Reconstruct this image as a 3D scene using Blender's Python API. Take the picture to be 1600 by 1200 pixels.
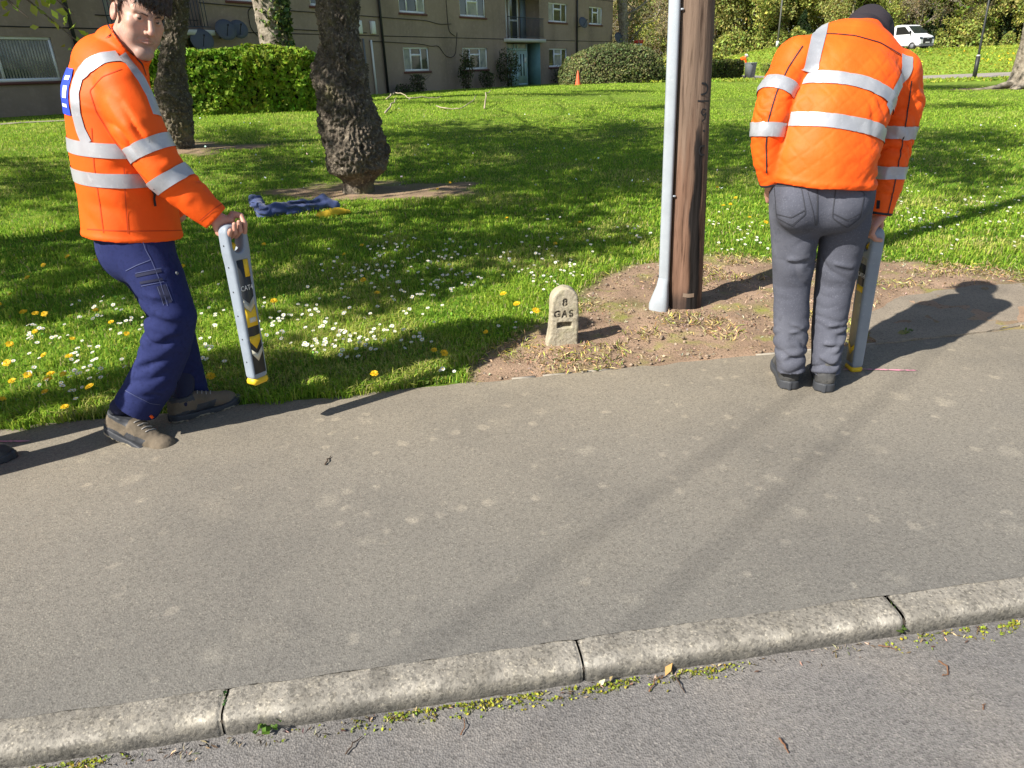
import bpy, bmesh, math, random
import numpy as np
from mathutils import Vector, Matrix
from mathutils.bvhtree import BVHTree

for o in list(bpy.data.objects): bpy.data.objects.remove(o)
SC = bpy.context.scene
COL = SC.collection
RNG = np.random.default_rng(7)
random.seed(7)

# ------------------------------------------------------------------ camera
EYE = 1.41                      # phone held at chest height
FPX = 1080.0
_d = np.array([100.0, 2410.0, FPX]); _up = -_d/np.linalg.norm(_d)
_Y = np.array([0, 0, 1.0]) - _up[2]*_up; _Y /= np.linalg.norm(_Y)
_X = np.cross(_Y, _up)
CR = np.stack([_X, _Y, _up])    # world = CR @ camera(right, down, forward)
cam_d = bpy.data.cameras.new('camera'); cam = bpy.data.objects.new('camera', cam_d); COL.objects.link(cam)
cam_d.sensor_width = 36; cam_d.lens = 36*FPX/1600; cam_d.clip_start = .05; cam_d.clip_end = 2000
r_, u_, b_ = CR @ np.array([1., 0, 0]), CR @ np.array([0, -1., 0]), CR @ np.array([0, 0, -1.])
cam.matrix_world = Matrix(((r_[0], u_[0], b_[0], 0), (r_[1], u_[1], b_[1], 0), (r_[2], u_[2], b_[2], EYE), (0, 0, 0, 1)))
SC.camera = cam
SC.render.resolution_x, SC.render.resolution_y = 1024, 768

# ------------------------------------------------------------------ light
SUN_EL, SUN_AZ = 40.0, 34.4     # shadows travel 34 deg from +X towards +Y
world = bpy.data.worlds.new('World'); SC.world = world; world.use_nodes = True
wn = world.node_tree.nodes; wl = world.node_tree.links
sky = wn.new('ShaderNodeTexSky'); sky.sky_type = 'NISHITA'; sky.sun_disc = False
sky.sun_elevation = math.radians(SUN_EL); sky.sun_rotation = math.radians(270-SUN_AZ)
wl.new(sky.outputs[0], wn['Background'].inputs[0]); wn['Background'].inputs[1].default_value = 0.072
sl = bpy.data.lights.new('sun', 'SUN'); sl.energy = 4.9; sl.angle = math.radians(.53); sl.color = (1, .95, .86)
sun = bpy.data.objects.new('sun', sl); COL.objects.link(sun)
SDIR = Vector((math.cos(math.radians(SUN_AZ))*math.cos(math.radians(SUN_EL)), math.sin(math.radians(SUN_AZ))*math.cos(math.radians(SUN_EL)), -math.sin(math.radians(SUN_EL))))
sun.rotation_euler = SDIR.to_track_quat('-Z', 'Y').to_euler()
SC.view_settings.view_transform = 'Standard'; SC.view_settings.look = 'None'
SC.view_settings.exposure = 0.93; SC.view_settings.gamma = 1; SC.view_settings.use_curve_mapping = False

# ------------------------------------------------------------------ helpers
def ray(u, v): return CR @ np.array([u-800., v-600., FPX])
def at(u, v, Y):
    w = ray(u, v); return np.array([0, 0, EYE]) + w*(Y/w[1])
def gz(u, v, z=0.):
    w = ray(u, v); return np.array([0, 0, EYE]) + w*((z-EYE)/w[2])
def smooth(a, b, x):
    t = np.clip((np.asarray(x, float)-a)/(b-a), 0, 1); return t*t*(3-2*t)
def edge(x): return 3.19 + .138*np.asarray(x, float)            # pavement / verge line
def kerbf(x): return 1.418 + .131*np.asarray(x, float)          # back of kerb
FD = np.array([.577, .817]); FN = np.array([.817, -.577])      # facade direction and its outward normal
F0 = np.array([-4.214, 39.463])
def terrain(x, y):
    x = np.asarray(x, float); y = np.asarray(y, float)
    e = (x-F0[0])*FN[0] + (y-F0[1])*FN[1]
    z = np.interp(e, [-50, 0, 8, 13, 19, 24, 26], [.75, .75, .72, .5, .12, .03, 0.])
    far = smooth(46, 50, y)*smooth(8, 16, e)
    z = z*(1-far) + .12*far
    bank = smooth(56.5, 70, y)*1.9 + smooth(79, 130, y)*3.0
    z = z + bank*smooth(4, 14, e+ (y-50)*.35)
    z = z*smooth(0, 2.5, y-edge(x))
    return z
def gp(u, v):
    w = ray(u, v); w = w/np.linalg.norm(w); t = 1.0
    for i in range(4000):
        p = np.array([0, 0, EYE]) + w*t
        h = p[2]-float(terrain(p[0], p[1]))
        if h < .002: break
        t += max(.002, min(.25, h*.7))
    return p

def _hash(i, j, k, s):
    h = (i*374761393 + j*668265263 + k*2147483647 + s*974634533).astype(np.int64) & 0xffffffff
    h = ((h ^ (h >> 13))*1274126177) & 0xffffffff
    h = ((h ^ (h >> 16))*2246822519) & 0xffffffff
    return ((h >> 8) & 0xffff)/65535.*2-1
def vnoise(p, s=0):
    p = np.asarray(p, float); f = np.floor(p); t = p-f; t = t*t*(3-2*t); i = f.astype(np.int64)
    out = 0
    for dx in (0, 1):
        wx = t[..., 0] if dx else 1-t[..., 0]
        for dy in (0, 1):
            wy = t[..., 1] if dy else 1-t[..., 1]
            for dz in (0, 1):
                wz = t[..., 2] if dz else 1-t[..., 2]
                out = out + wx*wy*wz*_hash(i[..., 0]+dx, i[..., 1]+dy, i[..., 2]+dz, s)
    return out
def fbm(p, s=0, n=3):
    p = np.asarray(p, float); a = 1.; o = 0
    for k in range(n): o = o + a*vnoise(p*(2**k)+k*17.3, s+k); a *= .5
    return o

def tag(o, label=None, cat=None, group=None, kind=None):
    if label: o['label'] = label
    if cat: o['category'] = cat
    if group: o['group'] = group
    if kind: o['kind'] = kind
    return o
def empty(name, loc=(0, 0, 0), label=None, cat=None, group=None, kind=None, rz=0):
    o = bpy.data.objects.new(name, None); COL.objects.link(o); o.location = loc; o.rotation_euler = (0, 0, rz)
    o.empty_display_size = .1
    return tag(o, label, cat, group, kind)
def np_mesh(name, V, faces, mats=None, smoothf=True, midx=None):
    """faces: list of int arrays (n,3)/(n,4)"""
    me = bpy.data.meshes.new(name); V = np.asarray(V, np.float32)
    me.vertices.add(len(V)); me.vertices.foreach_set('co', V.ravel())
    faces = [np.asarray(f, np.int32) for f in faces if len(f)]
    nl = sum(f.size for f in faces); nf = sum(len(f) for f in faces)
    me.loops.add(nl); me.polygons.add(nf)
    me.loops.foreach_set('vertex_index', np.concatenate([f.ravel() for f in faces]))
    tot = np.concatenate([np.full(len(f), f.shape[1], np.int32) for f in faces])
    st = np.concatenate([[0], np.cumsum(tot)[:-1]]).astype(np.int32)
    me.polygons.foreach_set('loop_start', st); me.polygons.foreach_set('loop_total', tot)
    if smoothf: me.polygons.foreach_set('use_smooth', np.ones(nf, bool))
    if midx is not None: me.polygons.foreach_set('material_index', np.asarray(midx, np.int32))
    me.update(calc_edges=True); me.validate()
    for m in (mats or []): me.materials.append(m)
    return me
def link(name, me, parent=None):
    """meshes are given in world space; a child is shifted into its parent's frame"""
    o = bpy.data.objects.new(name, me); COL.objects.link(o)
    if parent is not None:
        o.parent = parent
        bpy_root = parent
        off = Matrix.Identity(4); q = parent
        while q is not None:
            off = (Matrix.LocRotScale(q.location, q.rotation_euler, q.scale)) @ off; q = q.parent
        o.matrix_basis = off.inverted()
    return o
def set_col(me, name, C):
    a = me.color_attributes.new(name, 'FLOAT_COLOR', 'POINT')
    C = np.asarray(C, np.float32)
    if C.ndim == 1: C = np.stack([C, C, C], 1)
    if C.shape[1] == 3: C = np.concatenate([C, np.ones((len(C), 1), np.float32)], 1)
    a.data.foreach_set('color', C.ravel())

class MB:
    """collects boxes / tubes / prisms (world space) into one mesh"""
    def __init__(s): s.V = []; s.F3 = []; s.F4 = []; s.n = 0
    def add(s, V, F4=(), F3=()):
        V = np.asarray(V, float); s.V.append(V)
        if len(F4): s.F4.append(np.asarray(F4)+s.n)
        if len(F3): s.F3.append(np.asarray(F3)+s.n)
        s.n += len(V); return s
    def box(s, lo, hi, M=None, bev=0):
        lo = np.asarray(lo, float); hi = np.asarray(hi, float)
        if bev <= 0:
            V = np.array([[x, y, z] for x in (lo[0], hi[0]) for y in (lo[1], hi[1]) for z in (lo[2], hi[2])])
            F = [(0, 1, 3, 2), (4, 6, 7, 5), (0, 4, 5, 1), (2, 3, 7, 6), (0, 2, 6, 4), (1, 5, 7, 3)]
        else:
            bm = bmesh.new(); bmesh.ops.create_cube(bm, size=1)
            for v in bm.verts: v.co = Vector((lo+(np.array(v.co)+.5)*(hi-lo)))
            bmesh.ops.bevel(bm, geom=bm.edges[:], offset=bev, segments=1, affect='EDGES')
            bm.verts.index_update(); V = np.array([v.co[:] for v in bm.verts]); fs = [[v.index for v in f.verts] for f in bm.faces]; bm.free()
            if M is not None: V = V @ np.asarray(M[0]).T + np.asarray(M[1])
            return s.add(V, [f for f in fs if len(f) == 4], [f for f in fs if len(f) == 3])
        if M is not None: V = V @ np.asarray(M[0]).T + np.asarray(M[1])
        return s.add(V, F)
    def tube(s, pts, rad, n=8, cap=True):
        pts = np.asarray(pts, float); k = len(pts); rad = np.broadcast_to(np.asarray(rad, float), (k,))
        T = np.gradient(pts, axis=0); T /= np.linalg.norm(T, axis=1)[:, None]+1e-9
        ref = np.array([0, 0, 1.]) if abs(T[:, 2]).mean() < .8 else np.array([1., 0, 0])
        A = np.cross(T, ref); A /= np.linalg.norm(A, axis=1)[:, None]+1e-9; B = np.cross(T, A)
        th = np.linspace(0, 2*np.pi, n, endpoint=False)
        V = (pts[:, None]+rad[:, None, None]*(np.cos(th)[None, :, None]*A[:, None]+np.sin(th)[None, :, None]*B[:, None])).reshape(-1, 3)
        i = np.arange(k-1)[:, None]*n; j = np.arange(n)[None]; j2 = (j+1) % n
        F = np.stack([i+j, i+n+j, i+n+j2, i+j2], -1).reshape(-1, 4); F3 = []
        if cap:
            V = np.vstack([V, pts[0], pts[-1]]); c0 = k*n; jj = np.arange(n)
            F3 = np.vstack([np.stack([np.full(n, c0), jj, (jj+1) % n], 1), np.stack([np.full(n, c0+1), (k-1)*n+(jj+1) % n, (k-1)*n+jj], 1)])
        return s.add(V, F, F3)
    def prism(s, poly, a, b):
        """poly: (n,2) in local x,z ; extruded along y from a to b, returned in local coordinates"""
        n = len(poly); P = np.asarray(poly, float)
        V = np.vstack([np.stack([P[:, 0], np.full(n, a), P[:, 1]], 1), np.stack([P[:, 0], np.full(n, b), P[:, 1]], 1), [[P[:, 0].mean(), a, P[:, 1].mean()], [P[:, 0].mean(), b, P[:, 1].mean()]]])
        j = np.arange(n); j2 = (j+1) % n
        return s.add(V, np.stack([j, j2, j2+n, j+n], 1), np.vstack([np.stack([np.full(n, 2*n), j2, j], 1), np.stack([np.full(n, 2*n+1), j+n, j2+n], 1)]))
    def xf(s, R, t):
        s.V = [v @ np.asarray(R).T+np.asarray(t) for v in s.V]; return s
    def build(s, name, mat, parent=None, smoothf=False):
        if not s.V: print('EMPTY', name); return None
        me = np_mesh(name, np.vstack(s.V), [np.vstack(f) for f in (s.F4, s.F3) if len(f)], [mat], smoothf)
        return link(name, me, parent)

# ------------------------------------------------------------------ materials
def srgb(r, g, b):
    f = lambda c: (c/255/12.92) if c/255 <= .04045 else ((c/255+.055)/1.055)**2.4
    return (f(r), f(g), f(b))
def mat(name, col, rough=.7, var=(), bump=(), spec=.4, attr=None, metal=0., coords='Object', trans=0., sheen=0., attr_mul=False):
    """var: (scale, colour, low, high[, kind]) layers mixed over the base; bump: (scale, strength, distance[, kind])"""
    m = bpy.data.materials.new(name); m.use_nodes = True; nt = m.node_tree; N = nt.nodes; L = nt.links
    b = N['Principled BSDF']; b.inputs['Roughness'].default_value = rough; b.inputs['Specular IOR Level'].default_value = spec
    b.inputs['Metallic'].default_value = metal
    tc = N.new('ShaderNodeTexCoord'); co = tc.outputs['Object' if coords == 'World' else coords]
    if coords == 'World':
        co = N.new('ShaderNodeNewGeometry').outputs['Position']
    def tex(scale, kind='noise', detail=5):
        if kind == 'noise':
            t = N.new('ShaderNodeTexNoise'); t.inputs['Scale'].default_value = scale; t.inputs['Detail'].default_value = detail; t.inputs['Roughness'].default_value = .6; L.new(co, t.inputs['Vector']); return t.outputs['Fac']
        if kind == 'voro':
            t = N.new('ShaderNodeTexVoronoi'); t.inputs['Scale'].default_value = scale; L.new(co, t.inputs['Vector']); return t.outputs['Distance']
        if kind == 'cell':
            t = N.new('ShaderNodeTexVoronoi'); t.inputs['Scale'].default_value = scale; L.new(co, t.inputs['Vector'])
            s_ = N.new('ShaderNodeSeparateColor'); L.new(t.outputs['Color'], s_.inputs[0]); return s_.outputs[0]
        if kind == 'spot':      # scattered soft-edged spots of differing size
            nz = N.new('ShaderNodeTexNoise'); nz.inputs['Scale'].default_value = scale*2.2; nz.inputs['Detail'].default_value = 3; L.new(co, nz.inputs['Vector'])
            ad = N.new('ShaderNodeMixRGB'); ad.blend_type = 'ADD'; ad.inputs[0].default_value = .55/scale; L.new(co, ad.inputs[1]); L.new(nz.outputs['Color'], ad.inputs[2])
            t = N.new('ShaderNodeTexVoronoi'); t.inputs['Scale'].default_value = scale; L.new(ad.outputs[0], t.inputs['Vector'])
            s_ = N.new('ShaderNodeSeparateColor'); L.new(t.outputs['Color'], s_.inputs[0]); ma = N.new('ShaderNodeMath'); ma.operation = 'MULTIPLY_ADD'; L.new(s_.outputs[0], ma.inputs[0]); ma.inputs[1].default_value = .75; L.new(t.outputs['Distance'], ma.inputs[2]); return ma.outputs[0]
        if kind == 'stretch':
            mp = N.new('ShaderNodeMapping'); mp.inputs['Scale'].default_value = (1, 1, .06); L.new(co, mp.inputs['Vector'])
            t = N.new('ShaderNodeTexNoise'); t.inputs['Scale'].default_value = scale; t.inputs['Detail'].default_value = 6; L.new(mp.outputs[0], t.inputs['Vector']); return t.outputs['Fac']
    if attr:
        a = N.new('ShaderNodeVertexColor'); a.layer_name = attr; cur = a.outputs['Color']
    else:
        c = N.new('ShaderNodeRGB'); c.outputs[0].default_value = (*col, 1); cur = c.outputs[0]
    for v in var:
        fac = tex(v[0], v[4] if len(v) > 4 else 'noise')
        mr = N.new('ShaderNodeMapRange'); mr.inputs[1].default_value = v[2]; mr.inputs[2].default_value = v[3]; L.new(fac, mr.inputs[0])
        mx = N.new('ShaderNodeMix'); mx.data_type = 'RGBA'; L.new(mr.outputs[0], mx.inputs[0]); L.new(cur, mx.inputs[6])
        if len(v) > 5 and v[5] == 'mul': mx.blend_type = 'MULTIPLY'
        mx.inputs[7].default_value = (*v[1], 1); cur = mx.outputs[2]
    L.new(cur, b.inputs['Base Color'])
    nrm = None
    for q in bump:
        bp = N.new('ShaderNodeBump'); bp.inputs['Strength'].default_value = q[1]; bp.inputs['Distance'].default_value = q[2]
        L.new(tex(q[0], q[3] if len(q) > 3 else 'noise'), bp.inputs['Height'])
        if nrm: L.new(nrm, bp.inputs['Normal'])
        nrm = bp.outputs[0]
    if nrm: L.new(nrm, b.inputs['Normal'])
    if trans:
        tr = N.new('ShaderNodeBsdfTranslucent'); L.new(cur, tr.inputs[0]); ms = N.new('ShaderNodeMixShader'); ms.inputs[0].default_value = trans
        L.new(b.outputs[0], ms.inputs[1]); L.new(tr.outputs[0], ms.inputs[2]); L.new(ms.outputs[0], N['Material Output'].inputs[0])
    if sheen: b.inputs['Sheen Weight'].default_value = sheen
    return m

# ------------------------------------------------------------------ signed-distance modelling
def nrmz(v): v = np.asarray(v, float); return v/(np.linalg.norm(v)+1e-12)
def rc(p, a, b, ra, rb):
    a = np.asarray(a); b = np.asarray(b); ab = b-a; L2 = ab@ab+1e-12
    t = np.clip(((p-a)@ab)/L2, 0, 1); q = p-a-t[..., None]*ab
    return np.sqrt((q*q).sum(-1))-(ra+(rb-ra)*t)
def chain(p, pts, rad):
    d = rc(p, pts[0], pts[1], rad[0], rad[1])
    for i in range(1, len(pts)-1): d = np.minimum(d, rc(p, pts[i], pts[i+1], rad[i], rad[i+1]))
    return d
def ell(p, c, r, R=None):
    q = p-np.asarray(c)
    if R is not None: q = q @ np.asarray(R)          # columns of R = local axes
    r = np.asarray(r, float); k = np.sqrt(((q/r)**2).sum(-1))
    k2 = np.sqrt(((q/(r*r))**2).sum(-1))+1e-9
    return k*(k-1)/k2
def loft(p, secs):
    """secs: (centre, lateral unit vector, r_lateral, r_depth)"""
    d = None
    for (c0, l0, a0, b0), (c1, l1, a1, b1) in zip(secs[:-1], secs[1:]):
        c0 = np.asarray(c0); c1 = np.asarray(c1); ax = c1-c0; L2 = ax@ax; axn = ax/math.sqrt(L2)
        t = np.clip(((p-c0)@ax)/L2, 0, 1)[..., None]
        q = p-(c0+t*ax)
        l = nrmz((np.asarray(l0)+np.asarray(l1))/2); l = nrmz(l-axn*(l@axn)); dd = np.cross(axn, l)
        a = a0+(a1-a0)*t[..., 0]; b = b0+(b1-b0)*t[..., 0]; mn = np.minimum(a, b)
        k = np.sqrt(((q@l)/a)**2+((q@dd)/b)**2+((q@axn)/mn)**2)
        e = (k-1)*mn
        d = e if d is None else np.minimum(d, e)
    return d
def smin(a, b, k):
    h = np.clip(.5+.5*(b-a)/k, 0, 1); return b+(a-b)*h-k*h*(1-h)
def smax(a, b, k): return -smin(-a, -b, k)
def rbox(p, c, hs, r, R=None):
    q = p-np.asarray(c)
    if R is not None: q = q @ np.asarray(R)
    q = np.abs(q)-(np.asarray(hs)-r)
    return np.sqrt((np.maximum(q, 0)**2).sum(-1))+np.minimum(q.max(-1), 0)-r
def nets(f, lo, hi, h, blk=6, margin=.02):
    lo = np.asarray(lo, float); hi = np.asarray(hi, float)
    nb = np.ceil((hi-lo)/(h*blk)).astype(int)+1; n = nb*blk
    cc = np.stack(np.meshgrid(*[(np.arange(k)+.5)*blk*h for k in nb], indexing='ij'), -1)+lo-.5*h
    fc = f(cc.reshape(-1, 3)).reshape(nb)
    near = np.abs(fc) < blk*h*.9+margin
    vals = np.repeat(np.repeat(np.repeat(np.where(fc < 0, -1., 1.), blk, 0), blk, 1), blk, 2)
    bi = np.argwhere(near)
    off = np.stack(np.meshgrid(*[np.arange(blk)]*3, indexing='ij'), -1).reshape(-1, 3)
    idx = (bi[:, None]*blk+off[None]).reshape(-1, 3)
    for s in range(0, len(idx), 400000):
        k = idx[s:s+400000]; vals[k[:, 0], k[:, 1], k[:, 2]] = f(lo+k*h)
    ins = vals < 0
    c = [ins[a:n[0]-1+a, b:n[1]-1+b, d:n[2]-1+d] for a in (0, 1) for b in (0, 1) for d in (0, 1)]
    cnt = sum(x.astype(np.int8) for x in c); act = (cnt > 0) & (cnt < 8); A = np.argwhere(act)
    corner = np.array([[a, b, d] for a in (0, 1) for b in (0, 1) for d in (0, 1)])
    cv = np.stack([vals[A[:, 0]+k[0], A[:, 1]+k[1], A[:, 2]+k[2]] for k in corner], 1)
    acc = np.zeros((len(A), 3)); num = np.zeros(len(A))
    for i in range(8):
        for j in range(i+1, 8):
            if np.abs(corner[i]-corner[j]).sum() != 1: continue
            x = (cv[:, i] < 0) != (cv[:, j] < 0); t = np.where(x, cv[:, i]/(cv[:, i]-cv[:, j]+1e-20), 0)
            acc += x[:, None]*(corner[i]+t[:, None]*(corner[j]-corner[i])); num += x
    V = lo+(A+acc/num[:, None])*h
    vid = -np.ones(act.shape, np.int64); vid[A[:, 0], A[:, 1], A[:, 2]] = np.arange(len(A))
    Q = []
    for ax in range(3):
        o1, o2 = (ax+1) % 3, (ax+2) % 3
        s0 = [slice(None)]*3; s1 = [slice(None)]*3; s0[ax] = slice(0, -1); s1[ax] = slice(1, None)
        i0 = ins[tuple(s0)]; i1 = ins[tuple(s1)]; E = np.argwhere(i0 != i1)
        E = E[(E[:, o1] > 0) & (E[:, o2] > 0) & (E[:, o1] < n[o1]-1) & (E[:, o2] < n[o2]-1)]
        def g(a, b):
            e = E.copy(); e[:, o1] -= a; e[:, o2] -= b; return vid[e[:, 0], e[:, 1], e[:, 2]]
        q = np.stack([g(1, 1), g(0, 1), g(0, 0), g(1, 0)], 1)
        fl = i0[E[:, 0], E[:, 1], E[:, 2]]
        q[~fl] = q[~fl][:, ::-1]; Q.append(q)
    Q = np.vstack(Q); Q = Q[(Q >= 0).all(1)]
    return V, Q
def sdf_obj(name, f, lo, hi, h, m, parent=None, col=None):
    V, Q = nets(f, lo, hi, h); me = np_mesh(name, V, [Q], [m])
    if col is not None: set_col(me, 'Col', col(V))
    return link(name, me, parent)
def hit(f, o, D, tmax=.6, n=120):
    """first outside crossing of f along o + t*D (o inside)"""
    o = np.asarray(o, float); D = np.asarray(D, float)
    T = np.linspace(.005, tmax, n); P = o[..., None, :]+D[..., None, :]*T[:, None]
    v = f(P.reshape(-1, 3)).reshape(P.shape[:-1])
    out = v > 0; k = np.argmax(out, -1); k = np.where(out.any(-1), np.maximum(k, 1), n-1)
    v1 = np.take_along_axis(v, k[..., None], -1)[..., 0]; v0 = np.take_along_axis(v, (k-1)[..., None], -1)[..., 0]
    t = T[k-1]+(T[k]-T[k-1])*np.clip(v0/(v0-v1+1e-12), 0, 1)
    return o+D*t[..., None], t
def grad(f, P, e=.003):
    g = np.stack([f(P+np.eye(3)[i]*e)-f(P-np.eye(3)[i]*e) for i in range(3)], -1)
    return g/(np.linalg.norm(g, axis=-1)[..., None]+1e-9)
def ring_band(mb, f, c, nv, w, off=.003, n=72, rows=4, arc=(0, 2*np.pi), tmax=.6, dirv=None):
    """a fabric band hugging f: section by planes around centre c, normal nv"""
    nv = nrmz(nv); a = np.cross(nv, [0, 0, 1.] if abs(nv[2]) < .9 else [1., 0, 0]); a = nrmz(a) if dirv is None else nrmz(np.asarray(dirv)-nv*(np.asarray(dirv)@nv)); b = np.cross(nv, a)
    th = np.linspace(arc[0], arc[1], n+1); D = np.cos(th)[:, None]*a+np.sin(th)[:, None]*b
    R = []
    for s in np.linspace(-w/2, w/2, rows):
        o = np.asarray(c)+nv*s; P, t = hit(f, np.broadcast_to(o, D.shape), D, tmax); R.append(P+grad(f, P)*off)
    V = np.stack(R, 0); i = np.arange(rows-1)[:, None]*(n+1); j = np.arange(n)[None]
    F = np.stack([i+j, i+j+1, i+n+1+j+1, i+n+1+j], -1).reshape(-1, 4)
    mb.add(V.reshape(-1, 3), F)
def pix_strip(mb, bvh, px, w, off=.003, sub=14, rows=3):
    """a strip of width w laid on a surface along a line picked in the photograph"""
    px = np.asarray(px, float); seg = []
    for a, b in zip(px[:-1], px[1:]):
        for t in np.linspace(0, 1, sub, endpoint=False): seg.append(a+(b-a)*t)
    seg.append(px[-1]); P = []; Nn = []
    for u, v in seg:
        h = bvh.ray_cast(Vector((0, 0, EYE)), Vector(nrmz(ray(u, v))))
        if h[0] is None: continue
        P.append(np.array(h[0])); Nn.append(np.array(h[1]))
    if len(P) < 3: return
    P = np.array(P); Nn = np.array(Nn)
    for _ in range(3):
        P[1:-1] = (P[:-2]+2*P[1:-1]+P[2:])/4; Nn[1:-1] = (Nn[:-2]+2*Nn[1:-1]+Nn[2:])/4
    Nn /= np.linalg.norm(Nn, axis=1)[:, None]; T = np.gradient(P, axis=0); T /= np.linalg.norm(T, axis=1)[:, None]+1e-9
    S = np.cross(T, Nn); S /= np.linalg.norm(S, axis=1)[:, None]+1e-9
    R = []
    for s in np.linspace(-w/2, w/2, rows):
        Q = []
        for p, n_, sd in zip(P, Nn, S):
            q = p+sd*s; h = bvh.ray_cast(Vector(q+n_*.05), Vector(-n_), .12)
            Q.append((np.array(h[0]) if h[0] is not None else q)+n_*off)
        R.append(np.array(Q))
    k = len(P); V = np.stack(R, 0); i = np.arange(rows-1)[:, None]*k; j = np.arange(k-1)[None]
    mb.add(V.reshape(-1, 3), np.stack([i+j, i+j+1, i+k+j+1, i+k+j], -1).reshape(-1, 4))
def bvh_of(o):          # meshes hold world coordinates
    me = o.data
    return BVHTree.FromPolygons([v.co.copy() for v in me.vertices], [p.vertices[:] for p in me.polygons])
# ------------------------------------------------------------------ ground
def poly_sd(P, poly):
    P = np.asarray(P, float); poly = np.asarray(poly, float); d = np.full(len(P), 1e9); ins = np.zeros(len(P), bool)
    for a, b in zip(poly, np.roll(poly, -1, 0)):
        e = b-a; w = P-a; t = np.clip((w@e)/(e@e+1e-12), 0, 1); q = w-t[:, None]*e; d = np.minimum(d, (q*q).sum(1))
        c = ((a[1] <= P[:, 1]) & (b[1] > P[:, 1])) | ((b[1] <= P[:, 1]) & (a[1] > P[:, 1]))
        x = a[0]+(P[:, 1]-a[1])/(b[1]-a[1]+1e-12)*(b[0]-a[0]); ins ^= c & (P[:, 0] < x)
    return np.where(ins, -1, 1)*np.sqrt(d)
SOIL = np.array([gz(u, v)[:2] for u, v in [(730, 602), (1040, 592), (1355, 560), (1620, 520), (1680, 470), (1600, 428), (1420, 408), (1220, 412), (1100, 405), (1000, 420), (935, 440), (915, 475), (850, 514), (788, 538), (752, 572)]])
T1 = gp(560, 300); T2 = gp(278, 230); T4 = gp(1592, 138)
def soil(x, y):
    P = np.stack([x, y], -1).reshape(-1, 2); n = fbm(np.stack([P[:, 0]*2.2, P[:, 1]*2.2, 0*P[:, 0]], 1), 3, 4)
    d = poly_sd(P, SOIL)+n*.10
    m = smooth(.09, -.07, d)
    for (c, rx, ry, ox) in ((T1, 1.15, .75, .25), (T2, 1.3, .9, .2), (T4, 2.2, 1.8, -.9)):
        q = np.sqrt(((P[:, 0]-c[0]-ox)/rx)**2+((P[:, 1]-c[1])/ry)**2)+n*.42
        m = np.maximum(m, .95*smooth(1.1, .7, q))
    return m.reshape(np.shape(x))
def axis(fine, step, far, g=1.12):
    a = list(np.arange(0, fine, step)); s = step
    while a[-1] < far: s *= g; a.append(a[-1]+s)
    return np.array(a)
ax_ = axis(6, .055, 170); XS = np.concatenate([-ax_[:0:-1], ax_]); SS = axis(6, .055, 280, 1.06)
GX, GS = np.meshgrid(XS, SS, indexing='ij'); GY = edge(GX)+GS
sm = soil(GX, GY); zz = terrain(GX, GY)
PP = np.stack([GX, GY, 0*GX], -1)
nearm = smooth(14, 5, GY)*smooth(.0, .12, GS)
zz = zz + sm*nearm*(fbm(PP*9, 5, 4)*.012+.006+.02*np.exp(-((GX-.25)**2+(GY-3.62)**2)/.05)) + (1-sm)*nearm*fbm(PP*3, 9, 3)*.012
zz = zz + smooth(6, 20, GS)*fbm(PP*.25, 11, 2)*.03
n0, n1 = GX.shape; i = np.arange(n0-1)[:, None]*n1; j = np.arange(n1-1)[None]
F = np.stack([i+j, i+n1+j, i+n1+j+1, i+j+1], -1).reshape(-1, 4)
V = np.stack([GX, GY, zz], -1).reshape(-1, 3)
m_lawn = mat('lawn_ground', (.055, .10, .018), .95, spec=.1, attr='Col', coords='World', var=[(60, (.02, .03, .01), .55, .75), (1.3, (.13, .155, .03), .55, .8), (3.5, (.25, .27, .05), .56, .75)], bump=[(90, .6, .02)])
C_so = np.array([.31, .213, .146]); C_gr = np.array([.13, .20, .024])
cn = fbm(PP.reshape(-1, 3)*6, 21, 4)[:, None]*.22+1
colg = (sm.reshape(-1, 1)*C_so*cn+(1-sm.reshape(-1, 1))*C_gr*(1+.3*fbm(PP.reshape(-1, 3)*.7, 31, 3)[:, None]))
# far lawn has no blades: it carries the mean colour of the sward
fr = smooth(25, 50, GS.reshape(-1))[:, None]; colg = colg*(1-fr)+fr*np.array([.22, .31, .04])*cn
me = np_mesh('lawn', V, [F], [m_lawn]); set_col(me, 'Col', np.clip(colg, .005, 1)); o = link('lawn', me); tag(o, kind='structure')

m_pave = mat('aged_asphalt', (.188, .172, .150), .93, spec=.2, coords='World', attr='Col',
    var=[(1.3, (.76, .77, .80), .45, .75, 'noise', 'mul'), (.4, (1.12, 1.10, 1.05), .48, .72, 'noise', 'mul'), (6.1, (1.26, 1.25, 1.22), .38, .18, 'spot', 'mul'), (11.5, (1.34, 1.32, 1.28), .36, .16, 'spot', 'mul'), (2.9, (1.12, 1.11, 1.09), .36, .10, 'spot', 'mul'), (1.9, (.86, .86, .87), .30, .08, 'spot', 'mul'),
         (9.0, (1.30, 1.28, 1.24), .27, .20, 'spot', 'mul'), (190, (.74, .74, .74), .42, .08, 'cell', 'mul'), (260, (1.38, 1.38, 1.34), .86, 1.0, 'cell', 'mul'), (60, (.86, .86, .86), .5, .7, 'noise', 'mul')],
    bump=[(190, .32, .0035, 'voro'), (55, .22, .006)])
def sheet(name, f0, f1, z, m, x0=-70, x1=70, nx=141, kind='structure'):
    xs = np.linspace(x0, x1, nx); a = np.stack([xs, f0(xs), np.full(nx, z)], 1); b = np.stack([xs, f1(xs), np.full(nx, z)], 1)
    k = np.arange(nx-1); me = np_mesh(name, np.vstack([a, b]), [np.stack([k, k+1, nx+k+1, nx+k], 1)], [m], False)
    return tag(link(name, me), kind=kind)
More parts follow.
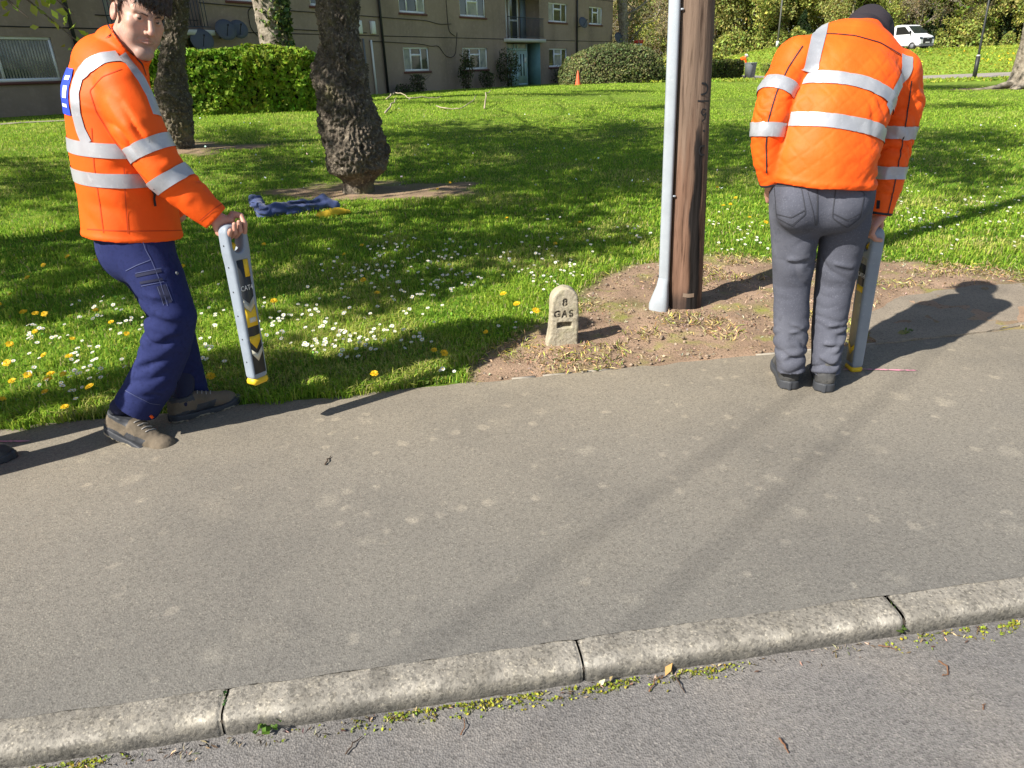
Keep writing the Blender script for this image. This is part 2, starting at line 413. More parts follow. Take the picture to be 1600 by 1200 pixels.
# pavement with a slightly ragged edge towards the verge
xs = np.concatenate([np.linspace(-70, -6, 40), np.arange(-5.95, 6, .03), np.linspace(6.05, 70, 40)])
rag = .012*fbm(np.stack([xs*9, xs*0, xs*0], 1), 2, 3)*(np.abs(xs) < 6)
a = np.stack([xs, kerbf(xs)-.006+.004*vnoise(np.stack([xs*20, xs*0, xs*0], 1)), xs*0+.001], 1); b = np.stack([xs, edge(xs)+.012+rag, xs*0+.004], 1)
k = np.arange(len(xs)-1); nx = len(xs)
mid_ = a*.45+b*.55; me = np_mesh('pavement', np.vstack([a, mid_, b]), [np.stack([k, k+1, nx+k+1, nx+k], 1), np.stack([k+nx, k+1+nx, 2*nx+k+1, 2*nx+k], 1)], [m_pave], False)
set_col(me, 'Col', np.vstack([np.tile([.164, .155, .139], (nx, 1)), np.tile([.206, .186, .155], (nx, 1)), np.tile([.250, .216, .165], (nx, 1))]))   # soil dust trodden in from the verge
tag(link('pavement', me), kind='structure')
m_road = mat('road_asphalt', (.160, .152, .146), .9, spec=.25, coords='World',
    var=[(.8, (.205, .19, .178), .45, .7), (190, (.66, .66, .66), .42, .08, 'cell', 'mul'), (230, (1.42, 1.4, 1.36), .82, 1.0, 'cell', 'mul'), (60, (.84, .84, .84), .5, .7, 'noise', 'mul'), (3.2, (1.12, 1.1, 1.06), .5, .7, 'noise', 'mul'), (5, (.86, .85, .84), .36, .1, 'spot', 'mul')], bump=[(190, .5, .004, 'voro'), (50, .2, .005)])
sheet('road', lambda x: 0*x-30, lambda x: kerbf(x)-.02, -.062, m_road)
# kerb stones, each its own piece
m_kerb = mat('kerb_concrete', (.245, .226, .195), .92, spec=.2, coords='World', attr='Col', var=[(5, (.76, .76, .76), .45, .68, 'noise', 'mul'), (16, (1.25, 1.23, 1.18), .52, .72, 'noise', 'mul'), (55, (.74, .74, .74), .54, .70, 'noise', 'mul'), (150, (.62, .62, .62), .40, .08, 'cell', 'mul'), (200, (1.5, 1.48, 1.42), .84, 1.0, 'cell', 'mul')], bump=[(90, .6, .006), (320, .4, .003)])
kerb = empty('kerb', (0, 1.4, -.06), kind='structure')
kd = nrmz([1, .131, 0]); kn = np.array([-kd[1], kd[0], 0])
for q in range(-9, 10):
    xc = .145+.915/math.sqrt(1+.131**2)*(q+.5); L = .915-.007+.003*math.sin(q*5); c = np.array([xc, float(kerbf(xc)), 0])
    nl = 150 if abs(q) < 3 else 12
    prof = [(0, -.14), (0, -.001), (-.006, .0), (-.030, .0), (-.055, .0), (-.072, -.0012), (-.083, -.005), (-.0905, -.012), (-.0945, -.021), (-.0965, -.032), (-.0975, -.045), (-.098, -.06), (-.099, -.14)]
    ls = np.linspace(-L/2, L/2, nl); A = []
    ex = np.maximum(0, (np.abs(ls)-L/2+.008)/.008)[:, None]; pf = np.array(prof); py, pz = pf[None, :, 0], pf[None, :, 1]
    A = c+kd*ls[:, None, None]+kn*(py*(1-.06*ex))[..., None]; A[..., 2] += pz-.006*ex*(pz > -.05)
    wv = fbm(A*6, 4, 2)*.0016+fbm(A*55, 8, 3)*np.where(py > -.07, .0016, .003)-.012*np.maximum(0, fbm(A*9, 28, 3)-.45)*(py < -.06)
    wv = wv*(pz > -.1); A[..., 2] += wv*.9; A = (A+kn*(wv*.6)[..., None]).reshape(-1, 3)
    A = np.array(A); m_ = len(prof); i = np.arange(nl-1)[:, None]*m_; j = np.arange(m_-1)[None]
    F = np.stack([i+j, i+j+1, i+m_+j+1, i+m_+j], -1).reshape(-1, 4)
    cap = [list(range(m_)), [(nl-1)*m_+t for t in range(m_)][::-1]]
    capf = np.array([[cc[0], cc[t], cc[t+1]] for cc in cap for t in range(1, m_-1)])
    me = np_mesh('kerb_stone', A, [F, capf], [m_kerb]); pzv = np.tile(pf[:, 1], nl); wear = np.exp(-((pzv+.010)/.009)**2)*(.55+.9*np.clip(fbm(A*16, 44, 3), -.6, 1)); low_dark = smooth(-.022, -.050, pzv+.010*fbm(A*22, 51, 2))
    kc = np.tile([.222, .205, .176], (len(A), 1)); kc = kc*(1-low_dark[:, None])+low_dark[:, None]*np.array([.125, .117, .103]); kc = kc*(1+.75*wear[:, None]); set_col(me, 'Col', np.clip(kc, .02, .6))  # stone colour gets darker towards the bottom of the face
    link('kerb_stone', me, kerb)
# dirt packed in the joints
m_dirt = mat('joint_dirt', (.05, .04, .03), 1)
mb = MB(); mb.box((-9, -.088, -.14), (9, -.004, -.020), (np.stack([kd, kn, [0, 0, 1.]], 1), (.145, float(kerbf(.145)), 0))); mb.build('joint_filling', m_dirt, kerb)
# thin concrete edging between pavement and bare verge
m_edg = mat('edging_concrete', (.30, .27, .22), .9, coords='World', var=[(20, (.27, .24, .2), .45, .65)])
edg = empty('edging', (.8, 3.3, 0), kind='structure')
for x0, x1 in ((.0, .12), (.16, .31), (.36, .52), (1.3, 1.52), (1.54, 1.70), (1.86, 2.16)):
    mb = MB(); d = nrmz([1, .138, 0]); mb.box((0, -.004, -.05), (math.hypot(x1-x0, .138*(x1-x0)), .010, .006), (np.stack([d, [-d[1], d[0], 0], [0, 0, 1.]], 1), (x0, float(edge(x0))+.015, 0)))
    mb.build('edging_strip', m_edg, edg)
# concrete crossing slab
m_slab = mat('crossing_concrete', (.285, .24, .185), .93, spec=.15, coords='World', var=[(3, (.225, .19, .148), .4, .7), (200, (.66, .66, .66), .42, .08, 'cell', 'mul'), (5, (1.25, 1.22, 1.16), .40, .15, 'spot', 'mul')], bump=[(200, .5, .004)])
slab = [gz(u, v) for u, v in [(1368, 540), (1600, 512), (1760, 492), (1720, 440), (1520, 449), (1405, 466), (1340, 500)]]
sq = []
for a_, b_ in zip(slab, slab[1:]+slab[:1]):
    for t_ in np.arange(0, 1, .06):
        p_ = a_+(b_-a_)*t_; sq.append(p_+np.array([vnoise(np.array([p_*14]), 1)[0], vnoise(np.array([p_*14]), 2)[0], 0])*.018+np.array([vnoise(np.array([p_*45]), 1)[0], vnoise(np.array([p_*45]), 2)[0], 0])*.007)
sl_ = np.array(sq); bm = bmesh.new(); tp = [bm.verts.new((p[0], p[1], .012)) for p in sl_]; bt = [bm.verts.new((p[0], p[1], -.06)) for p in sl_]
bm.faces.new(tp)
for q in range(len(tp)): bm.faces.new((tp[q], bt[q], bt[(q+1) % len(tp)], tp[(q+1) % len(tp)]))
bmesh.ops.recalc_face_normals(bm, faces=bm.faces[:])
me = bpy.data.meshes.new('crossing_slab'); bm.to_mesh(me); bm.free(); me.materials.append(m_slab); tag(link('crossing_slab', me), kind='structure')
# draped strips: footpath by the flats, lower and upper road
def drape(name, pts, w, m, lift=.02, n=60):
    pts = np.asarray(pts, float); t = np.linspace(0, len(pts)-1, n); c = np.stack([np.interp(t, np.arange(len(pts)), pts[:, q]) for q in (0, 1)], 1)
    T = np.gradient(c, axis=0); T /= np.linalg.norm(T, axis=1)[:, None]; S = np.stack([-T[:, 1], T[:, 0]], 1); R = []
    for s in np.linspace(-.5, .5, 5):
        q = c+S*w*s; R.append(np.stack([q[:, 0], q[:, 1], terrain(q[:, 0], q[:, 1])+lift], 1))
    V = np.vstack(R); i = np.arange(4)[:, None]*n; j = np.arange(n-1)[None]
    return tag(link(name, np_mesh(name, V, [np.stack([i+j, i+j+1, i+n+j+1, i+n+j], -1).reshape(-1, 4)], [m])), kind='structure')
m_path = mat('pale_path', (.30, .26, .20), .95, coords='World', var=[(4, (.22, .19, .14), .4, .7)])
m_lane = mat('lane_asphalt', (.33, .29, .25), .9, coords='World', var=[(.5, (.25, .225, .2), .4, .7)])
drape('footpath', [gp(-140, 208)[:2], gp(30, 193)[:2], gp(120, 189)[:2], gp(200, 187)[:2]], .75, m_path, .03)
drape('lower_road', [(17, 51.6), (40, 51.8), (80, 52.2)], 8.6, m_lane, .03)
drape('upper_road', [(-10, 75.5), (30, 75.3), (80, 75)], 5.5, m_lane, .04)

# ------------------------------------------------------------------ the flats
def fac(s, n, z): return np.array([F0[0]+FD[0]*s+FN[0]*n, F0[1]+FD[1]*s+FN[1]*n, z])
FM = (np.stack([[FD[0], FD[1], 0], [FN[0], FN[1], 0], [0, 0, 1.]], 1), np.array([F0[0], F0[1], 0]))
m_render = mat('brown_render', (.37, .278, .218), .95, spec=.1, coords='World', var=[(.5, (.29, .22, .172), .4, .7), (6, (.42, .315, .25), .5, .8), (40, (.28, .21, .165), .55, .8), (.9, (.80, .80, .80), .5, .75, 'stretch', 'mul')], bump=[(60, .4, .02)])
m_upvc = mat('white_upvc', (.88, .88, .88), .35, spec=.5)
m_glass = mat('window_glass', (.03, .04, .045), .06, spec=.8)
m_curt = mat('net_curtain', (.42, .40, .33), .6, spec=.5, var=[(3, (.2, .21, .2), .4, .7)])
m_sill = mat('red_sill', (.16, .06, .05), .8)
m_black = mat('black_paint', (.02, .02, .022), .5)
m_white = mat('white_paint', (.75, .75, .72), .5)
m_teal = mat('teal_paint', (.20, .38, .40), .55, var=[(2, (.16, .31, .33), .4, .7)])
m_cable = mat('dark_cable', (.025, .022, .02), .7)
m_grey = mat('grey_plastic', (.16, .17, .18), .6)
m_rail = mat('rail_metal', (.05, .06, .075), .5)
bld = empty('apartment_building', fac(0, 0, .7), 'brown rendered block of flats with white windows and teal entrance behind the lawn', 'building', rz=0)
SA, SB, ZT = -40., 22.15, 9.3
WIN = []          # s0, s1, z0, z1, style
for zf in (0, 2.66, 5.32):
    for s0, s1 in ((-.98, .98), (3.85, 6.2), (13.06, 15.4), (18.5, 20.45)): WIN.append((s0, s1, 1.74+zf, 2.86+zf, 3))
    WIN += [(-20.8, -17.6, 1.78+zf, 3.06+zf, 2), (-10.75, -8.3, 1.78+zf, 2.88+zf, 4), (-28, -25, 1.78+zf, 3.0+zf, 2)]
    WIN += [(-6.6, -5.0, 1.78+zf, 2.88+zf, 3)] if zf else []
REC = [(8.2, 11.95, .3, 3.18, 1.1), (8.2, 11.95, 3.38, 5.85, 1.1), (8.2, 11.95, 6.04, 8.6, 1.1), (-15.6, -12.0, .3, 3.18, 1.1), (-15.6, -12.0, 3.38, 5.85, 1.1), (-15.6, -12.0, 6.04, 8.6, 1.1)]
holes = [(w[0], w[1], w[2], w[3], .13) for w in WIN]+REC
ss = sorted({SA, SB}|{h[0] for h in holes}|{h[1] for h in holes}); zs = sorted({-.4, ZT}|{h[2] for h in holes}|{h[3] for h in holes})
mb = MB()
for a0, a1 in zip(ss[:-1], ss[1:]):
    for z0, z1 in zip(zs[:-1], zs[1:]):
        sc_, zc_ = (a0+a1)/2, (z0+z1)/2
        if any(h[0] < sc_ < h[1] and h[2] < zc_ < h[3] for h in holes): continue
        mb.add([fac(a0, 0, z0), fac(a1, 0, z0), fac(a1, 0, z1), fac(a0, 0, z1)], [(0, 1, 2, 3)])
for s0, s1, z0, z1, dp in holes:
    q = [fac(s0, 0, z0), fac(s1, 0, z0), fac(s1, 0, z1), fac(s0, 0, z1), fac(s0, -dp, z0), fac(s1, -dp, z0), fac(s1, -dp, z1), fac(s0, -dp, z1)]
    f4 = [(0, 4, 5, 1), (1, 5, 6, 2), (2, 6, 7, 3), (3, 7, 4, 0)]
    if dp > .5: f4.append((4, 7, 6, 5))
    mb.add(q, f4)
for s_ in (SA, SB): mb.add([fac(s_, 0, -.4), fac(s_, -9, -.4), fac(s_, -9, ZT), fac(s_, 0, ZT)], [(0, 1, 2, 3)])
mb.add([fac(SA, -9, -.4), fac(SB, -9, -.4), fac(SB, -9, ZT), fac(SA, -9, ZT)], [(0, 1, 2, 3)])
mb.build('wall', m_render, bld)
mb = MB()
mb.add([fac(SA-.4, .4, ZT), fac(SB+.4, .4, ZT), fac(SB-4, -4.5, ZT+2.6), fac(SA+4, -4.5, ZT+2.6), fac(SA-.4, -9.4, ZT), fac(SB+.4, -9.4, ZT)], [(0, 1, 2, 3), (4, 3, 2, 5), (0, 4, 5, 1)], [(0, 3, 4), (1, 5, 2)])
mb.build('roof', mat('roof_tile', (.12, .07, .05), .9), bld)
def bar(mb, s0, s1, z0, z1, n0, n1): mb.box((s0, n0, z0), (s1, n1, z1), FM)
def window(s0, s1, z0, z1, style, curtain):
    f = MB(); t = .075; n0, n1 = -.115, -.045
    bar(f, s0, s1, z0, z0+t*1.3, n0, n1); bar(f, s0, s1, z1-t, z1, n0, n1); bar(f, s0, s0+t, z0+t*1.3, z1-t, n0, n1); bar(f, s1-t, s1, z0+t*1.3, z1-t, n0, n1)
    w = s1-s0
    if style == 3: cuts = [s0+.3*w, s0+.70*w]
    elif style == 4: cuts = [s0+.33*w]
    else: cuts = [s0+.48*w]
    for c in cuts: bar(f, c-t/2, c+t/2, z0+t*1.3, z1-t, n0-.002, n1+.004)
    hz = z1-.32*(z1-z0)
    e = [s0]+cuts+[s1]; k = 1 if style in (3, 4) else 0
    if style in (3, 4): bar(f, e[k]+t/2, e[k+1]-t/2, hz-.05, hz+.05, n0-.004, n1+.008)
    fr = f.build('window_frame', m_upvc, bld)
    for q in range(len(e)-1):
        g = MB(); g.add([fac(e[q], -.085, z0), fac(e[q+1], -.085, z0), fac(e[q+1], -.085, z1), fac(e[q], -.085, z1)], [(0, 1, 2, 3)])
        g.build('pane', m_glass if (curtain+q) % 3 else m_curt, fr)
    if style == 2:
        sb = MB()
        for x in np.arange(s0+.1, s1-.1, .09): bar(sb, x, x+.055, z0+.1, z1-.08, -.083, -.079)
        sb.build('blind', m_curt, fr)
    s = MB(); bar(s, s0-.08, s1+.08, z0-.09, z0-.003, -.11, .06); s.build('sill', m_sill, bld)
for q, w in enumerate(WIN):
    if w[0] < -24 and w[2] > 2: continue
    window(*w, q)
def entrance(s0, s1, left):
    t = MB(); dp = 1.095
    bar(t, s0+.003, s0+.04, .32, 3.17, -dp, -.003); t.build('side_panel', m_teal, bld); t = MB(); bar(t, s1-.04, s1-.003, .32, 3.17, -dp, .02); t.build('side_panel', m_teal, bld)
    # door screen
    d = MB(); a, b = s0+.2, s1-.95; zb = .74; bar(d, a, b, zb, zb+1.05, -.42, -.36); bar(d, a, b, zb+2.02, zb+2.12, -.43, -.35)
    for x in (a, a+.42*(b-a), a+.55*(b-a), b-.08): bar(d, x, x+.08, zb+1.05, 3.1, -.425, -.352)
    bar(d, a+.55*(b-a)+.08, b-.08, zb, zb+.12, -.423, -.34); dd = d.build('entrance_screen', mat('pale_teal_paint', (.40, .56, .56), .5), bld)
    g = MB(); g.add([fac(a, -.40, zb+1.05), fac(b, -.40, zb+1.05), fac(b, -.40, 3.1), fac(a, -.40, 3.1)], [(0, 1, 2, 3)]); g.build('pane', m_curt, dd)
    d = MB(); x0, x1 = a+.56*(b-a)+.09, b-.09; bar(d, x0, x1, zb+.13, zb+2.0, -.40, -.345)
    dr = d.build('door', mat('door_teal', (.45, .6, .58), .45), bld)
    for x in (.28, .62):
        g = MB(); bar(g, x0+x*(x1-x0)-.06, x0+x*(x1-x0)+.06, zb+.55, zb+1.8, -.342, -.338); g.build('pane', m_glass, dr)
    g = MB(); bar(g, x0+.68*(x1-x0), x0+.95*(x1-x0), zb+1.3, zb+1.6, -.336, -.332); g.build('notice', m_white, dr)
    for zf in (0, 2.66):
        b_ = MB(); bar(b_, s0-.25, s1+.25, 3.19+zf, 3.37+zf, -1.0, .32); bs = b_.build('balcony_slab', mat('slab_white', (.62, .60, .55), .8) if zf == 0 else m_white, bld)
        z0 = 3.40+zf; r = MB()
        bar(r, s0-.15, s1+.15, z0+1.1, z0+1.14, .22, .26); bar(r, s0-.15, s1+.15, z0+.06, z0+.09, .22, .26)
        for x in np.arange(s0-.15, s1+.16, .14): bar(r, x, x+.022, z0+.09, z0+1.1, .23, .252)
        r.build('railing', m_rail, bld)
        f = MB(); bar(f, s0+.3, s0+1.5, z0+.95, z0+1.1, -1.08, -1.0); 
        for x in (s0+.25, s0+.85, s0+1.5): bar(f, x, x+.09, z0, z0+2.3, -1.085, -1.01)
        bar(f, s0+.25, s0+1.5, z0+2.3, z0+2.4, -1.085, -1.01); bar(f, s0+.34, s0+1.5, z0, z0+.2, -1.08, -1.0)
        wf = f.build('balcony_window', m_upvc, bld)
        g = MB(); g.add([fac(s0+.3, -1.04, z0+.2), fac(s0+1.5, -1.04, z0+.2), fac(s0+1.5, -1.04, z0+2.3), fac(s0+.3, -1.04, z0+2.3)], [(0, 1, 2, 3)]); g.build('pane', m_curt, wf)
        f = MB(); 
        for x in (s0+1.8, s0+2.75): bar(f, x, x+.11, z0, z0+2.3, -1.085, -1.0)
        bar(f, s0+1.8, s0+2.86, z0+2.3, z0+2.4, -1.085, -1.0); bar(f, s0+1.91, s0+2.75, z0+1.02, z0+1.12, -1.08, -1.01); df = f.build('balcony_door', m_upvc, bld)
        g = MB(); g.add([fac(s0+1.85, -1.04, z0), fac(s0+2.8, -1.04, z0), fac(s0+2.8, -1.04, z0+2.3), fac(s0+1.85, -1.04, z0+2.3)], [(0, 1, 2, 3)]); g.build('pane', m_glass, df)
        p = MB(); bar(p, s1-.6, s1-.01, z0, z0+2.3, -1.08, -1.02); p.build('balcony_panel', mat('balcony_blue', (.22, .28, .34), .6), bld)
entrance(8.2, 11.95, 0); entrance(-15.6, -12.0, 1)
# pipes, courses, cables, dishes
def tubep(name, pts, r, m, n=8): mb = MB(); mb.tube(pts, r, n); return mb.build(name, m, bld, True)
tubep('drainpipe', [fac(-2.44, .09, .4), fac(-2.44, .09, ZT)], .062, m_black); tubep('drainpipe', [fac(16.64, .09, .4), fac(16.64, .09, ZT)], .06, m_black)
tubep('drainpipe', [fac(-16.9, .09, .4), fac(-16.9, .09, ZT)], .06, m_black)
tubep('soil_pipe', [fac(-3.25, .09, .7), fac(-3.25, .09, 3.15)], .05, m_white); tubep('soil_pipe', [fac(-3.75, .08, .7), fac(-3.75, .08, 3.2)], .045, m_grey)
for s_ in (-3.9, -3.02):
    b = MB(); b.box((s_-.13, .0, 3.4), (s_+.13, .16, 3.95), FM, .02); b.build('meter_box', m_white, bld)
for z_ in (3.32, 5.98):
    for s0, s1 in ((SA, -15.9), (-11.7, -2.6), (-2.3, 7.9), (12.25, 16.5), (16.75, SB)): b = MB(); bar(b, s0, s1, z_, z_+.035, -.02, .012); b.build('string_course', m_cable, bld)
def cab(pts): 
    pts = np.array([fac(s, .03, z) for s, z in pts]); t = np.linspace(0, len(pts)-1, len(pts)*6)
    q = np.stack([np.interp(t, np.arange(len(pts)), pts[:, k]) for k in range(3)], 1)
    for _ in range(4): q[1:-1] = (q[:-2]+2*q[1:-1]+q[2:])/4
    tubep('wall_cable', q, .016, m_cable, 5)
cab([(-3.3, 3.1), (-1, 3.05), (.5, 3.0), (1.2, 2.9), (1.8, 2.95), (2.3, 2.45), (2.8, 2.35), (3.2, 2.5), (3.4, 3.3), (3.45, 3.6)])
cab([(-12, 4.3), (-8, 4.2), (-3, 4.15), (-1, 4.12), (1.0, 4.1), (2.0, 3.95), (3.0, 4.0)]); cab([(2.7, 9), (2.7, 4.0), (2.8, 3.6), (3.3, 3.4)]); cab([(-16, 3.75), (-12.2, 3.7)]); cab([(-9.6, 4.3), (-9.9, 4.1), (-9.9, 3.5), (-9.6, 3.2)]); cab([(-8, 3.5), (-3.4, 3.45)])
for (u, v, r) in ((342, 48, .40), (362, 47, .36), (305, 64, .42), (902, 36, .38), (958, 60, .42)):
    w = ray(u, v); t = (F0@FN)/(w[:2]@FN); p = np.array([0, 0, EYE])+w*t; s_ = (p[:2]-F0)@FD
    nv = nrmz([.55, -.75, .35]); R_ = np.array(Vector(nv).to_track_quat('Z', 'Y').to_matrix()); mb = MB(); nn = 16; th = np.linspace(0, 2*np.pi, nn, endpoint=False)
    rings = [(0.01, -.06), (.5, -.045), (.85, -.01), (1, .02), (1.0, .035), (.5, -.02), (.01, -.035)]
    Vv = np.array([[r*a*math.cos(x), r*a*math.sin(x), r*1.6*b] for a, b in rings for x in th]); i = np.arange(len(rings)-1)[:, None]*nn; j = np.arange(nn)[None]
    mb.add(Vv, np.stack([i+j, i+(j+1) % nn, i+nn+(j+1) % nn, i+nn+j], -1).reshape(-1, 4)); mb.xf(R_, fac(s_, .45, p[2]))
    mb2 = MB(); mb2.tube([fac(s_, 0, p[2]-.25), fac(s_, .3, p[2]-.2), fac(s_, .4, p[2])], .03, 6); c = fac(s_, .45, p[2])+nv*.38; mb2.tube([fac(s_, .42, p[2]-.3), c], .015, 5); mb2.tube([c, c+nv*.06], .035, 6)
    d = mb.build('satellite_dish', mat('dish_grey', (.09, .10, .12), .6), bld, True); mb2.build('dish_arm', m_black, d)
# ------------------------------------------------------------------ vegetation
def leaves(C, size, col, colvar=.25, up=0., rng=RNG, aspect=.62, nrm=None, cup=.25):
    """one bent leaf (2 triangles either side of its midrib) at each centre"""
    C = np.asarray(C, float); n = len(C); D = rng.normal(size=(n, 3)); D /= np.linalg.norm(D, axis=1)[:, None]
    N = rng.normal(size=(n, 3)); N[:, 2] += up
    if nrm is not None: N = N*.55+nrm*1.2
    N -= D*(N*D).sum(1)[:, None]; N /= np.linalg.norm(N, axis=1)[:, None]+1e-9; S = np.cross(D, N)
    L = np.broadcast_to(np.asarray(size, float), (n,))*rng.uniform(.65, 1.35, n); W = L*aspect
    a = C-D*L[:, None]*.5; b = C+D*L[:, None]*.5; c = C+S*W[:, None]*.5+N*(L*cup*.5)[:, None]; d = C-S*W[:, None]*.5+N*(L*cup*.5)[:, None]
    V = np.stack([a, c, b, d], 1).reshape(-1, 3); k = np.arange(n)*4
    F = np.vstack([np.stack([k, k+1, k+2], 1), np.stack([k, k+2, k+3], 1)])
    col = np.asarray(col, float); col = col if col.ndim == 2 else np.broadcast_to(col, (n, 3))
    cc = col*(1+colvar*rng.normal(size=(n, 1)))*(1+.12*rng.normal(size=(n, 3))); return V, F, np.repeat(np.clip(cc, .004, .9), 4, 0)
def cloud_obj(name, parts, m, parent=None):
    V = []; F = []; C = []; n = 0
    for v, f, c in parts: V.append(v); F.append(f+n); C.append(c); n += len(v)
    me = np_mesh(name, np.vstack(V), [np.vstack(F)], [m], False); set_col(me, 'Col', np.vstack(C)); return link(name, me, parent)
m_leaf = mat('leaf', (.1, .2, .03), .55, attr='Col', trans=.42, spec=.2)
m_leaf_c = mat('crown_leaf', (.1, .2, .03), .6, attr='Col', trans=.12, spec=.2)
m_bark = mat('bark', (.16, .125, .09), .95, coords='Object', spec=.15, var=[(7, (.07, .055, .042), .42, .62), (3, (.20, .18, .10), .56, .75), (30, (.28, .24, .19), .6, .75)], bump=[(22, 1., .03), (90, .6, .008)])
m_bark_d = mat('dark_bark', (.155, .128, .098), .95, spec=.12, var=[(6, (.085, .07, .055), .42, .62), (26, (.31, .265, .20), .54, .68), (2.2, (.19, .17, .085), .56, .70), (70, (.07, .058, .046), .55, .70)], bump=[(20, 1., .035), (70, .7, .01)])
m_bark_g = mat('grey_bark', (.31, .27, .21), .95, spec=.15, var=[(5, (.15, .125, .095), .4, .65), (30, (.32, .28, .22), .6, .8)], bump=[(25, .8, .02)])
m_twig = mat('twig', (.13, .10, .07), .9)

def grow(mb, p, d, L, r, depth, tips, rng, droop=0.0, n=6):
    k = 5; pts = [np.array(p, float)]; d = nrmz(d)
    for i in range(k):
        d = nrmz(d+rng.normal(size=3)*.13+np.array([0, 0, .05-droop])); pts.append(pts[-1]+d*L/k)
    rad = np.linspace(r, r*.55, k+1); mb.tube(pts, rad, n, cap=False)
    if depth == 0: tips.append((pts[-1], d)); tips.append((pts[3], d)); return
    for q in range(3 if depth > 1 else 3):
        i = rng.integers(2, k+1); nd = nrmz(d+rng.normal(size=3)*.75); grow(mb, pts[i], nd, L*rng.uniform(.55, .8), rad[i]*.62, depth-1, tips, rng, droop, max(4, n-1))
    tips.append((pts[-1], d))
def trunk_loft(rows, nseg, amp, seed, freq=5., parent=None, name='trunk', m=None, ridge=0., hf=1.):
    """rows: (centre xyz, radius); resampled finely and roughened into bark and burrs"""
    rows = [(np.array(c, float), r) for c, r in rows]; z = np.array([c[2] for c, r in rows]); n = min(int((z[-1]-z[0])/.014)+2, 420)
    zz_ = np.linspace(z[0], z[-1], n); cx = np.interp(zz_, z, [c[0] for c, r in rows]); cy = np.interp(zz_, z, [c[1] for c, r in rows]); rr = np.interp(zz_, z, [r for c, r in rows])
    for q in (cx, cy, rr):
        for _ in range(3): q[1:-1] = (q[:-2]+2*q[1:-1]+q[2:])/4
    th = np.linspace(0, 2*np.pi, nseg, endpoint=False); U = np.stack([np.cos(th), np.sin(th), 0*th], 1)
    P = np.stack([cx, cy, zz_], 1)[:, None]+rr[:, None, None]*U[None]
    a = amp(zz_)[:, None] if callable(amp) else amp
    lump = fbm(P*freq*np.array([.6, .6, .45]), seed, 3)*.55+hf*.42*(.5-np.abs(fbm(P*freq*np.array([2.4, 2.4, 1.5]), seed+7, 4)))+hf*fbm(P*freq*np.array([7, 7, 4.5]), seed+15, 3)*.36
    rdg = ridge*(np.abs(np.sin(th*7+2*fbm(P[:, :, [2, 2, 2]]*.8, seed+3, 2)))-.5)
    P = P+U[None]*(lump*a+rdg)[..., None]; V = P.reshape(-1, 3)
    i = np.arange(n-1)[:, None]*nseg; j = np.arange(nseg)[None]; F = np.stack([i+j, i+(j+1) % nseg, i+nseg+(j+1) % nseg, i+nseg+j], -1).reshape(-1, 4)
    return link(name, np_mesh(name, V, [F], [m or m_bark]), parent)

# --- lawn shade: where the photograph's dapples lie, a leafy bough stands up-sun of them
SHADE = [(720, 215, 120, 22, 6.5), (880, 230, 130, 26, 7), (980, 205, 80, 20, 7.5), (640, 265, 60, 26, 6), (780, 285, 110, 26, 6.3), (930, 290, 110, 26, 6), (860, 250, 130, 22, 6.6), (1010, 260, 60, 24, 6.6), (700, 330, 70, 16, 5.6), (840, 335, 80, 16, 5.6),
         (870, 385, 75, 16, 5.2), (760, 385, 60, 10, 5), (600, 385, 95, 22, 5.2), (470, 370, 80, 22, 5.2), (640, 455, 50, 14, 5), (500, 440, 50, 12, 5), (430, 255, 70, 35, 6), (390, 215, 70, 18, 6.3), (420, 300, 60, 24, 5.8), (60, 285, 70, 40, 5.6), (40, 400, 70, 24, 5.2), (170, 425, 80, 20, 5), (290, 440, 40, 26, 5), (50, 478, 40, 11, 4.8), (330, 390, 40, 25, 5.2),
         (1500, 215, 85, 16, 7.5), (1480, 250, 60, 20, 7.2), (1540, 275, 50, 14, 7), (1150, 215, 60, 22, 7), (1140, 265, 50, 16, 6.6), (1330, 230, 110, 30, 7), (1500, 165, 60, 4, 8), (1450, 137, 90, 4, 8.5), (1030, 168, 60, 3, 8), (850, 148, 70, 2.2, 8.5), (700, 160, 60, 2, 8), (960, 143, 60, 2, 9), (250, 330, 80, 30, 5.6), (170, 605, 50, 9, 4.3)]
boughs = []
for u, v, ru, rv, h in SHADE:
    g = gp(u, v); gx = gp(u+ru, v); gy0 = gp(u, v-rv); gy1 = gp(u, v+rv)
    ax = np.array([gx[0]-g[0], gx[1]-g[1], 0]); ay = np.array([gy0[0]-gy1[0], gy0[1]-gy1[1], 0])/2
    c = g-np.array(SDIR)*(h/-SDIR[2]); boughs.append((c, ax*1.2, ay*1.2))
def bough_leaves(c, ax, ay, rng, size=.16):
    area = np.linalg.norm(np.cross(ax, ay)); n = int(np.clip(area*420, 260, 5200))
    q = rng.normal(size=(n, 2))*.48; nc = max(7, int(n**.62)); k = rng.integers(0, nc, n); cl = rng.normal(size=(nc, 2))*.55
    q = cl[k]+rng.normal(size=(n, 2))*.12
    return c+q[:, :1]*ax+q[:, 1:]*ay+np.stack([np.zeros(n), np.zeros(n), rng.normal(size=n)*.35], 1)

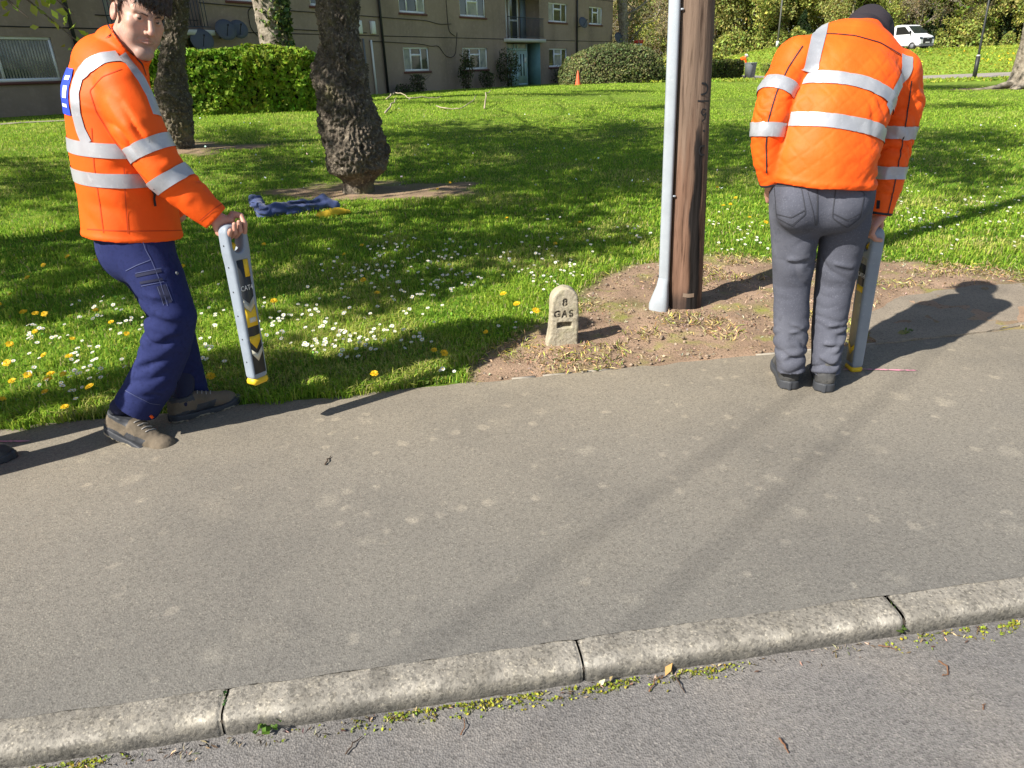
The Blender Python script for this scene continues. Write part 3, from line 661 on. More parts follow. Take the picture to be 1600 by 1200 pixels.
def big_tree(name, label, base, rows, mtl, mine, seed, amp, freq=5., nseg=110, grp=None, ridge=0., hf=1., extra=None):
    rng = np.random.default_rng(seed)
    t = empty(name, tuple(base), label, 'tree', grp)
    trunk_loft(rows, nseg, amp, seed, freq, t, 'trunk', mtl, ridge, hf)
    top = np.array(rows[-1][0]); r0 = rows[-1][1]
    mb = MB(); parts = []; colr = np.array([.17, .24, .035])
    for c, ax, ay in mine:
        d = c-top; L = np.linalg.norm(d); pts = []
        for s in np.linspace(0, 1, 9):
            p = top+d*s+np.array([0, 0, .9*math.sin(math.pi*s)*min(1, L*.12)])+rng.normal(size=3)*.06*L*.2*(0 < s < 1); pts.append(p)
        mb.tube(pts, np.linspace(min(r0*.3, .05), .012, 9), 6)
        P = bough_leaves(c, ax, ay, rng)
        for q in P[::9]: mb.tube([c+(q-c)*.1, c+(q-c)*.6+rng.normal(size=3)*.05, q], [.012, .008, .004], 3, False)
        parts.append(leaves(P, .19, colr, .25, .4, rng))
    if extra is not None: parts += extra(mb, rng, t)
    if mb.n: mb.build('branch', m_twig, t, True)
    if parts: cloud_obj('crown', parts, m_leaf_c, t)
    return t

def pr(u, v, Y): return at(u, v, Y)
Y1 = T1[1]
rows1 = []
for v, uc, w in [(312, 560, 66), (302, 560, 50), (285, 561, 46), (276, 562, 60), (266, 560, 92), (240, 556, 96), (210, 549, 88), (180, 546, 82), (150, 537, 80), (125, 531, 78), (100, 530, 70), (70, 531, 60), (40, 529, 60), (0, 527, 66), (-40, 523, 62), (-120, 512, 58), (-260, 495, 54), (-420, 470, 48)]:
    p = pr(uc, v, Y1); dep = (CR.T @ (p-np.array([0, 0, EYE])))[2]; rows1.append((p, w/2*dep/FPX))
amp1 = lambda z: np.interp(z, [0, .3, .36, .55, 1.6, 2.1, 3, 8], [.02, .02, .075, .085, .085, .06, .035, .03])
Y2 = T2[1]; rows2 = []
for v, uc, w in [(240, 276, 66), (228, 278, 54), (200, 277, 50), (160, 272, 52), (120, 268, 46), (80, 270, 36), (40, 275, 32), (0, 277, 32), (-60, 277, 30), (-200, 272, 28), (-330, 265, 24)]:
    p = pr(uc, v, Y2); dep = (CR.T @ (p-np.array([0, 0, EYE])))[2]; rows2.append((p, .86*w/2*dep/FPX))
P3 = gp(436, 168); Y3 = P3[1]+1.6; rows3 = []
for v, uc, w in [(150, 440, 62), (100, 436, 52), (60, 430, 48), (20, 424, 50), (0, 421, 54), (-60, 414, 52), (-180, 400, 48)]:
    p = pr(uc, v, Y3); dep = (CR.T @ (p-np.array([0, 0, EYE])))[2]; rows3.append((p, w/2*dep/FPX))
rows3[0] = (np.array([rows3[0][0][0], Y3, .3]), rows3[0][1])
Y4 = T4[1]; rows4 = []
for v, uc, w in [(150, 1612, 120), (141, 1609, 84), (130, 1608, 60), (115, 1613, 56), (95, 1618, 52), (60, 1625, 48), (0, 1636, 46), (-150, 1665, 42)]:
    p = pr(uc, v, Y4); dep = (CR.T @ (p-np.array([0, 0, EYE])))[2]; rows4.append((p, w/2*dep/FPX))
OFF = [(-7.4, 4.6, 3.4), (-11.5, 8.6, 4.0), (-17.5, 12.5, 4.5)]          # trees just outside the left edge, whose shade falls on the lawn
tops = [rows1[-1][0], rows2[-1][0], rows4[-1][0]]+[np.array([x, y, z]) for x, y, z in OFF]
own = [[] for _ in tops]
for b in boughs: own[int(np.argmin([np.linalg.norm(b[0]-t)*(1.0 if i != 2 else 1.3) for i, t in enumerate(tops)]))].append(b)
big_tree('burred_tree', 'stout tree with a swollen knobbly burr trunk rising from a narrow base in bare soil', (T1[0], T1[1], rows1[0][0][2]), rows1, m_bark_d, own[0], 3, amp1, 7., 220, ridge=0.)
big_tree('dark_tree', 'dark slender tree with lumpy trunk just behind the man with his head turned', (T2[0], T2[1], rows2[0][0][2]), rows2, m_bark_d, own[1], 5, .08, 5., 130)
def ivy3(mb, rng, t):
    P = []
    for c, r in rows3[1:]:
        for _ in range(170):
            a = rng.normal(.15, .75); P.append(np.array(c)+np.array([math.cos(a)*(r+.06), -abs(math.sin(a))*(r+.06)*1.0, rng.uniform(-.7, .7)]))
    P = np.array(P); cc = np.where(rng.random((len(P), 1)) < .35, np.array([[.24, .28, .08]]), np.array([[.07, .11, .035]])); return [leaves(P, .17, cc, .3, 0, rng)]
big_tree('ivy_tree', 'pale barked tree with ivy up its right side behind the long hedge', (rows3[0][0][0], Y3, .3), rows3, m_bark_g, [], 9, .05, 3., 70, extra=ivy3)
def roots4(mb, rng, t):
    for a, L in ((3.3, 2.6), (3.0, 1.8), (2.6, 1.3), (3.9, 2.0), (4.4, 1.6), (5, 1.2)):
        b = np.array([T4[0]+.35, T4[1], T4[2]+.3]); pts = []
        for s in np.linspace(0, 1, 8):
            q = b+np.array([math.cos(a), math.sin(a), 0])*(.1+L*s)+rng.normal(size=3)*.03; q[2] = terrain(q[0], q[1])+.42*(1-s)**2.2+.02; pts.append(q)
        r_m = MB(); r_m.tube(pts, np.linspace(.2, .03, 8), 7); r_m.build('root', m_bark_g, t, True)
    return []
t4 = big_tree('rooted_tree', 'grey brown tree with roots flaring over bare earth at the right edge', (T4[0]+.4, T4[1], T4[2]), rows4, m_bark_g, own[2], 12, .05, 3.5, 70, extra=roots4, ridge=.04)
for q, (x, y, z) in enumerate(OFF):
    zb = float(terrain(x, y)); rows = [((x, y, zb-.1), .34), ((x, y, zb+.4), .26), ((x-.05, y, 1.6), .23), ((x, y+.1, z), .19)]
    # hanging sprays of young leaves that dip into the top left of the picture
    def sprays(mb, rng, t, q=q):
        if q: return []
        out = []
        src = np.array([x, y+.1, z])
        for tgt in [(20, 5, 4.6), (45, 28, 4.6), (85, -8, 4.7), (115, 22, 4.8), (150, -5, 4.8), (62, -30, 4.6), (118, 62, 4.8), (210, -12, 4.9), (20, -35, 4.4)]:
            e = at(*tgt); up = e+np.array([-.5, -.1, .55]); pts = [src, src*.5+up*.5+[0, 0, .5], up, e*.6+up*.4, e]; mb.tube(pts, [.03, .018, .009, .006, .003], 4, False)
            k = rng.random(26)**.6; P = up+(e-up)*k[:, None]+rng.normal(size=(26, 3))*.05; out.append(leaves(P, .055, (.30, .38, .05), .25, .3, rng))
        return out
    big_tree('verge_tree', ['young leafed tree just left of the view with sprays dipping into the top left corner', 'tree on the lawn left of the view shading the grass', 'tree left of the view nearest the brown flats'][q], (x, y, zb), rows, m_bark, own[3+q], 40+q, .05, 4., 48, extra=sprays)
# young shoots growing from the dark tree near the man's face
tsh = rows2[4][0]; 

# --- hedges and shrubs: a dense twiggy core under a coat of single leaves
def hedge(name, label, cat, lo, hi, R, c, nleaf, size, col, col2, seed, group=None, dome=False, jag=.12):
    rng = np.random.default_rng(seed); lo = np.asarray(lo, float); hi = np.asarray(hi, float); ext = hi-lo; mid = (hi+lo)/2
    t = empty(name, tuple(np.asarray(c)), label, cat, group)
    if dome:
        D = rng.normal(size=(nleaf, 3)); D[:, 2] = np.abs(D[:, 2]); D /= np.linalg.norm(D, axis=1)[:, None]
        q = np.abs(D)**1.0; nn = (q**2.6).sum(1)**(1/2.6); P = D/nn[:, None]*(ext/2*np.array([1, 1, 2]))+np.array([mid[0], mid[1], lo[2]]); N = D
    else:
        A = np.array([ext[0]*ext[2]*1.6, ext[0]*ext[1], ext[1]*ext[2], ext[1]*ext[2], ext[0]*ext[2]*.4]); A = A/A.sum(); k = rng.choice(5, nleaf, p=A); U = rng.random((nleaf, 3)); P = lo+U*ext; N = np.zeros((nleaf, 3))
        for f, (ax_i, val, s) in enumerate(((1, lo[1], -1), (2, hi[2], 1), (0, lo[0], -1), (0, hi[0], 1), (1, hi[1], 1))): P[k == f, ax_i] = val; N[k == f, ax_i] = s
        # soften the corners
        q = (P-mid)/(ext/2); nn = (np.abs(q)**9).sum(1)**(1/9); P = mid+q/nn[:, None]*ext/2
    w = fbm(P*1.6, seed, 3)*jag+fbm(P*4.5, seed+4, 2)*jag*.45
    dep = -np.abs(rng.normal(size=nleaf))*.09
    P = P+N*(w+dep)[:, None]; hole = vnoise(P*5, seed+9)+.5*vnoise(P*11, seed+2); keep = hole > -.75; P = P[keep]; N = N[keep]
    f = smooth(-.5, .6, fbm(P*.7, seed+20, 2))[:, None]; cc = np.asarray(col)*(1-f)+np.asarray(col2)*f
    Pw = P @ R.T+c; parts = [leaves(Pw, size, cc, .28, .2, rng, nrm=N @ R.T)]
    # core
    n1, n2 = 22, 40; th = np.linspace(0, 2*np.pi, n2, endpoint=False); ph = np.linspace(0, np.pi, n1); D = np.stack([np.sin(ph)[:, None]*np.cos(th), np.sin(ph)[:, None]*np.sin(th), np.cos(ph)[:, None]+0*th], -1).reshape(-1, 3)
    pw = 2.6 if dome else 7; nn = (np.abs(D)**pw).sum(1)**(1/pw); S = D/nn[:, None]*(ext/2*(np.array([1, 1, 2]) if dome else 1)-.13); S = S+(np.array([mid[0], mid[1], lo[2]]) if dome else mid)
    S = S+D*fbm(S*1.6, seed, 3)[:, None]*jag; S[:, 2] = np.maximum(S[:, 2], lo[2]-.2)
    i = np.arange(n1-1)[:, None]*n2; j = np.arange(n2)[None]; F = np.stack([i+j, i+n2+j, i+n2+(j+1) % n2, i+(j+1) % n2], -1).reshape(-1, 4)
    link('twig_core', np_mesh('twig_core', S @ R.T+c, [F], [m_core]), t)
    cloud_obj('foliage', parts, m_leaf, t); return t
m_core = mat('twig_core', (.035, .03, .02), 1, spec=.05, var=[(9, (.075, .06, .04), .5, .7), (20, (.02, .035, .01), .5, .7)], bump=[(14, 1., .08)])
def frame(d): d = nrmz([d[0], d[1], 0]); return np.stack([d, [-d[1], d[0], 0], [0, 0, 1.]], 1)
h0, h1 = gp(215, 186), gp(506, 174); ctr = (h0+h1)/2; L_ = np.linalg.norm((h1-h0)[:2]); dep = (CR.T @ (ctr-np.array([0, 0, EYE])))[2]
Hh = 86*dep/FPX/.93
hedge('clipped_hedge', 'long clipped green hedge with a brown patch in front of the flats', 'hedge', (-L_/2, 0, -.05), (L_/2, 1.5, Hh), frame(h1-h0), ctr, 15000, .135, (.20, .32, .03), (.30, .40, .045), 61)
d0, d1 = gp(909, 133), gp(1062, 128); ctr = (d0+d1)/2; L_ = np.linalg.norm((d1-d0)[:2]); dep = (CR.T @ (ctr-np.array([0, 0, EYE])))[2]
hedge('dome_shrub', 'big grey green shrub clipped to a smooth dome beside the wooden pole', 'shrub', (-L_/2, .0, -.05), (L_/2, L_*.7, 58*dep/FPX), frame(d1-d0), ctr, 15000, .12, (.14, .175, .065), (.24, .26, .10), 71, dome=True, jag=.10)
e0, e1 = gp(1095, 126), gp(1163, 123.5); ctr = (e0+e1)/2; L_ = np.linalg.norm((e1-e0)[:2]); dep = (CR.T @ (ctr-np.array([0, 0, EYE])))[2]
hedge('low_hedge', 'low square cut olive hedge by the grey bin in the distance', 'hedge', (-L_/2, 0, -.05), (L_/2, 1.3, 28*dep/FPX), frame(e1-e0), ctr, 5000, .16, (.10, .12, .035), (.18, .19, .05), 81)
# shrubs against the flats
SH = [(695, 128, 3.2, .55, 1.9, 'tall thin dark shrub against the flats between two ground floor windows'), (745, 128, 5.1, .6, 1.0, 'low straggly shrub under a ground floor window of the flats'), (787, 130, 7.2, .9, 2.0, 'bushy dark shrub left of the teal entrance'), (625, 140, -.8, .5, .9, 'small sparse shrub beside the black drainpipe'), (865, 130, 14.2, 1.9, 1.1, 'wide low dark shrub right of the teal entrance'), (895, 130, 16.0, .6, .9, 'small dark bush by the orange cone'), (600, 146, -1.8, .8, .45, 'dark ground hugging shrub at the foot of the drainpipe'), (1213, 120, None, 1.6, 1.0, 'small dark clipped shrub right of the grey bin')]
for q, (u, v, s_, w_, h_, lab) in enumerate(SH):
    c = fac(s_, .75, .70) if s_ is not None else gp(u, v); rng = np.random.default_rng(200+q)
    t = empty('shrub', tuple(c), lab, 'shrub', 'shrubs at the foot of the flats' if s_ is not None else None)
    mb = MB(); tips = []
    for k in range(9): mb.tube([c+rng.normal(size=3)*[.12, .12, 0], c+np.array([rng.normal()*w_*.3, rng.normal()*w_*.3, h_*.6]), c+np.array([rng.normal()*w_*.5, rng.normal()*w_*.4, h_*rng.uniform(.8, 1.05)])], [.025, .015, .006], 4)
    mb.build('stem', m_twig, t, True)
    n = int(900*max(.4, w_*h_)); P = rng.normal(size=(n, 3)); P /= np.linalg.norm(P, axis=1)[:, None]; P *= rng.random((n, 1))**.4; P = P*[w_*.8, w_*.6, h_*.52]+[0, 0, h_*.52]; P += .15*np.stack([vnoise(P*3, 1), vnoise(P*3, 2), vnoise(P*3, 3)], 1)
    cloud_obj('foliage', [leaves(c+P, .10, (.07, .095, .035), .4, .2, rng)], m_leaf, t)

# --- the wood on the bank
def proto(kind, seed):
    rng = np.random.default_rng(seed); mb = MB(); H = {'ivy': 11, 'lime': 10, 'twiggy': 11, 'dark': 4.2, 'olive': 9, 'shrub': 2.6}[kind]
    tips = []; parts = []
    if kind in ('dark', 'shrub'):
        mb.tube([(0, 0, -.5), (0, 0, H*.6)], [.12, .05], 6)
        n = 1700; h = rng.random(n); rad = (1-h)**.6*(1.25 if kind == 'dark' else 1.8)*(.75+.25*rng.random(n)); a = rng.random(n)*6.283
        P = np.stack([np.cos(a)*rad, np.sin(a)*rad, h*H], 1); P += .35*np.stack([vnoise(P*1.3, 1), vnoise(P*1.3, 2), vnoise(P*1.3, 3)], 1)
        parts.append(leaves(P, .30, (.035, .06, .022) if kind == 'dark' else (.33, .37, .09), .35, .1, rng))
    else:
        r = .2 if kind != 'ivy' else .27; pts = [np.array([0, 0, -.6])]; d = np.array([0, 0, 1.])
        for i in range(7): d = nrmz(d+rng.normal(size=3)*[.07, .07, 0]); pts.append(pts[-1]+d*H*.13)
        mb.tube(pts, np.linspace(r, r*.45, 8), 8)
        for i in range(3, 8):
            for k in range(2 if kind != 'ivy' else 1): grow(mb, pts[i], nrmz([rng.normal(), rng.normal(), .75]), H*.24, r*.38, 2, tips, rng, n=4)
        tp = np.array([t_[0] for t_ in tips]); base = {'ivy': (.19, .25, .04), 'lime': (.37, .40, .095), 'twiggy': (.42, .36, .19), 'olive': (.36, .37, .11)}[kind]
        m = {'ivy': 16, 'lime': 26, 'twiggy': 14, 'olive': 20}[kind]
        P = np.repeat(tp, m, 0)+rng.normal(size=(len(tp)*m, 3))*.42; sz = .34 if kind != 'twiggy' else .26
        parts.append(leaves(P, sz, base, .3, .2, rng, aspect=.62 if kind != 'twiggy' else .22))
        # lower growth and ivy on the trunk
        n = {'ivy': 1700, 'lime': 1100, 'twiggy': 800, 'olive': 1100}[kind]; h = rng.random(n)*H*.8; a = rng.random(n)*6.283; ra = (.45 if kind == 'ivy' else .9)*(.6+.6*rng.random(n))*(1+.6*vnoise(np.stack([h*.8, a, 0*h], 1), 4))
        P = np.stack([np.cos(a)*ra, np.sin(a)*ra, h], 1); parts.append(leaves(P, .30, (.19, .25, .04) if kind == 'ivy' else base, .35, .1, rng))
    return mb, parts
m_wood_bark = mat('wood_bark', (.36, .32, .25), .95, var=[(4, (.11, .09, .07), .4, .65)])
PR = {}
for kind, ns in (('ivy', 3), ('lime', 3), ('twiggy', 3), ('olive', 3), ('dark', 2), ('shrub', 2)):
    for q in range(ns):
        mb, parts = proto(kind, 500+10*q+len(kind)); V = np.vstack(mb.V); tm = np_mesh('trunk', V, [np.vstack(f) for f in (mb.F4, mb.F3) if len(f)], [m_wood_bark])
        V = []; F = []; C = []; n = 0
        for v, f, c in parts: V.append(v); F.append(f+n); C.append(c); n += len(v)
        cm = np_mesh('crown', np.vstack(V), [np.vstack(F)], [m_leaf], False); set_col(cm, 'Col', np.vstack(C)); PR.setdefault(kind, []).append((tm, cm))
LAB = {'ivy': ('ivy_tree', 'ivy clad tree in the sunlit wood on the bank', 'ivy clad trees in the wood'), 'lime': ('leafy_tree', 'lime green leafy tree in the wood on the bank', 'lime green trees in the wood'), 'twiggy': ('bare_tree', 'tan twiggy half bare tree in the wood', 'bare trees in the wood'), 'olive': ('olive_tree', 'olive leaved tree in the wood on the bank', 'olive trees in the wood'), 'dark': ('conifer', 'small dark conical evergreen at the edge of the wood', 'dark evergreens in the wood'), 'shrub': ('undergrowth_shrub', 'pale green shrub along the foot of the wood', 'shrubs along the foot of the wood')}
def wood_tree(kind, x, y, s, rng):
    tm, cm = PR[kind][rng.integers(len(PR[kind]))]; nm, lab, grp = LAB[kind]
    t = empty(nm, (x, y, float(terrain(x, y))), lab, 'tree' if kind != 'shrub' else 'shrub', grp, rz=rng.random()*6.28); t.scale = (s, s, s*rng.uniform(.9, 1.15))
    for n_, me in (('trunk', tm), ('crown', cm)):
        c = bpy.data.objects.new(n_, me); COL.objects.link(c); c.parent = t
rng = np.random.default_rng(77)
for row, (y0, st, s) in enumerate(((80.6, 2.2, .55), (82, 2.5, .8), (86, 2.9, .95), (92, 3.3, 1.1), (100, 4.2, 1.35), (112, 6, 1.8))):
    for x in np.arange(4+row*.5, 82+row*6, st):
        u = x/80*(1)+rng.normal()*.1
        pk = dict(twiggy=.58, olive=.30, lime=.12) if x < 26 else (dict(lime=.30, olive=.25, twiggy=.30, ivy=.15) if x < 42 else dict(ivy=.34, lime=.3, olive=.1, twiggy=.26))
        kind = rng.choice(list(pk), p=list(pk.values())); wood_tree(kind, x+rng.normal()*.7, y0+rng.normal()*1.2, s*rng.uniform(.85, 1.2), rng)
for x in np.arange(6, 80, 1.9): wood_tree('shrub', x+rng.normal()*.6, 79.4+rng.normal()*.5, rng.uniform(.5, 1.15), rng)
for u, y, s in ((1172, 80.5, 1.0), (1250, 80, .8), (1470, 80.5, .7), (1560, 81, 1.1), (1590, 81, .9), (1440, 81, 1.0)): p = at(u, 80, y); wood_tree('dark', p[0], y, s, rng)
# ivy grown tree standing right of the flats
pb = at(972, 85, 58); rg = np.random.default_rng(31); tb = empty('mottled_tree', (pb[0], 58, .5), 'mottled grey trunked tree just right of the flats behind the domed shrub', 'tree')
trunk_loft([((pb[0], 58, .3), .42), ((pb[0]+.1, 58, 3), .36), ((pb[0]-.05, 58, 6), .33), ((pb[0]+.2, 58, 10), .25)], 40, .12, 33, 2., tb, 'trunk', m_bark_g)
mb = MB(); tips = []
for z in (2.6, 3.6, 5, 6.5, 8): grow(mb, np.array([pb[0], 58, z]), nrmz([abs(rg.normal())+.4, rg.normal()*.5, .8]), 2.4, .12, 2, tips, rg, n=5)
mb.build('branch', m_bark_g, tb, True); tp = np.array([q[0] for q in tips]); P = np.repeat(tp, 9, 0)+rg.normal(size=(len(tp)*9, 3))*.35
cloud_obj('crown', [leaves(P, .2, (.28, .28, .09), .3, .2, rg)], m_leaf, tb)

# ------------------------------------------------------------------ grass
def grass():
    rng = np.random.default_rng(5); N = 690000
    r = 2.6*np.exp(rng.random(N)**.92*math.log(42/2.6)); a = rng.uniform(-.90, .90, N); x = r*np.sin(a); y = r*np.cos(a)
    # clumping
    k = rng.random(N) < .5; x = x+np.where(k, .02*rng.normal(size=N)*r/4, 0)
    e_ = (x-F0[0])*FN[0]+(y-F0[1])*FN[1]; s = y-edge(x)
    rag_ = .035*fbm(np.stack([x*7, 0*x, 0*x], 1), 4, 3)
    ok = (s > .0+rag_) & (e_ > .25) & (y < 47.2)
    x, y, r, s = x[ok], y[ok], r[ok], s[ok]
    sl2 = poly_sd(np.stack([x, y], 1), sl_[:, :2]); sm_ = soil(x, y)
    pn = vnoise(np.stack([x*14, y*14, 0*x], 1), 3)
    ok = (rng.random(len(x)) > sm_*1.06-.025) & (sl2 > .03) & ((sm_ < .5) | (pn > .1) | (rng.random(len(x)) < .2))
    x, y, r, s, sm_ = x[ok], y[ok], r[ok], s[ok], sm_[ok]; n = len(x)
    cl = fbm(np.stack([x*2.3, y*2.3, 0*x], 1), 8, 3); cl2 = vnoise(np.stack([x*9, y*9, 0*x], 1), 18)
    z = terrain(x, y)+.002; h = (.030+.022*rng.random(n)+.014*np.clip(cl, -1, 1)+.016*cl2)*np.clip(1-.55*sm_, .4, 1)*(1+.010*r); h *= np.where(s < .35, 1.25, 1); h = np.clip(h, .012, .12)
    w = .0021*np.maximum(1, r/4.2)*(1+.5*rng.random(n)); az = rng.random(n)*6.283; ln = rng.uniform(.25, 1.15, n)
    B = np.stack([x, y, z], 1); dirv = np.stack([np.cos(az), np.sin(az), 0*az], 1); sd = np.stack([-np.sin(az+rng.normal(size=n)*.5), np.cos(az), 0*az], 1)
    mid = B+np.stack([0*h, 0*h, h*.6], 1)+dirv*(h*ln*.3)[:, None]; tip = B+np.stack([0*h, 0*h, h*(1.05-.42*ln)], 1)+dirv*(h*ln*1.05)[:, None]
    near = r < 8.5
    V = np.stack([B-sd*w[:, None], B+sd*w[:, None], mid+sd*w[:, None]*.8, mid-sd*w[:, None]*.8, tip], 1)
    base = np.array([.31, .48, .045]); yel = np.array([.47, .53, .085]); dk = np.array([.165, .33, .032]); dry = np.array([.42, .36, .18])
    f = np.clip(.5+.5*cl+.3*rng.normal(size=n), 0, 1)[:, None]; c = dk*(1-f)+base*f; g = (rng.random(n) < .22)[:, None]; c = np.where(g, yel, c); pw = smooth(.15, .6, fbm(np.stack([x*1.1, y*1.1, 0*x], 1), 61, 3))*.45; c = np.where((rng.random(n) < pw)[:, None], np.array([.50, .50, .14]), c); c = np.where((rng.random(n) < .05+.3*(sm_ > .2))[:, None], dry, c); c = c*(1+.18*rng.normal(size=(n, 1)))
    fr = smooth(8, 30, r)[:, None]; c = c*(1-fr*.5)+fr*.5*np.array([.36, .52, .06])
    c = np.clip(c, .01, .75)
    Vn = V[near].reshape(-1, 3); k = np.arange(near.sum())*5; F4 = np.stack([k, k+1, k+2, k+3], 1); F3 = np.stack([k+3, k+2, k+4], 1)
    fa = V[~near][:, [0, 1, 4]].reshape(-1, 3); k2 = np.arange((~near).sum())*3+len(Vn); F3b = np.stack([k2, k2+1, k2+2], 1)
    me = np_mesh('grass', np.vstack([Vn, fa]), [F4, np.vstack([F3, F3b])], [m_grass], True)
    set_col(me, 'Col', np.vstack([np.repeat(c[near], 5, 0), np.repeat(c[~near], 3, 0)])); tag(link('grass', me), kind='stuff')
m_grass = mat('grass_blade', (.1, .2, .03), .65, attr='Col', trans=.46, spec=.12)
grass()
# broad weed leaves among the grass by the pavement
rng = np.random.default_rng(15); n = 5200; x = rng.uniform(-4.2, 1.6, n); y = edge(x)+.01+rng.random(n)**1.4*2.0; c_ = vnoise(np.stack([x*3, y*3, 0*x], 1), 5); k = (soil(x, y) < .35) & (c_ > -.15); x, y = x[k], y[k]
P = np.stack([x, y, terrain(x, y)+rng.uniform(.008, .04, len(x))], 1); tag(cloud_obj('clover', [leaves(P, .022, (.20, .34, .05), .25, 1.6, rng, aspect=.7)], m_leaf), kind='stuff')
# litter, straw and clods on the bare soil
m_straw = mat('straw', (.4, .3, .18), .9, attr='Col', spec=.15)
n = 9000; x = rng.uniform(-1.2, 4.5, n); y = edge(x)+rng.random(n)*1.9+.02; k = (soil(x, y) > .45) & (poly_sd(np.stack([x, y], 1), sl_[:, :2]) > .02); x, y = x[k], y[k]; cl = vnoise(np.stack([x*5, y*5, 0*x], 1), 9); k = cl+rng.normal(size=len(x))*.4 > -.1; x, y = x[k], y[k]
P = np.stack([x, y, terrain(x, y)+.012+.012*rng.random(len(x))], 1); cc = np.where(rng.random((len(x), 1)) < .55, [[.46, .35, .20]], np.where(rng.random((len(x), 1)) < .5, [[.28, .19, .11]], [[.52, .46, .36]]))
tag(cloud_obj('straw_litter', [leaves(P, .026, cc, .25, 1.5, rng, aspect=.13)], m_straw), kind='stuff')
x2 = x[::3]+.03; y2 = y[::3]+.02; P = np.stack([x2, y2, terrain(x2, y2)+.012], 1); tag(cloud_obj('wood_chips', [leaves(P, .018, np.array([.33, .25, .18]), .3, 1., rng, aspect=.7)], m_straw), kind='stuff')
bm = bmesh.new(); bmesh.ops.create_icosphere(bm, subdivisions=1, radius=1); iv = np.array([v.co[:] for v in bm.verts]); bm.verts.index_update(); jf = np.array([[v.index for v in f.verts] for f in bm.faces]); bm.free()
n = 2600; x = rng.uniform(-1.2, 4.5, n); y = edge(x)+rng.random(n)*1.8+.02; k = (soil(x, y) > .6) & (poly_sd(np.stack([x, y], 1), sl_[:, :2]) > .02); x, y = x[k], y[k]; n = len(x); sz = .004+.011*rng.random(n)**3
V = np.stack([x, y, terrain(x, y)+.008], 1)[:, None]+iv[None]*sz[:, None, None]*rng.uniform(.6, 1.3, (n, 12, 1))*[1, 1, .7]; me = np_mesh('soil_clods', V.reshape(-1, 3), [(jf[None]+np.arange(n)[:, None, None]*12).reshape(-1, 3)], [m_straw], False)
set_col(me, 'Col', np.repeat(np.array([.26, .195, .14])*(1+.2*rng.normal(size=(n, 1))), 12, 0)); tag(link('soil_clods', me), kind='stuff')
# moss and seedlings in the gutter
n = 5200; x = rng.uniform(-1.6, 2.4, n); dn = fbm(np.stack([x*2.6, 0*x, 0*x], 1), 14, 3); dd = np.abs(rng.normal(size=n))*.018; ok = dn+.35*rng.normal(size=n)*.5 > .02-.25*smooth(.6, 1.6, x)*(1-smooth(1.75, 1.9, x)); x = x[ok]; dd = dd[ok]
k2 = vnoise(np.stack([x*38, dd*60, 0*x], 1), 6) > -.15; x, dd = x[k2], dd[k2]; P = np.stack([x, kerbf(x)-.112-dd, -.0585+.007*rng.random(len(x))*np.exp(-dd*30)], 1)
tag(cloud_obj('gutter_moss', [leaves(P, .008, np.where(rng.random((len(x), 1)) < .8, [[.40, .42, .05]], [[.20, .26, .04]]), .2, 1.2, rng, aspect=.8)], m_leaf), kind='stuff')
n = 420; x = rng.uniform(-1.6, 2.2, n); P = np.stack([x, kerbf(x)-.108-np.abs(rng.normal(size=n))*.022, np.full(n, -.056)], 1); tag(cloud_obj('gutter_debris', [leaves(P, .016, np.where(rng.random((n, 1)) < .5, [[.10, .07, .045]], [[.33, .26, .17]]), .3, 1.5, rng, aspect=.25)], m_straw), kind='stuff')
def weed(u, v, z, n, sz, lab, colr):
    c = gz(u, v, z); r = np.random.default_rng(int(u)); t = empty('weed', tuple(c), lab, 'weed', None); mb = MB(); parts = []
    for k in range(n):
        a = r.random()*6.28; e = c+np.array([math.cos(a), math.sin(a), 0])*sz*r.uniform(.3, 1.1)+[0, 0, sz*r.uniform(.3, 1.0)]; mb.tube([c, (c+e)/2+[0, 0, sz*.2], e], .0012, 4)
        lf = leaves(np.array([e]), sz*.62, colr, .2, 2.0, r, aspect=.8, cup=.3); cloud_obj('leaf', [lf], m_leaf, t)
    mb.build('stem', m_leaf2, t, True)
m_leaf2 = mat('weed_stem', (.10, .16, .04), .7)
weed(420, 1136, -.055, 16, .036, 'small round leaved green weed in the gutter by the left kerb joint', (.10, .20, .03)); weed(348, 1102, -.02, 9, .022, 'tiny green weed growing out of the left kerb joint', (.05, .11, .03)); weed(1393, 952, -.03, 9, .022, 'dark green weed in the crack of the right kerb joint', (.035, .08, .02)); weed(1402, 985, -.055, 12, .03, 'green weed on the road below the right kerb joint', (.07, .13, .02)); weed(910, 1050, -.055, 6, .02, 'tiny green weed at the foot of the middle kerb joint', (.06, .14, .03)); weed(1415, 522, .02, 8, .03, 'small weed at the corner of the concrete crossing slab', (.09, .15, .03))

# rough sward on the bank and the far lawn, and dead grass fraying into the bare soil
rng = np.random.default_rng(8); n = 34000; x = rng.uniform(8, 84, n); y = np.where(rng.random(n) < .75, rng.uniform(56.8, 72.2, n), rng.uniform(42, 47.2, n)); P = np.stack([x, y, terrain(x, y)+.06], 1); f = rng.random((n, 1))
f = np.clip(f*.6+.4+.5*fbm(np.stack([x*.35, y*.5, 0*x], 1), 6, 2)[:, None], 0, 1); tag(cloud_obj('bank_grass', [leaves(P, .26, np.array([.20, .33, .03])*(1-f)+np.array([.40, .45, .07])*f, .2, .8, rng, aspect=.3)], m_leaf), kind='stuff')
n = 26000; x = rng.uniform(-1.4, 5, n); y = edge(x)+rng.random(n)*2.1; so = soil(x, y); pt = vnoise(np.stack([x*4, y*4, 0*x], 1), 33); k = (so > .12) & (poly_sd(np.stack([x, y], 1), sl_[:, :2]) > .02) & ((so < .8) | (pt > .28)) & (pt+rng.normal(size=n)*.3 > -.05); x, y = x[k], y[k]
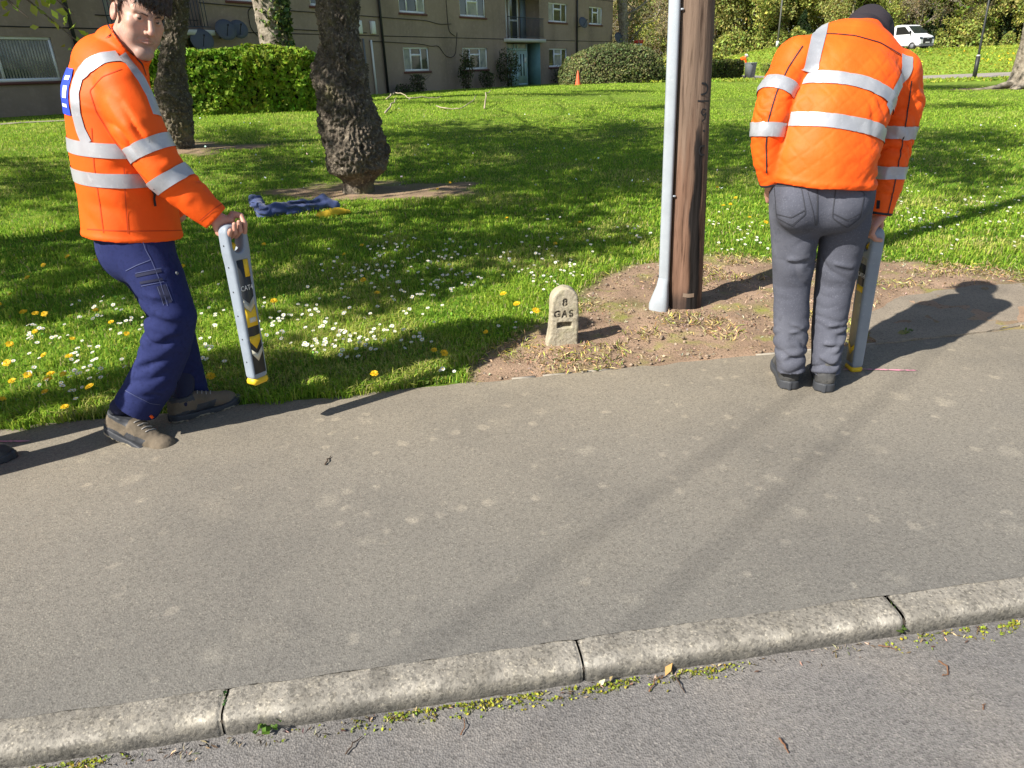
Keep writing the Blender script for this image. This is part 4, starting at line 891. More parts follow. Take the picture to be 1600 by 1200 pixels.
P = np.stack([x, y, terrain(x, y)+.012+.018*rng.random(len(x))], 1); cc = np.where(rng.random((len(x), 1)) < .7, [[.50, .38, .20]], [[.40, .42, .09]]); tag(cloud_obj('dead_grass', [leaves(P, .045, cc, .25, .7, rng, aspect=.055)], m_straw), kind='stuff')
# ------------------------------------------------------------------ flowers
def flower_mesh(kind, seed):
    r = np.random.default_rng(seed); V = []; F = []; MI = []; tilt = np.array([r.normal()*.12, -.30+r.normal()*.15, 1]); Rm = np.array(Vector(nrmz(tilt)).to_track_quat('Z', 'Y').to_matrix()); hgt = {'daisy': .052, 'dandelion': .062}[kind]*r.uniform(.85, 1.25)
    def put(v, f, mi): 
        n = sum(len(a) for a in V); V.append(np.asarray(v, float)); F.extend([[q+n for q in g] for g in f]); MI.extend([mi]*len(f))
    top = np.array([0, 0, hgt])
    s = []; 
    for z in (0, hgt): s += [[.0012*math.cos(a), .0012*math.sin(a), z] for a in (0, 2.1, 4.2)]
    put(s, [[0, 1, 4, 3], [1, 2, 5, 4], [2, 0, 3, 5]], 2)
    if kind == 'daisy':
        n = 13; R0 = .0128
        for k in range(n):
            a = k*6.283/n+r.normal()*.06; w = .24; u = r.uniform(.9, 1.08); q = [[.003*math.cos(a), .003*math.sin(a), .0], [R0*.7*u*math.cos(a-w), R0*.7*u*math.sin(a-w), .0012], [R0*u*math.cos(a), R0*u*math.sin(a), .0015], [R0*.7*u*math.cos(a+w), R0*.7*u*math.sin(a+w), .0012]]
            put(np.array(q) @ Rm.T+top, [[0, 1, 2, 3]], 0)
        c = [[.0042*math.cos(a), .0042*math.sin(a), .001] for a in np.arange(6)*1.047]+[[0, 0, .0035]]; put(np.array(c) @ Rm.T+top, [[i, (i+1) % 6, 6] for i in range(6)], 1)
    else:
        for ringk, (R0, n, z1) in enumerate(((.0185, 17, .002), (.0145, 14, .006), (.009, 10, .009))):
            for k in range(n):
                a = k*6.283/n+r.normal()*.1+ringk*.2; w = .17; u = r.uniform(.85, 1.1); q = [[.002*math.cos(a), .002*math.sin(a), .001+ringk*.002], [R0*u*math.cos(a-w), R0*u*math.sin(a-w), z1], [R0*u*math.cos(a+w), R0*u*math.sin(a+w), z1+.001]]
                put(np.array(q) @ Rm.T+top, [[0, 1, 2]], 1)
    me = bpy.data.meshes.new(kind); me.from_pydata([tuple(v) for v in np.vstack(V)], [], F); me.polygons.foreach_set('material_index', MI)
    for m in (m_petal, m_yel if kind == 'daisy' else m_dand, m_leaf2): me.materials.append(m)
    return me
m_petal = mat('daisy_petal', (.82, .82, .80), .6, trans=.2); m_yel = mat('daisy_eye', (.75, .5, .03), .7); m_dand = mat('dandelion_ray', (.85, .55, .015), .6, trans=.2)
FLW = {k: [flower_mesh(k, s) for s in range(6)] for k in ('daisy', 'dandelion')}
DAND = [(100, 372), (111, 416), (73, 427), (156, 409), (153, 417), (175, 434), (194, 428), (48, 447), (154, 498), (44, 507), (62, 507), (76, 507), (177, 512), (117, 538), (203, 536), (23, 557), (74, 569), (113, 570), (51, 606), (85, 598), (81, 608), (27, 614), (75, 623), (148, 627), (11, 639), (107, 650), (105, 600), (311, 585), (335, 609), (289, 427), (415, 394), (539, 405), (567, 394), (570, 452), (591, 470), (432, 489), (680, 563), (696, 573), (588, 604), (684, 299), (704, 291), (792, 346), (868, 391), (787, 477), (808, 494), (838, 503), (906, 358), (1129, 327), (1140, 328), (1120, 300), (1148, 318), (760, 530), (1170, 345), (1195, 358), (4, 486), (22, 470), (20, 588), (230, 452), (60, 530)]
rf = np.random.default_rng(99)
def plant(kind, p, lab, grp, sc):
    o = bpy.data.objects.new(kind, FLW[kind][rf.integers(6)]); COL.objects.link(o); o.location = tuple(p); o.rotation_euler = (0, 0, rf.normal()*.6); o.scale = (sc,)*3; tag(o, lab, kind, grp)
for u, v in DAND:
    p = gp(u, v+3); plant('dandelion', p, 'yellow dandelion head standing in the daisied lawn', 'dandelions in the lawn', rf.uniform(.85, 1.3))
DZ = [(170, 560, 130, 45, 62), (60, 590, 60, 50, 24), (480, 520, 90, 32, 50), (560, 540, 60, 25, 26), (690, 470, 90, 40, 40), (600, 420, 120, 40, 22), (860, 400, 90, 30, 22), (930, 360, 80, 25, 12), (1150, 390, 40, 40, 24), (1420, 370, 50, 30, 22), (1530, 330, 60, 25, 26), (1560, 240, 50, 40, 16), (1470, 310, 60, 14, 12), (720, 600, 50, 8, 5), (640, 520, 60, 30, 16), (300, 500, 40, 60, 14), (1090, 300, 40, 60, 8), (150, 540, 150, 45, 40), (500, 490, 140, 50, 60), (660, 440, 90, 40, 50), (800, 420, 110, 40, 50), (1150, 380, 40, 40, 26), (1500, 340, 80, 40, 50), (1440, 260, 60, 40, 20), (950, 400, 50, 30, 16)]
cnt = 0; far = []
for cu, cv, ru, rv, n in DZ:
    cent = [(cu+rf.normal()*ru*.8, cv+rf.normal()*rv*.7) for _ in range(max(3, n//4))]
    for q in range(n):
        c = cent[rf.integers(len(cent))]; u = c[0]+rf.normal()*ru*.22; v = c[1]+rf.normal()*rv*.22
        if v < 190 or v > 655: continue
        p = gp(u, v)
        if p[1] < edge(p[0])+.06 or soil(p[:1], p[1:2])[0] > .3: continue
        if cnt < 296: plant('daisy', p, 'white daisy in the short grass of the lawn', 'daisies in the lawn', rf.uniform(.75, 1.2)); cnt += 1
        else: far.append(p)
# far specks of daisies and dandelions: beyond counting
def specks(name, pts, col, size):
    pts = np.array(pts); rg = np.random.default_rng(3); tag(cloud_obj(name, [leaves(pts+[0, 0, .045], size, col, .1, 3., rg, aspect=1., cup=.1)], m_straw), kind='stuff')
fs = [gp(rf.uniform(300, 1600), rf.uniform(150, 300)) for _ in range(260)]
dv_ = []; df_ = []; dm_ = []; nn = 0
for p in far:
    me = FLW['daisy'][rf.integers(6)]; v = np.empty(len(me.vertices)*3); me.vertices.foreach_get('co', v); v = v.reshape(-1, 3)*rf.uniform(.75, 1.15)+p; df_ += [[q+nn for q in g.vertices] for g in me.polygons]; dm_ += [g.material_index for g in me.polygons]; dv_.append(v); nn += len(v)
me = bpy.data.meshes.new('daisies'); me.from_pydata([tuple(v) for v in np.vstack(dv_)], [], df_); me.polygons.foreach_set('material_index', dm_)
for m in (m_petal, m_yel, m_leaf2): me.materials.append(m)
tag(link('daisies', me), kind='stuff')
specks('distant_daisies', fs, np.array([.78, .78, .76]), .03)
yb = []
for _ in range(520):
    if rf.random() < .5: x_ = rf.uniform(30, 75); y_ = rf.uniform(69, 72.5)
    else:
        c = [(41, 62), (47, 63), (44, 64.5), (50, 66), (36, 66), (52, 62)][rf.integers(6)]; x_ = c[0]+rf.normal()*1.3; y_ = c[1]+rf.normal()*1.0
    yb.append((x_, y_, float(terrain(x_, y_))))
specks('bank_dandelions', yb, np.array([.75, .55, .03]), .17)
# ------------------------------------------------------------------ people
ORANGE = (.92, .108, .006)
m_hv = mat('hi_vis_orange', ORANGE, .62, spec=.25, var=[(3, (.86, .092, .006), .45, .75), (14, (.95, .13, .01), .6, .8)], bump=[(420, .12, .002), (30, .12, .01)])
m_hvq = mat('quilted_orange', (.94, .122, .010), .6, spec=.25, var=[(3, (.88, .10, .008), .45, .75)], bump=[(24, .25, .012), (400, .1, .002)])
m_tape = mat('reflective_tape', (.43, .44, .465), .38, spec=.6, metal=.25, var=[(7, (.34, .35, .38), .4, .7), (50, (.50, .51, .53), .55, .75)], bump=[(40, .15, .004)])
m_navy = mat('navy_cloth', (.017, .023, .088), .85, spec=.15, var=[(5, (.025, .033, .115), .45, .75), (60, (.013, .018, .07), .5, .7)], bump=[(500, .15, .0015), (22, .2, .01)])
m_navy_d = mat('navy_trim', (.012, .015, .045), .8); m_stitch = mat('pale_stitch', (.075, .09, .19), .8)
m_jean = mat('grey_denim', (.082, .086, .110), .9, spec=.2, var=[(4, (.125, .13, .16), .48, .72), (16, (.055, .058, .075), .55, .75), (180, (.15, .155, .185), .56, .75)], bump=[(600, .2, .0015), (26, .25, .008)])
m_jst = mat('denim_seam', (.045, .047, .058), .9)
m_skin = mat('skin', (.55, .33, .25), .48, attr='Col', spec=.4, var=[(45, (.50, .24, .18), .58, .8)], bump=[(260, .12, .001), (70, .1, .002)])
m_skin.node_tree.nodes['Principled BSDF'].inputs['Subsurface Weight'].default_value = .06
m_skin.node_tree.nodes['Principled BSDF'].inputs['Subsurface Radius'].default_value = (.008, .003, .0015)
m_hair = mat('dark_hair', (.022, .015, .011), .5, spec=.5, bump=[(120, .6, .004, 'noise')])
m_eye = mat('eye_white', (.40, .37, .35), .25, spec=.6); m_iris = mat('iris', (.03, .03, .025), .2, spec=.7)
m_suede = mat('taupe_suede', (.155, .125, .09), .9, spec=.2, var=[(12, (.10, .083, .062), .45, .7), (60, (.21, .175, .13), .6, .8)], bump=[(120, .3, .003)])
m_sole = mat('pale_sole', (.30, .26, .19), .8); m_soled = mat('dark_sole', (.045, .048, .055), .6); m_mesh = mat('dark_mesh', (.05, .052, .06), .8, bump=[(300, .5, .002)])
m_boot = mat('worn_black_boot', (.05, .05, .05), .7, spec=.35, var=[(9, (.12, .115, .105), .5, .72), (40, (.03, .03, .03), .55, .7), (5, (.2, .19, .17), .66, .8)], bump=[(60, .4, .004)])
m_dark = mat('dark_knit', (.022, .017, .022), .9, bump=[(200, .4, .003)]); m_pipe = mat('black_piping', (.02, .02, .025), .7)
m_lace = mat('lace', (.35, .33, .31), .8); m_blue = mat('blue_badge', (.02, .055, .50), .6); m_badge = mat('badge_white', (.62, .66, .8), .6)

def folds(p, c, ax, amp, wl, R, seed=0):
    """broken folds: rounded ridges and tighter valleys that come and go across the cloth"""
    q = p-np.asarray(c); s = q@nrmz(ax); w = vnoise(p*(.50/wl), seed)*wl*1.15+vnoise(p*(1.1/wl), seed+31)*wl*.35
    f = 1-2*np.abs(np.sin((s+w)*np.pi/wl))**.75; m = smooth(-.35, .45, vnoise(p*(.42/wl)+7.7, seed+5))
    return 1.25*amp*f*m*np.exp(-(q*q).sum(-1)/R**2)
def cloth(p, a=.004, sc=7, seed=0): return a*fbm(p*sc, seed, 2)
def crease(p, a=.004, sc=7, seed=0): return a*fbm(p*sc, seed, 2)+a*1.1*(.6-np.minimum(1, 2.2*np.abs(vnoise(p*sc*np.array([1.3, 1.3, .8])+vnoise(p*sc, seed+9)[..., None]*.6, seed+3))))
def ridges(p, L):
    """single folds: a ridge along A-B with a furrow under it; L holds (A, B, height, width)"""
    o = np.zeros(p.shape[:-1])
    for A, B, a, w in L:
        for s_, off in ((-1, 0.), (.85, -1.5*w)):
            A_ = A+np.array([0, 0, off]); ab = B-A; q = p-A_; t = np.clip((q@ab)/(ab@ab), 0, 1); q = q-t[..., None]*ab; d2 = (q*q).sum(-1); o = o+s_*a*np.exp(-d2/(w*w))*(.35+.65*np.sin(np.pi*np.clip(t, .08, .92)))
    return o
def FL(Y, lst, a, w): return [(at(u0, v0, Y), at(u1, v1, Y), a, w) for u0, v0, u1, v1 in lst]
def head_frame(yaw, pit, rol):
    E = Matrix.Rotation(yaw, 3, 'Z') @ Matrix.Rotation(pit, 3, 'X') @ Matrix.Rotation(rol, 3, 'Y'); return np.array(E)
def head_sdf(q):
    """q in head coordinates: x to his right, y forward, z up; face about 19 cm chin to hairline"""
    m = q*np.array([1, 1, 1]); ax = np.abs(q[..., 0]); s = np.stack([ax, q[..., 1], q[..., 2]], -1)
    d = ell(s, (0, -.018, .045), (.075, .096, .083))
    d = smin(d, ell(s, (0, .028, -.02), (.060, .064, .088)), .03)
    d = smin(d, rc(s, (.046, .0, -.055), (.015, .072, -.103), .020, .018), .025)           # jaw
    d = smin(d, ell(s, (0, .080, -.106), (.022, .019, .019)), .02)                        # chin
    d = smin(d, ell(s, (.043, .058, -.012), (.022, .022, .020)), .02)                     # cheek bone
    d = smin(d, ell(s, (.036, .055, -.05), (.02, .022, .025)), .025)
    d = smin(d, rc(s, (.010, .090, .032), (.045, .072, .034), .010, .010), .014)          # brow
    d = smax(d, -ell(s, (.031, .102, .012), (.020, .018, .0125)), .010)                   # socket
    d = smin(d, ell(s, (.031, .0785, .012), (.0150, .0135, .0128)), .004)                  # lids round the eyeball
    d = smax(d, -ell(s, (.0315, .094, .0112), (.0130, .008, .0031)), .002)                # lid opening
    n = rc(s, (0, .088, .028), (0, .1135, -.018), .0088, .0115); n = smin(n, ell(s, (0, .113, -.024), (.0115, .012, .010)), .006); n = smin(n, ell(s, (.013, .100, -.029), (.0075, .010, .0075)), .006)
    n = smax(n, -ell(s, (.0065, .107, -.036), (.0035, .006, .0035)), .002)
    d = smin(d, n, .009)
    d = smin(d, rc(s, (0, .0945, -.049), (.021, .084, -.0580), .0052, .0035), .007)         # upper lip
    d = smin(d, rc(s, (0, .0945, -.062), (.016, .087, -.0625), .0060, .004), .006)         # lower lip
    d = smax(d, -rc(s, (0, .1015, -.0555), (.025, .0855, -.0620), .0028, .0018), .0025)    # mouth line
    d = smax(d, -rc(s, (.019, .098, -.030), (.033, .082, -.055), .0022, .001), .006)       # nasolabial crease
    d = d-.0016*np.exp(-((q[..., 2]-.07)/.02)**2)*np.sin(q[..., 2]*2*np.pi/.011)*smooth(.06, .085, q[..., 1])
    e = ell(s, (.079, -.013, -.002), (.009, .019, .030)); e = smax(e, -ell(s, (.0905, -.007, .003), (.0085, .014, .023)), .004); e = smin(e, ell(s, (.079, .004, -.008), (.006, .005, .008)), .004)
    d = smin(d, e, .006)
    return d
def head_col(q):
    C = np.tile(np.array([.47, .285, .215]), (len(q), 1)); ax = np.abs(q[:, 0])
    def mixc(m, c): nonlocal C; m = m[:, None]; C = C*(1-m)+np.array(c)*m
    beard = smooth(-.035, -.055, q[:, 2])*smooth(.0, .03, q[:, 1])+smooth(.02, -.01, np.abs(q[:, 1]-.02))*smooth(.05, .06, ax)*smooth(-.02, -.05, q[:, 2])
    mixc(np.clip(beard, 0, 1)*.50*(.75+.5*vnoise(q*420, 4)), (.25, .18, .155))
    mixc(np.exp(-((q[:, 0]/.02)**2+((q[:, 2]+.055)/.0085)**2))*smooth(.08, .09, q[:, 1])*.7, (.44, .17, .14))
    mixc(np.exp(-(((ax-.04)/.02)**2+((q[:, 2]+.018)/.02)**2))*smooth(.05, .07, q[:, 1])*.35, (.60, .27, .20))
    mixc(np.exp(-((q[:, 0]/.014)**2+((q[:, 2]+.024)/.014)**2))*smooth(.1, .11, q[:, 1])*.5, (.62, .28, .22))
    mixc(smooth(.078, .086, ax)*.5, (.62, .24, .18))
    return np.clip(C*(1+.075*fbm(q*70, 2, 3))[:, None], .02, .9)
def hand_sdf(p, wr, c, A, W, br, curl=1.0, side=1):
    """a right hand closed on a bar: c bar centre under the palm, A index->little finger along the bar, W towards the wrist"""
    A = nrmz(A); W = nrmz(W-A*(W@A)); N = np.cross(A, W)*side; wr = np.asarray(wr); c = np.asarray(c); R = br+.014; K = 1.13
    def pos(a, phi, r=R): return c+A*a+(W*math.cos(phi)+N*math.sin(phi))*r
    mc = [pos(a, math.radians(62), R+.006) for a in (-.036, -.012, .012, .034)]
    pc = c+W*(R+.022)+N*.006
    d = None
    for k, a in enumerate((-.032, -.010, .011, .030)):
        e = rc(p, wr+A*a*.75, mc[k], .0180, .0145); d = e if d is None else smin(d, e, .014)
    for k, (a, ln) in enumerate(((-.037, .92), (-.0125, 1.05), (.0125, 1.0), (.036, .8))):
        ph = [62, 118, 178, 232]; ph = [62+(x-62)*ln*curl for x in ph]
        pts = [mc[k]]+[pos(a, math.radians(x), R+(.004 if i == 0 else 0)) for i, x in enumerate(ph[1:])]
        e = chain(p, pts, [.0122, .0112, .0102, .0088]); d = smin(d, e, .005)
    th = [wr*.55+c*.45-A*.022-N*.012, pos(-.036, math.radians(-25), R+.012), pos(-.043, math.radians(-75), R+.003), pos(-.036, math.radians(-125), R)]
    d = smin(d, chain(p, th, [.016, .0145, .0115, .0095]), .010)
    return d
def shoe_field(heel, fwd, pitch=0., flex=1., boot=False, L=.30):
    """heel: back bottom of the sole on the ground when flat"""
    f = nrmz([fwd[0], fwd[1], 0]); l = np.array([-f[1], f[0], 0]); z = np.array([0, 0, 1.]); cp, sp = math.cos(pitch), math.sin(pitch)
    fx = f*cp-z*sp; zx = z*cp+f*sp; R = np.stack([fx, l, zx], 1); h = np.asarray(heel, float); k = L/.30
    def loc(p):
        q = (p-h) @ R/k; b = np.maximum(0, q[..., 0]-.195)*math.tan(pitch); q = q.copy(); q[..., 2] = q[..., 2]-b*flex; return q
    def outline(q, g=0.):
        w = np.interp(q[..., 0], [0, .003, .008, .016, .028, .06, .13, .17, .205, .235, .26, .28, .292, .30], [.001, .013, .021, .029, .0345, .037, .0365, .042, .0465, .046, .0405, .031, .020, .004])+g
        return np.maximum(np.abs(q[..., 1])-w, np.maximum(-q[..., 0]+.002-g, q[..., 0]-.30-g))
    def sole(p): q = loc(p); zt = np.interp(q[..., 0], [0, .1, .2, .3], [.040, .028, .026, .036]); tread = .004*(np.sin(q[..., 0]*2*np.pi/.022) > .2)*(q[..., 2] < .008); return smax(outline(q, .006), np.maximum(-q[..., 2]+tread, q[..., 2]-zt), .006)*k
    def upper(p):
        q = loc(p); d = rc(q, (.045, 0, .055), (.12, 0, .058), .040, .040); d = smin(d, rc(q, (.12, 0, .062), (.235, 0, .034), .042, .036), .02); d = smin(d, ell(q, (.245, 0, .032), (.045, .042, .034)), .015)
        top = .155 if boot else .105
        d = smin(d, loft(q, [((.052, 0, .05), (0, 1, 0), .038, .044), ((.060 if not boot else .07, 0, top), (0, 1, 0), .044 if boot else .041, .050)]), .018)
        d = np.maximum(d, q[..., 2]-top); d = np.maximum(d, -(q[..., 2]-.022)); d = np.maximum(d, outline(q, .0015))
        return (d+.0012*fbm(p*60, 3, 2))*k
    return loc, sole, upper, R, h, k
def make_shoe(parent, heel, fwd, pitch, boot, mats, L=.30, res=.0038, laces=True, flex=1.):
    loc, sole, upper, R, h, k = shoe_field(heel, fwd, pitch, flex, boot, L)
    lo = h-np.array([.36, .36, .05]); hi = h+np.array([.36, .36, .30])
    o = sdf_obj('boot' if boot else 'shoe', upper, lo, hi, res, mats[0], parent); s = sdf_obj('sole', sole, lo, hi, res, mats[1], o)
    V = np.empty(len(s.data.vertices)*3); s.data.vertices.foreach_get('co', V)
    if len(mats) > 3:       # foxing: dark rand above the pale tread, and a mesh side panel
        s.data.materials.append(mats[3]); ctr = np.empty(len(s.data.polygons)*3); s.data.polygons.foreach_get('center', ctr); q = loc(ctr.reshape(-1, 3)); s.data.polygons.foreach_set('material_index', ((q[:, 2] > .009+.004*np.sin(q[:, 0]*60))).astype(np.int32))
        o.data.materials.append(mats[3]); ctr = np.empty(len(o.data.polygons)*3); o.data.polygons.foreach_get('center', ctr); q = loc(ctr.reshape(-1, 3))
        mk = ((q[:, 0] > .085+.5*q[:, 2]) & (q[:, 0] < .165+.5*q[:, 2]) & (q[:, 2] < .062-.06*np.abs(q[:, 0]-.15))) | ((q[:, 2] > .090-.12*(q[:, 0]-.05)) & (q[:, 0] < .11)) | (q[:, 2] < .034+.012*np.sin(q[:, 0]*26)); o.data.polygons.foreach_set('material_index', mk.astype(np.int32))
    if laces:
        mb = MB()
        for x in (.135, .152, .169, .186):
            pts = []
            for y in np.linspace(-.02, .02, 7):
                zt = np.linspace(.12, .02, 60); q = np.stack([np.full(60, x+.006*y/.02), np.full(60, y), zt], 1); w = h+(q*k+np.stack([np.zeros(60), np.zeros(60), np.maximum(0, q[:, 0]-.195)*math.tan(pitch)*flex*k], 1)) @ R.T
                v = upper(w); i = np.argmax(v < 0); pts.append(w[i]+R[:, 2]*.002)
            mb.tube(pts, .0024, 5)
        mb.build('lace', m_lace, o, True)
    o.location.z -= V[2::3].min()-.002
    return o
def shrink(f, a): return lambda p: f(p)+a
def join_body(name, parts, parent):
    """one continuous skin mesh: limbs and trunk (under the clothes), head and hands"""
    V = []; F = []; C = []; n = 0
    for (v, q), c in parts: V.append(v); F.append(q+n); C.append(c); n += len(v)
    me = np_mesh(name, np.vstack(V), [np.vstack(F)], [m_skin]); set_col(me, 'Col', np.vstack(C)); return link(name, me, parent)
SK = np.array([.50, .27, .20])

# ======== man on the left, walking to the right, his face turned to the camera
LF = nrmz([.8, .6, 0]); LR = np.array([.6, -.8, 0.])
man_l = empty('person', (-1.5, 2.9, 0), 'man in navy trousers walking on the verge edge with his face turned to the camera', 'person', 'workers in orange jackets')
tl = [(at(210, 372, 2.93), LR, .215, .190), (at(201, 310, 2.93), LR, .208, .178), (at(184, 235, 2.92), LR, .212, .165), (at(171, 160, 2.92), LR, .215, .155), (at(174, 112, 2.92), LR, .185, .128), (at(186, 78, 2.92), LR, .10, .085)]
armR = [(192, 138, 2.79), (216, 198, 2.75), (258, 272, 2.74), (298, 308, 2.76), (335, 339, 2.775)]; armR = [at(*q) for q in armR]; rR = [.088, .088, .076, .068, .056]
shL = tl[3][0]-LR*.19+np.array([0, 0, .02]); armL = [shL, shL+np.array([.03, .05, -.28]), shL+np.array([.16, .10, -.50])]; rL = [.09, .08, .058]
FJL = FL(2.74, [(156, 236, 194, 250), (158, 258, 200, 240), (150, 300, 190, 318), (205, 300, 240, 330), (120, 320, 150, 340)], .003, .026)
FSL = FL(2.68, [(165, 160, 215, 228), (186, 150, 238, 222), (238, 193, 266, 180), (232, 210, 262, 204), (262, 300, 290, 280), (290, 318, 315, 300), (250, 262, 282, 250)], .006, .016)
def torso_l(p):
    d = loft(p, tl)
    d = d+folds(p, at(185, 250, 2.75), (.35, .1, 1), .003, .13, .2, 3)+folds(p, at(150, 300, 2.85), (.9, .0, .4), .003, .14, .25, 8)+cloth(p, .005, 5, 1)+ridges(p, FJL)
    hz = tl[0][0][2]+.012-.13*((p-tl[0][0])@LF)+.005*vnoise(p*5, 2); d = d-.003*np.exp(-((p[..., 2]-hz-.012)/.010)**2)
    return np.maximum(d, hz-p[..., 2])
def sleeve_l(p):
    d = chain(p, armR, rR); ax = armR[2]-armR[1]
    d = d+folds(p, armR[2], (armR[3]-armR[1]), .007, .055, .13, 4)+folds(p, armR[1], np.array([.7, .2, .7]), .006, .10, .2, 12)+folds(p, armR[3], armR[4]-armR[3], .004, .045, .12, 9)+crease(p, .002, 8, 6)+ridges(p, FSL)
    return np.maximum(d, (p-armR[4])@nrmz(armR[4]-armR[3])-.008)
def arm2_l(p): return np.maximum(chain(p, armL, rL)+cloth(p, .004, 8, 2), (p-armL[2])@nrmz(armL[2]-armL[1])-.01)
NB = at(190, 92, 2.915); HL = np.array([-1.2973, 2.85, 1.6498]); RL = head_frame(math.radians(-134.57), math.radians(-19.15), math.radians(-12.64))
neck_dir = nrmz(HL+RL @ np.array([0, -.03, -.06])-NB)
def collar_l(p):
    q = p-NB; s = q@neck_dir; r = q-s[..., None]*neck_dir; ra = np.sqrt((r*r).sum(-1)+1e-9); front = (r@LF)/ra
    d = np.abs(ra-(.073+.10*np.maximum(0, s)*.25+.012*front))-.0045; top = .083-.030*front+.006*vnoise(p*20, 3); return np.maximum(d, np.maximum(s-top, -s-.05))
def jacket_l(p):
    d = smin(torso_l(p), np.minimum(sleeve_l(p), arm2_l(p)), .022); return smin(d, collar_l(p), .012)
lo = np.array([-2.15, 2.3, .8]); hi = np.array([-.75, 3.5, 1.75])
jk = sdf_obj('jacket', jacket_l, lo, hi, .0055, m_hv, man_l); bj = bvh_of(jk)
mb = MB(); up_l = nrmz(tl[2][0]-tl[1][0])
for u, v in ((165, 226), (162, 270)):
    mb = MB(); ring_band(mb, torso_l, at(u+22, v-1, 2.92), up_l+LF*.05, .052, .004, 96); mb.build('reflective_band', m_tape, jk, True)
for u, v, i in ((236, 231, 1), (268, 279, 2)):
    ax = armR[2]-armR[1] if i == 1 else (armR[3]-armR[1]); mb = MB(); ring_band(mb, sleeve_l, at(u, v, 2.745), nrmz(ax), .052, .004, 64, tmax=.2); mb.build('reflective_band', m_tape, jk, True)
mb = MB(); pix_strip(mb, bj, [(186, 89), (160, 92), (138, 103), (123, 121), (117, 145), (119, 175), (126, 202), (136, 224)], .05, .004); mb.build('reflective_band', m_tape, jk, True)
mb = MB(); pix_strip(mb, bj, [(188, 88), (206, 103), (222, 125), (236, 152), (246, 180)], .05, .004); mb.build('reflective_band', m_tape, jk, True)
for pts in ([(190, 108), (160, 120), (140, 142), (150, 175), (175, 215), (205, 258), (240, 292)], [(143, 200), (147, 260), (156, 320), (162, 364)], [(194, 262), (196, 310), (200, 365)], [(136, 358), (170, 360), (220, 361), (284, 360)], [(312, 345), (336, 325), (348, 318)]):
    mb = MB(); pix_strip(mb, bj, pts, .004, .0015, rows=2); mb.build('seam', mat('orange_seam', (.55, .055, .004), .8) if 'orange_seam' not in bpy.data.materials else bpy.data.materials['orange_seam'], jk, True)
mb = MB(); pix_strip(mb, bj, [(243, 295), (240, 310), (242, 322)], .010, .004, rows=2); mb.build('zip_pull', m_pipe, jk, True)
mb = MB(); pix_strip(mb, bj, [(168, 38), (180, 55), (200, 78), (222, 100), (228, 118)], .006, .002, rows=2); mb.build('collar_trim', m_pipe, jk, True)
# blue badge across the shoulder blades
bc = tl[3][0]+(tl[3][0]-tl[2][0])*.25; mb = MB(); ring_band(mb, torso_l, bc, up_l, .155, .004, 14, 6, (-.52, .52), dirv=-LF); bd = mb.build('back_badge', m_blue, jk, True)
for (a0, a1, dz, w) in ((.12, .45, .045, .014), (.2, .46, .0, .04), (.14, .45, -.045, .012)):
    mb = MB(); ring_band(mb, torso_l, bc+up_l*dz, up_l, w, .006, 8, 3, (a0, a1), dirv=-LF); mb.build('badge_mark', m_badge, bd, True)
# trousers
legN = [at(u, v, y) for u, v, y in ((212, 372, 2.86), (247, 436, 2.80), (271, 492, 2.755), (258, 545, 2.755), (241, 592, 2.75), (217, 630, 2.74))]; rN = [.125, .106, .088, .092, .095, .094]
legF = [at(u, v, y) for u, v, y in ((208, 385, 3.0), (245, 440, 3.03), (264, 490, 3.03), (280, 545, 3.05), (294, 596, 3.06), (302, 630, 3.06))]; rF = [.125, .105, .088, .084, .080, .080]
FTL = FL(2.675, [(238, 488, 278, 500), (233, 508, 278, 524), (240, 530, 272, 520), (206, 570, 268, 546), (222, 590, 256, 572), (188, 618, 258, 596), (225, 462, 262, 470), (215, 600, 250, 612)], .010, .017)
def cut(p, a, b, off=0.): return (p-b)@nrmz(b-a)-off
def leg_n(p):
    d = chain(p, legN, rN)
    d = d+folds(p, legN[2]+np.array([-.07, .0, -.02]), np.array([.45, 0, 1]), .012, .075, .10, 3)+folds(p, legN[3], np.array([.75, .0, .75]), .008, .15, .17, 7)+folds(p, legN[4], np.array([-.5, .1, .9]), .007, .12, .13, 17)+folds(p, legN[1], np.array([.9, .1, -.3]), .004, .12, .15, 11)+cloth(p, .006, 5, 5)+ridges(p, FTL)
    return np.maximum(d, cut(p, legN[4], legN[5], .022))
def leg_f(p):
    d = chain(p, legF, rF)+folds(p, legF[4], np.array([.2, 0, 1]), .006, .055, .12, 4)+cloth(p, .004, 8, 9); return np.maximum(d, cut(p, legF[4], legF[5], .035))
def trous_l(p):
    pel = loft(p, [(at(208, 350, 2.93), LR, .18, .15), (at(212, 390, 2.93), LR, .190, .148)]); return smin(smin(leg_n(p), pel, .04), leg_f(p), .012)
tr = sdf_obj('trousers', trous_l, np.array([-2.0, 2.4, .05]), np.array([-.95, 3.35, 1.1]), .0055, m_navy, man_l); bt = bvh_of(tr)
for pts, w, m in (([(222, 374), (227, 390), (236, 406), (215, 414), (197, 423)], .0026, m_stitch), ([(212, 431), (252, 423)], .012, m_navy_d), ([(219, 442), (254, 436)], .010, m_navy_d), ([(212, 427), (252, 419)], .0022, m_stitch), ([(221, 447), (256, 440)], .0022, m_stitch), ([(251, 446), (262, 474)], .034, m_navy_d), ([(259, 443), (269, 470)], .0022, m_stitch), ([(246, 448), (256, 477)], .0022, m_stitch), ([(236, 406), (250, 440), (262, 478)], .0022, m_stitch), ([(196, 610), (215, 620), (235, 630), (250, 632)], .0022, m_stitch)):
    mb = MB(); pix_strip(mb, bt, pts, w, .0025, rows=2); mb.build('pocket_trim' if w > .008 else 'stitching', m, tr, True)
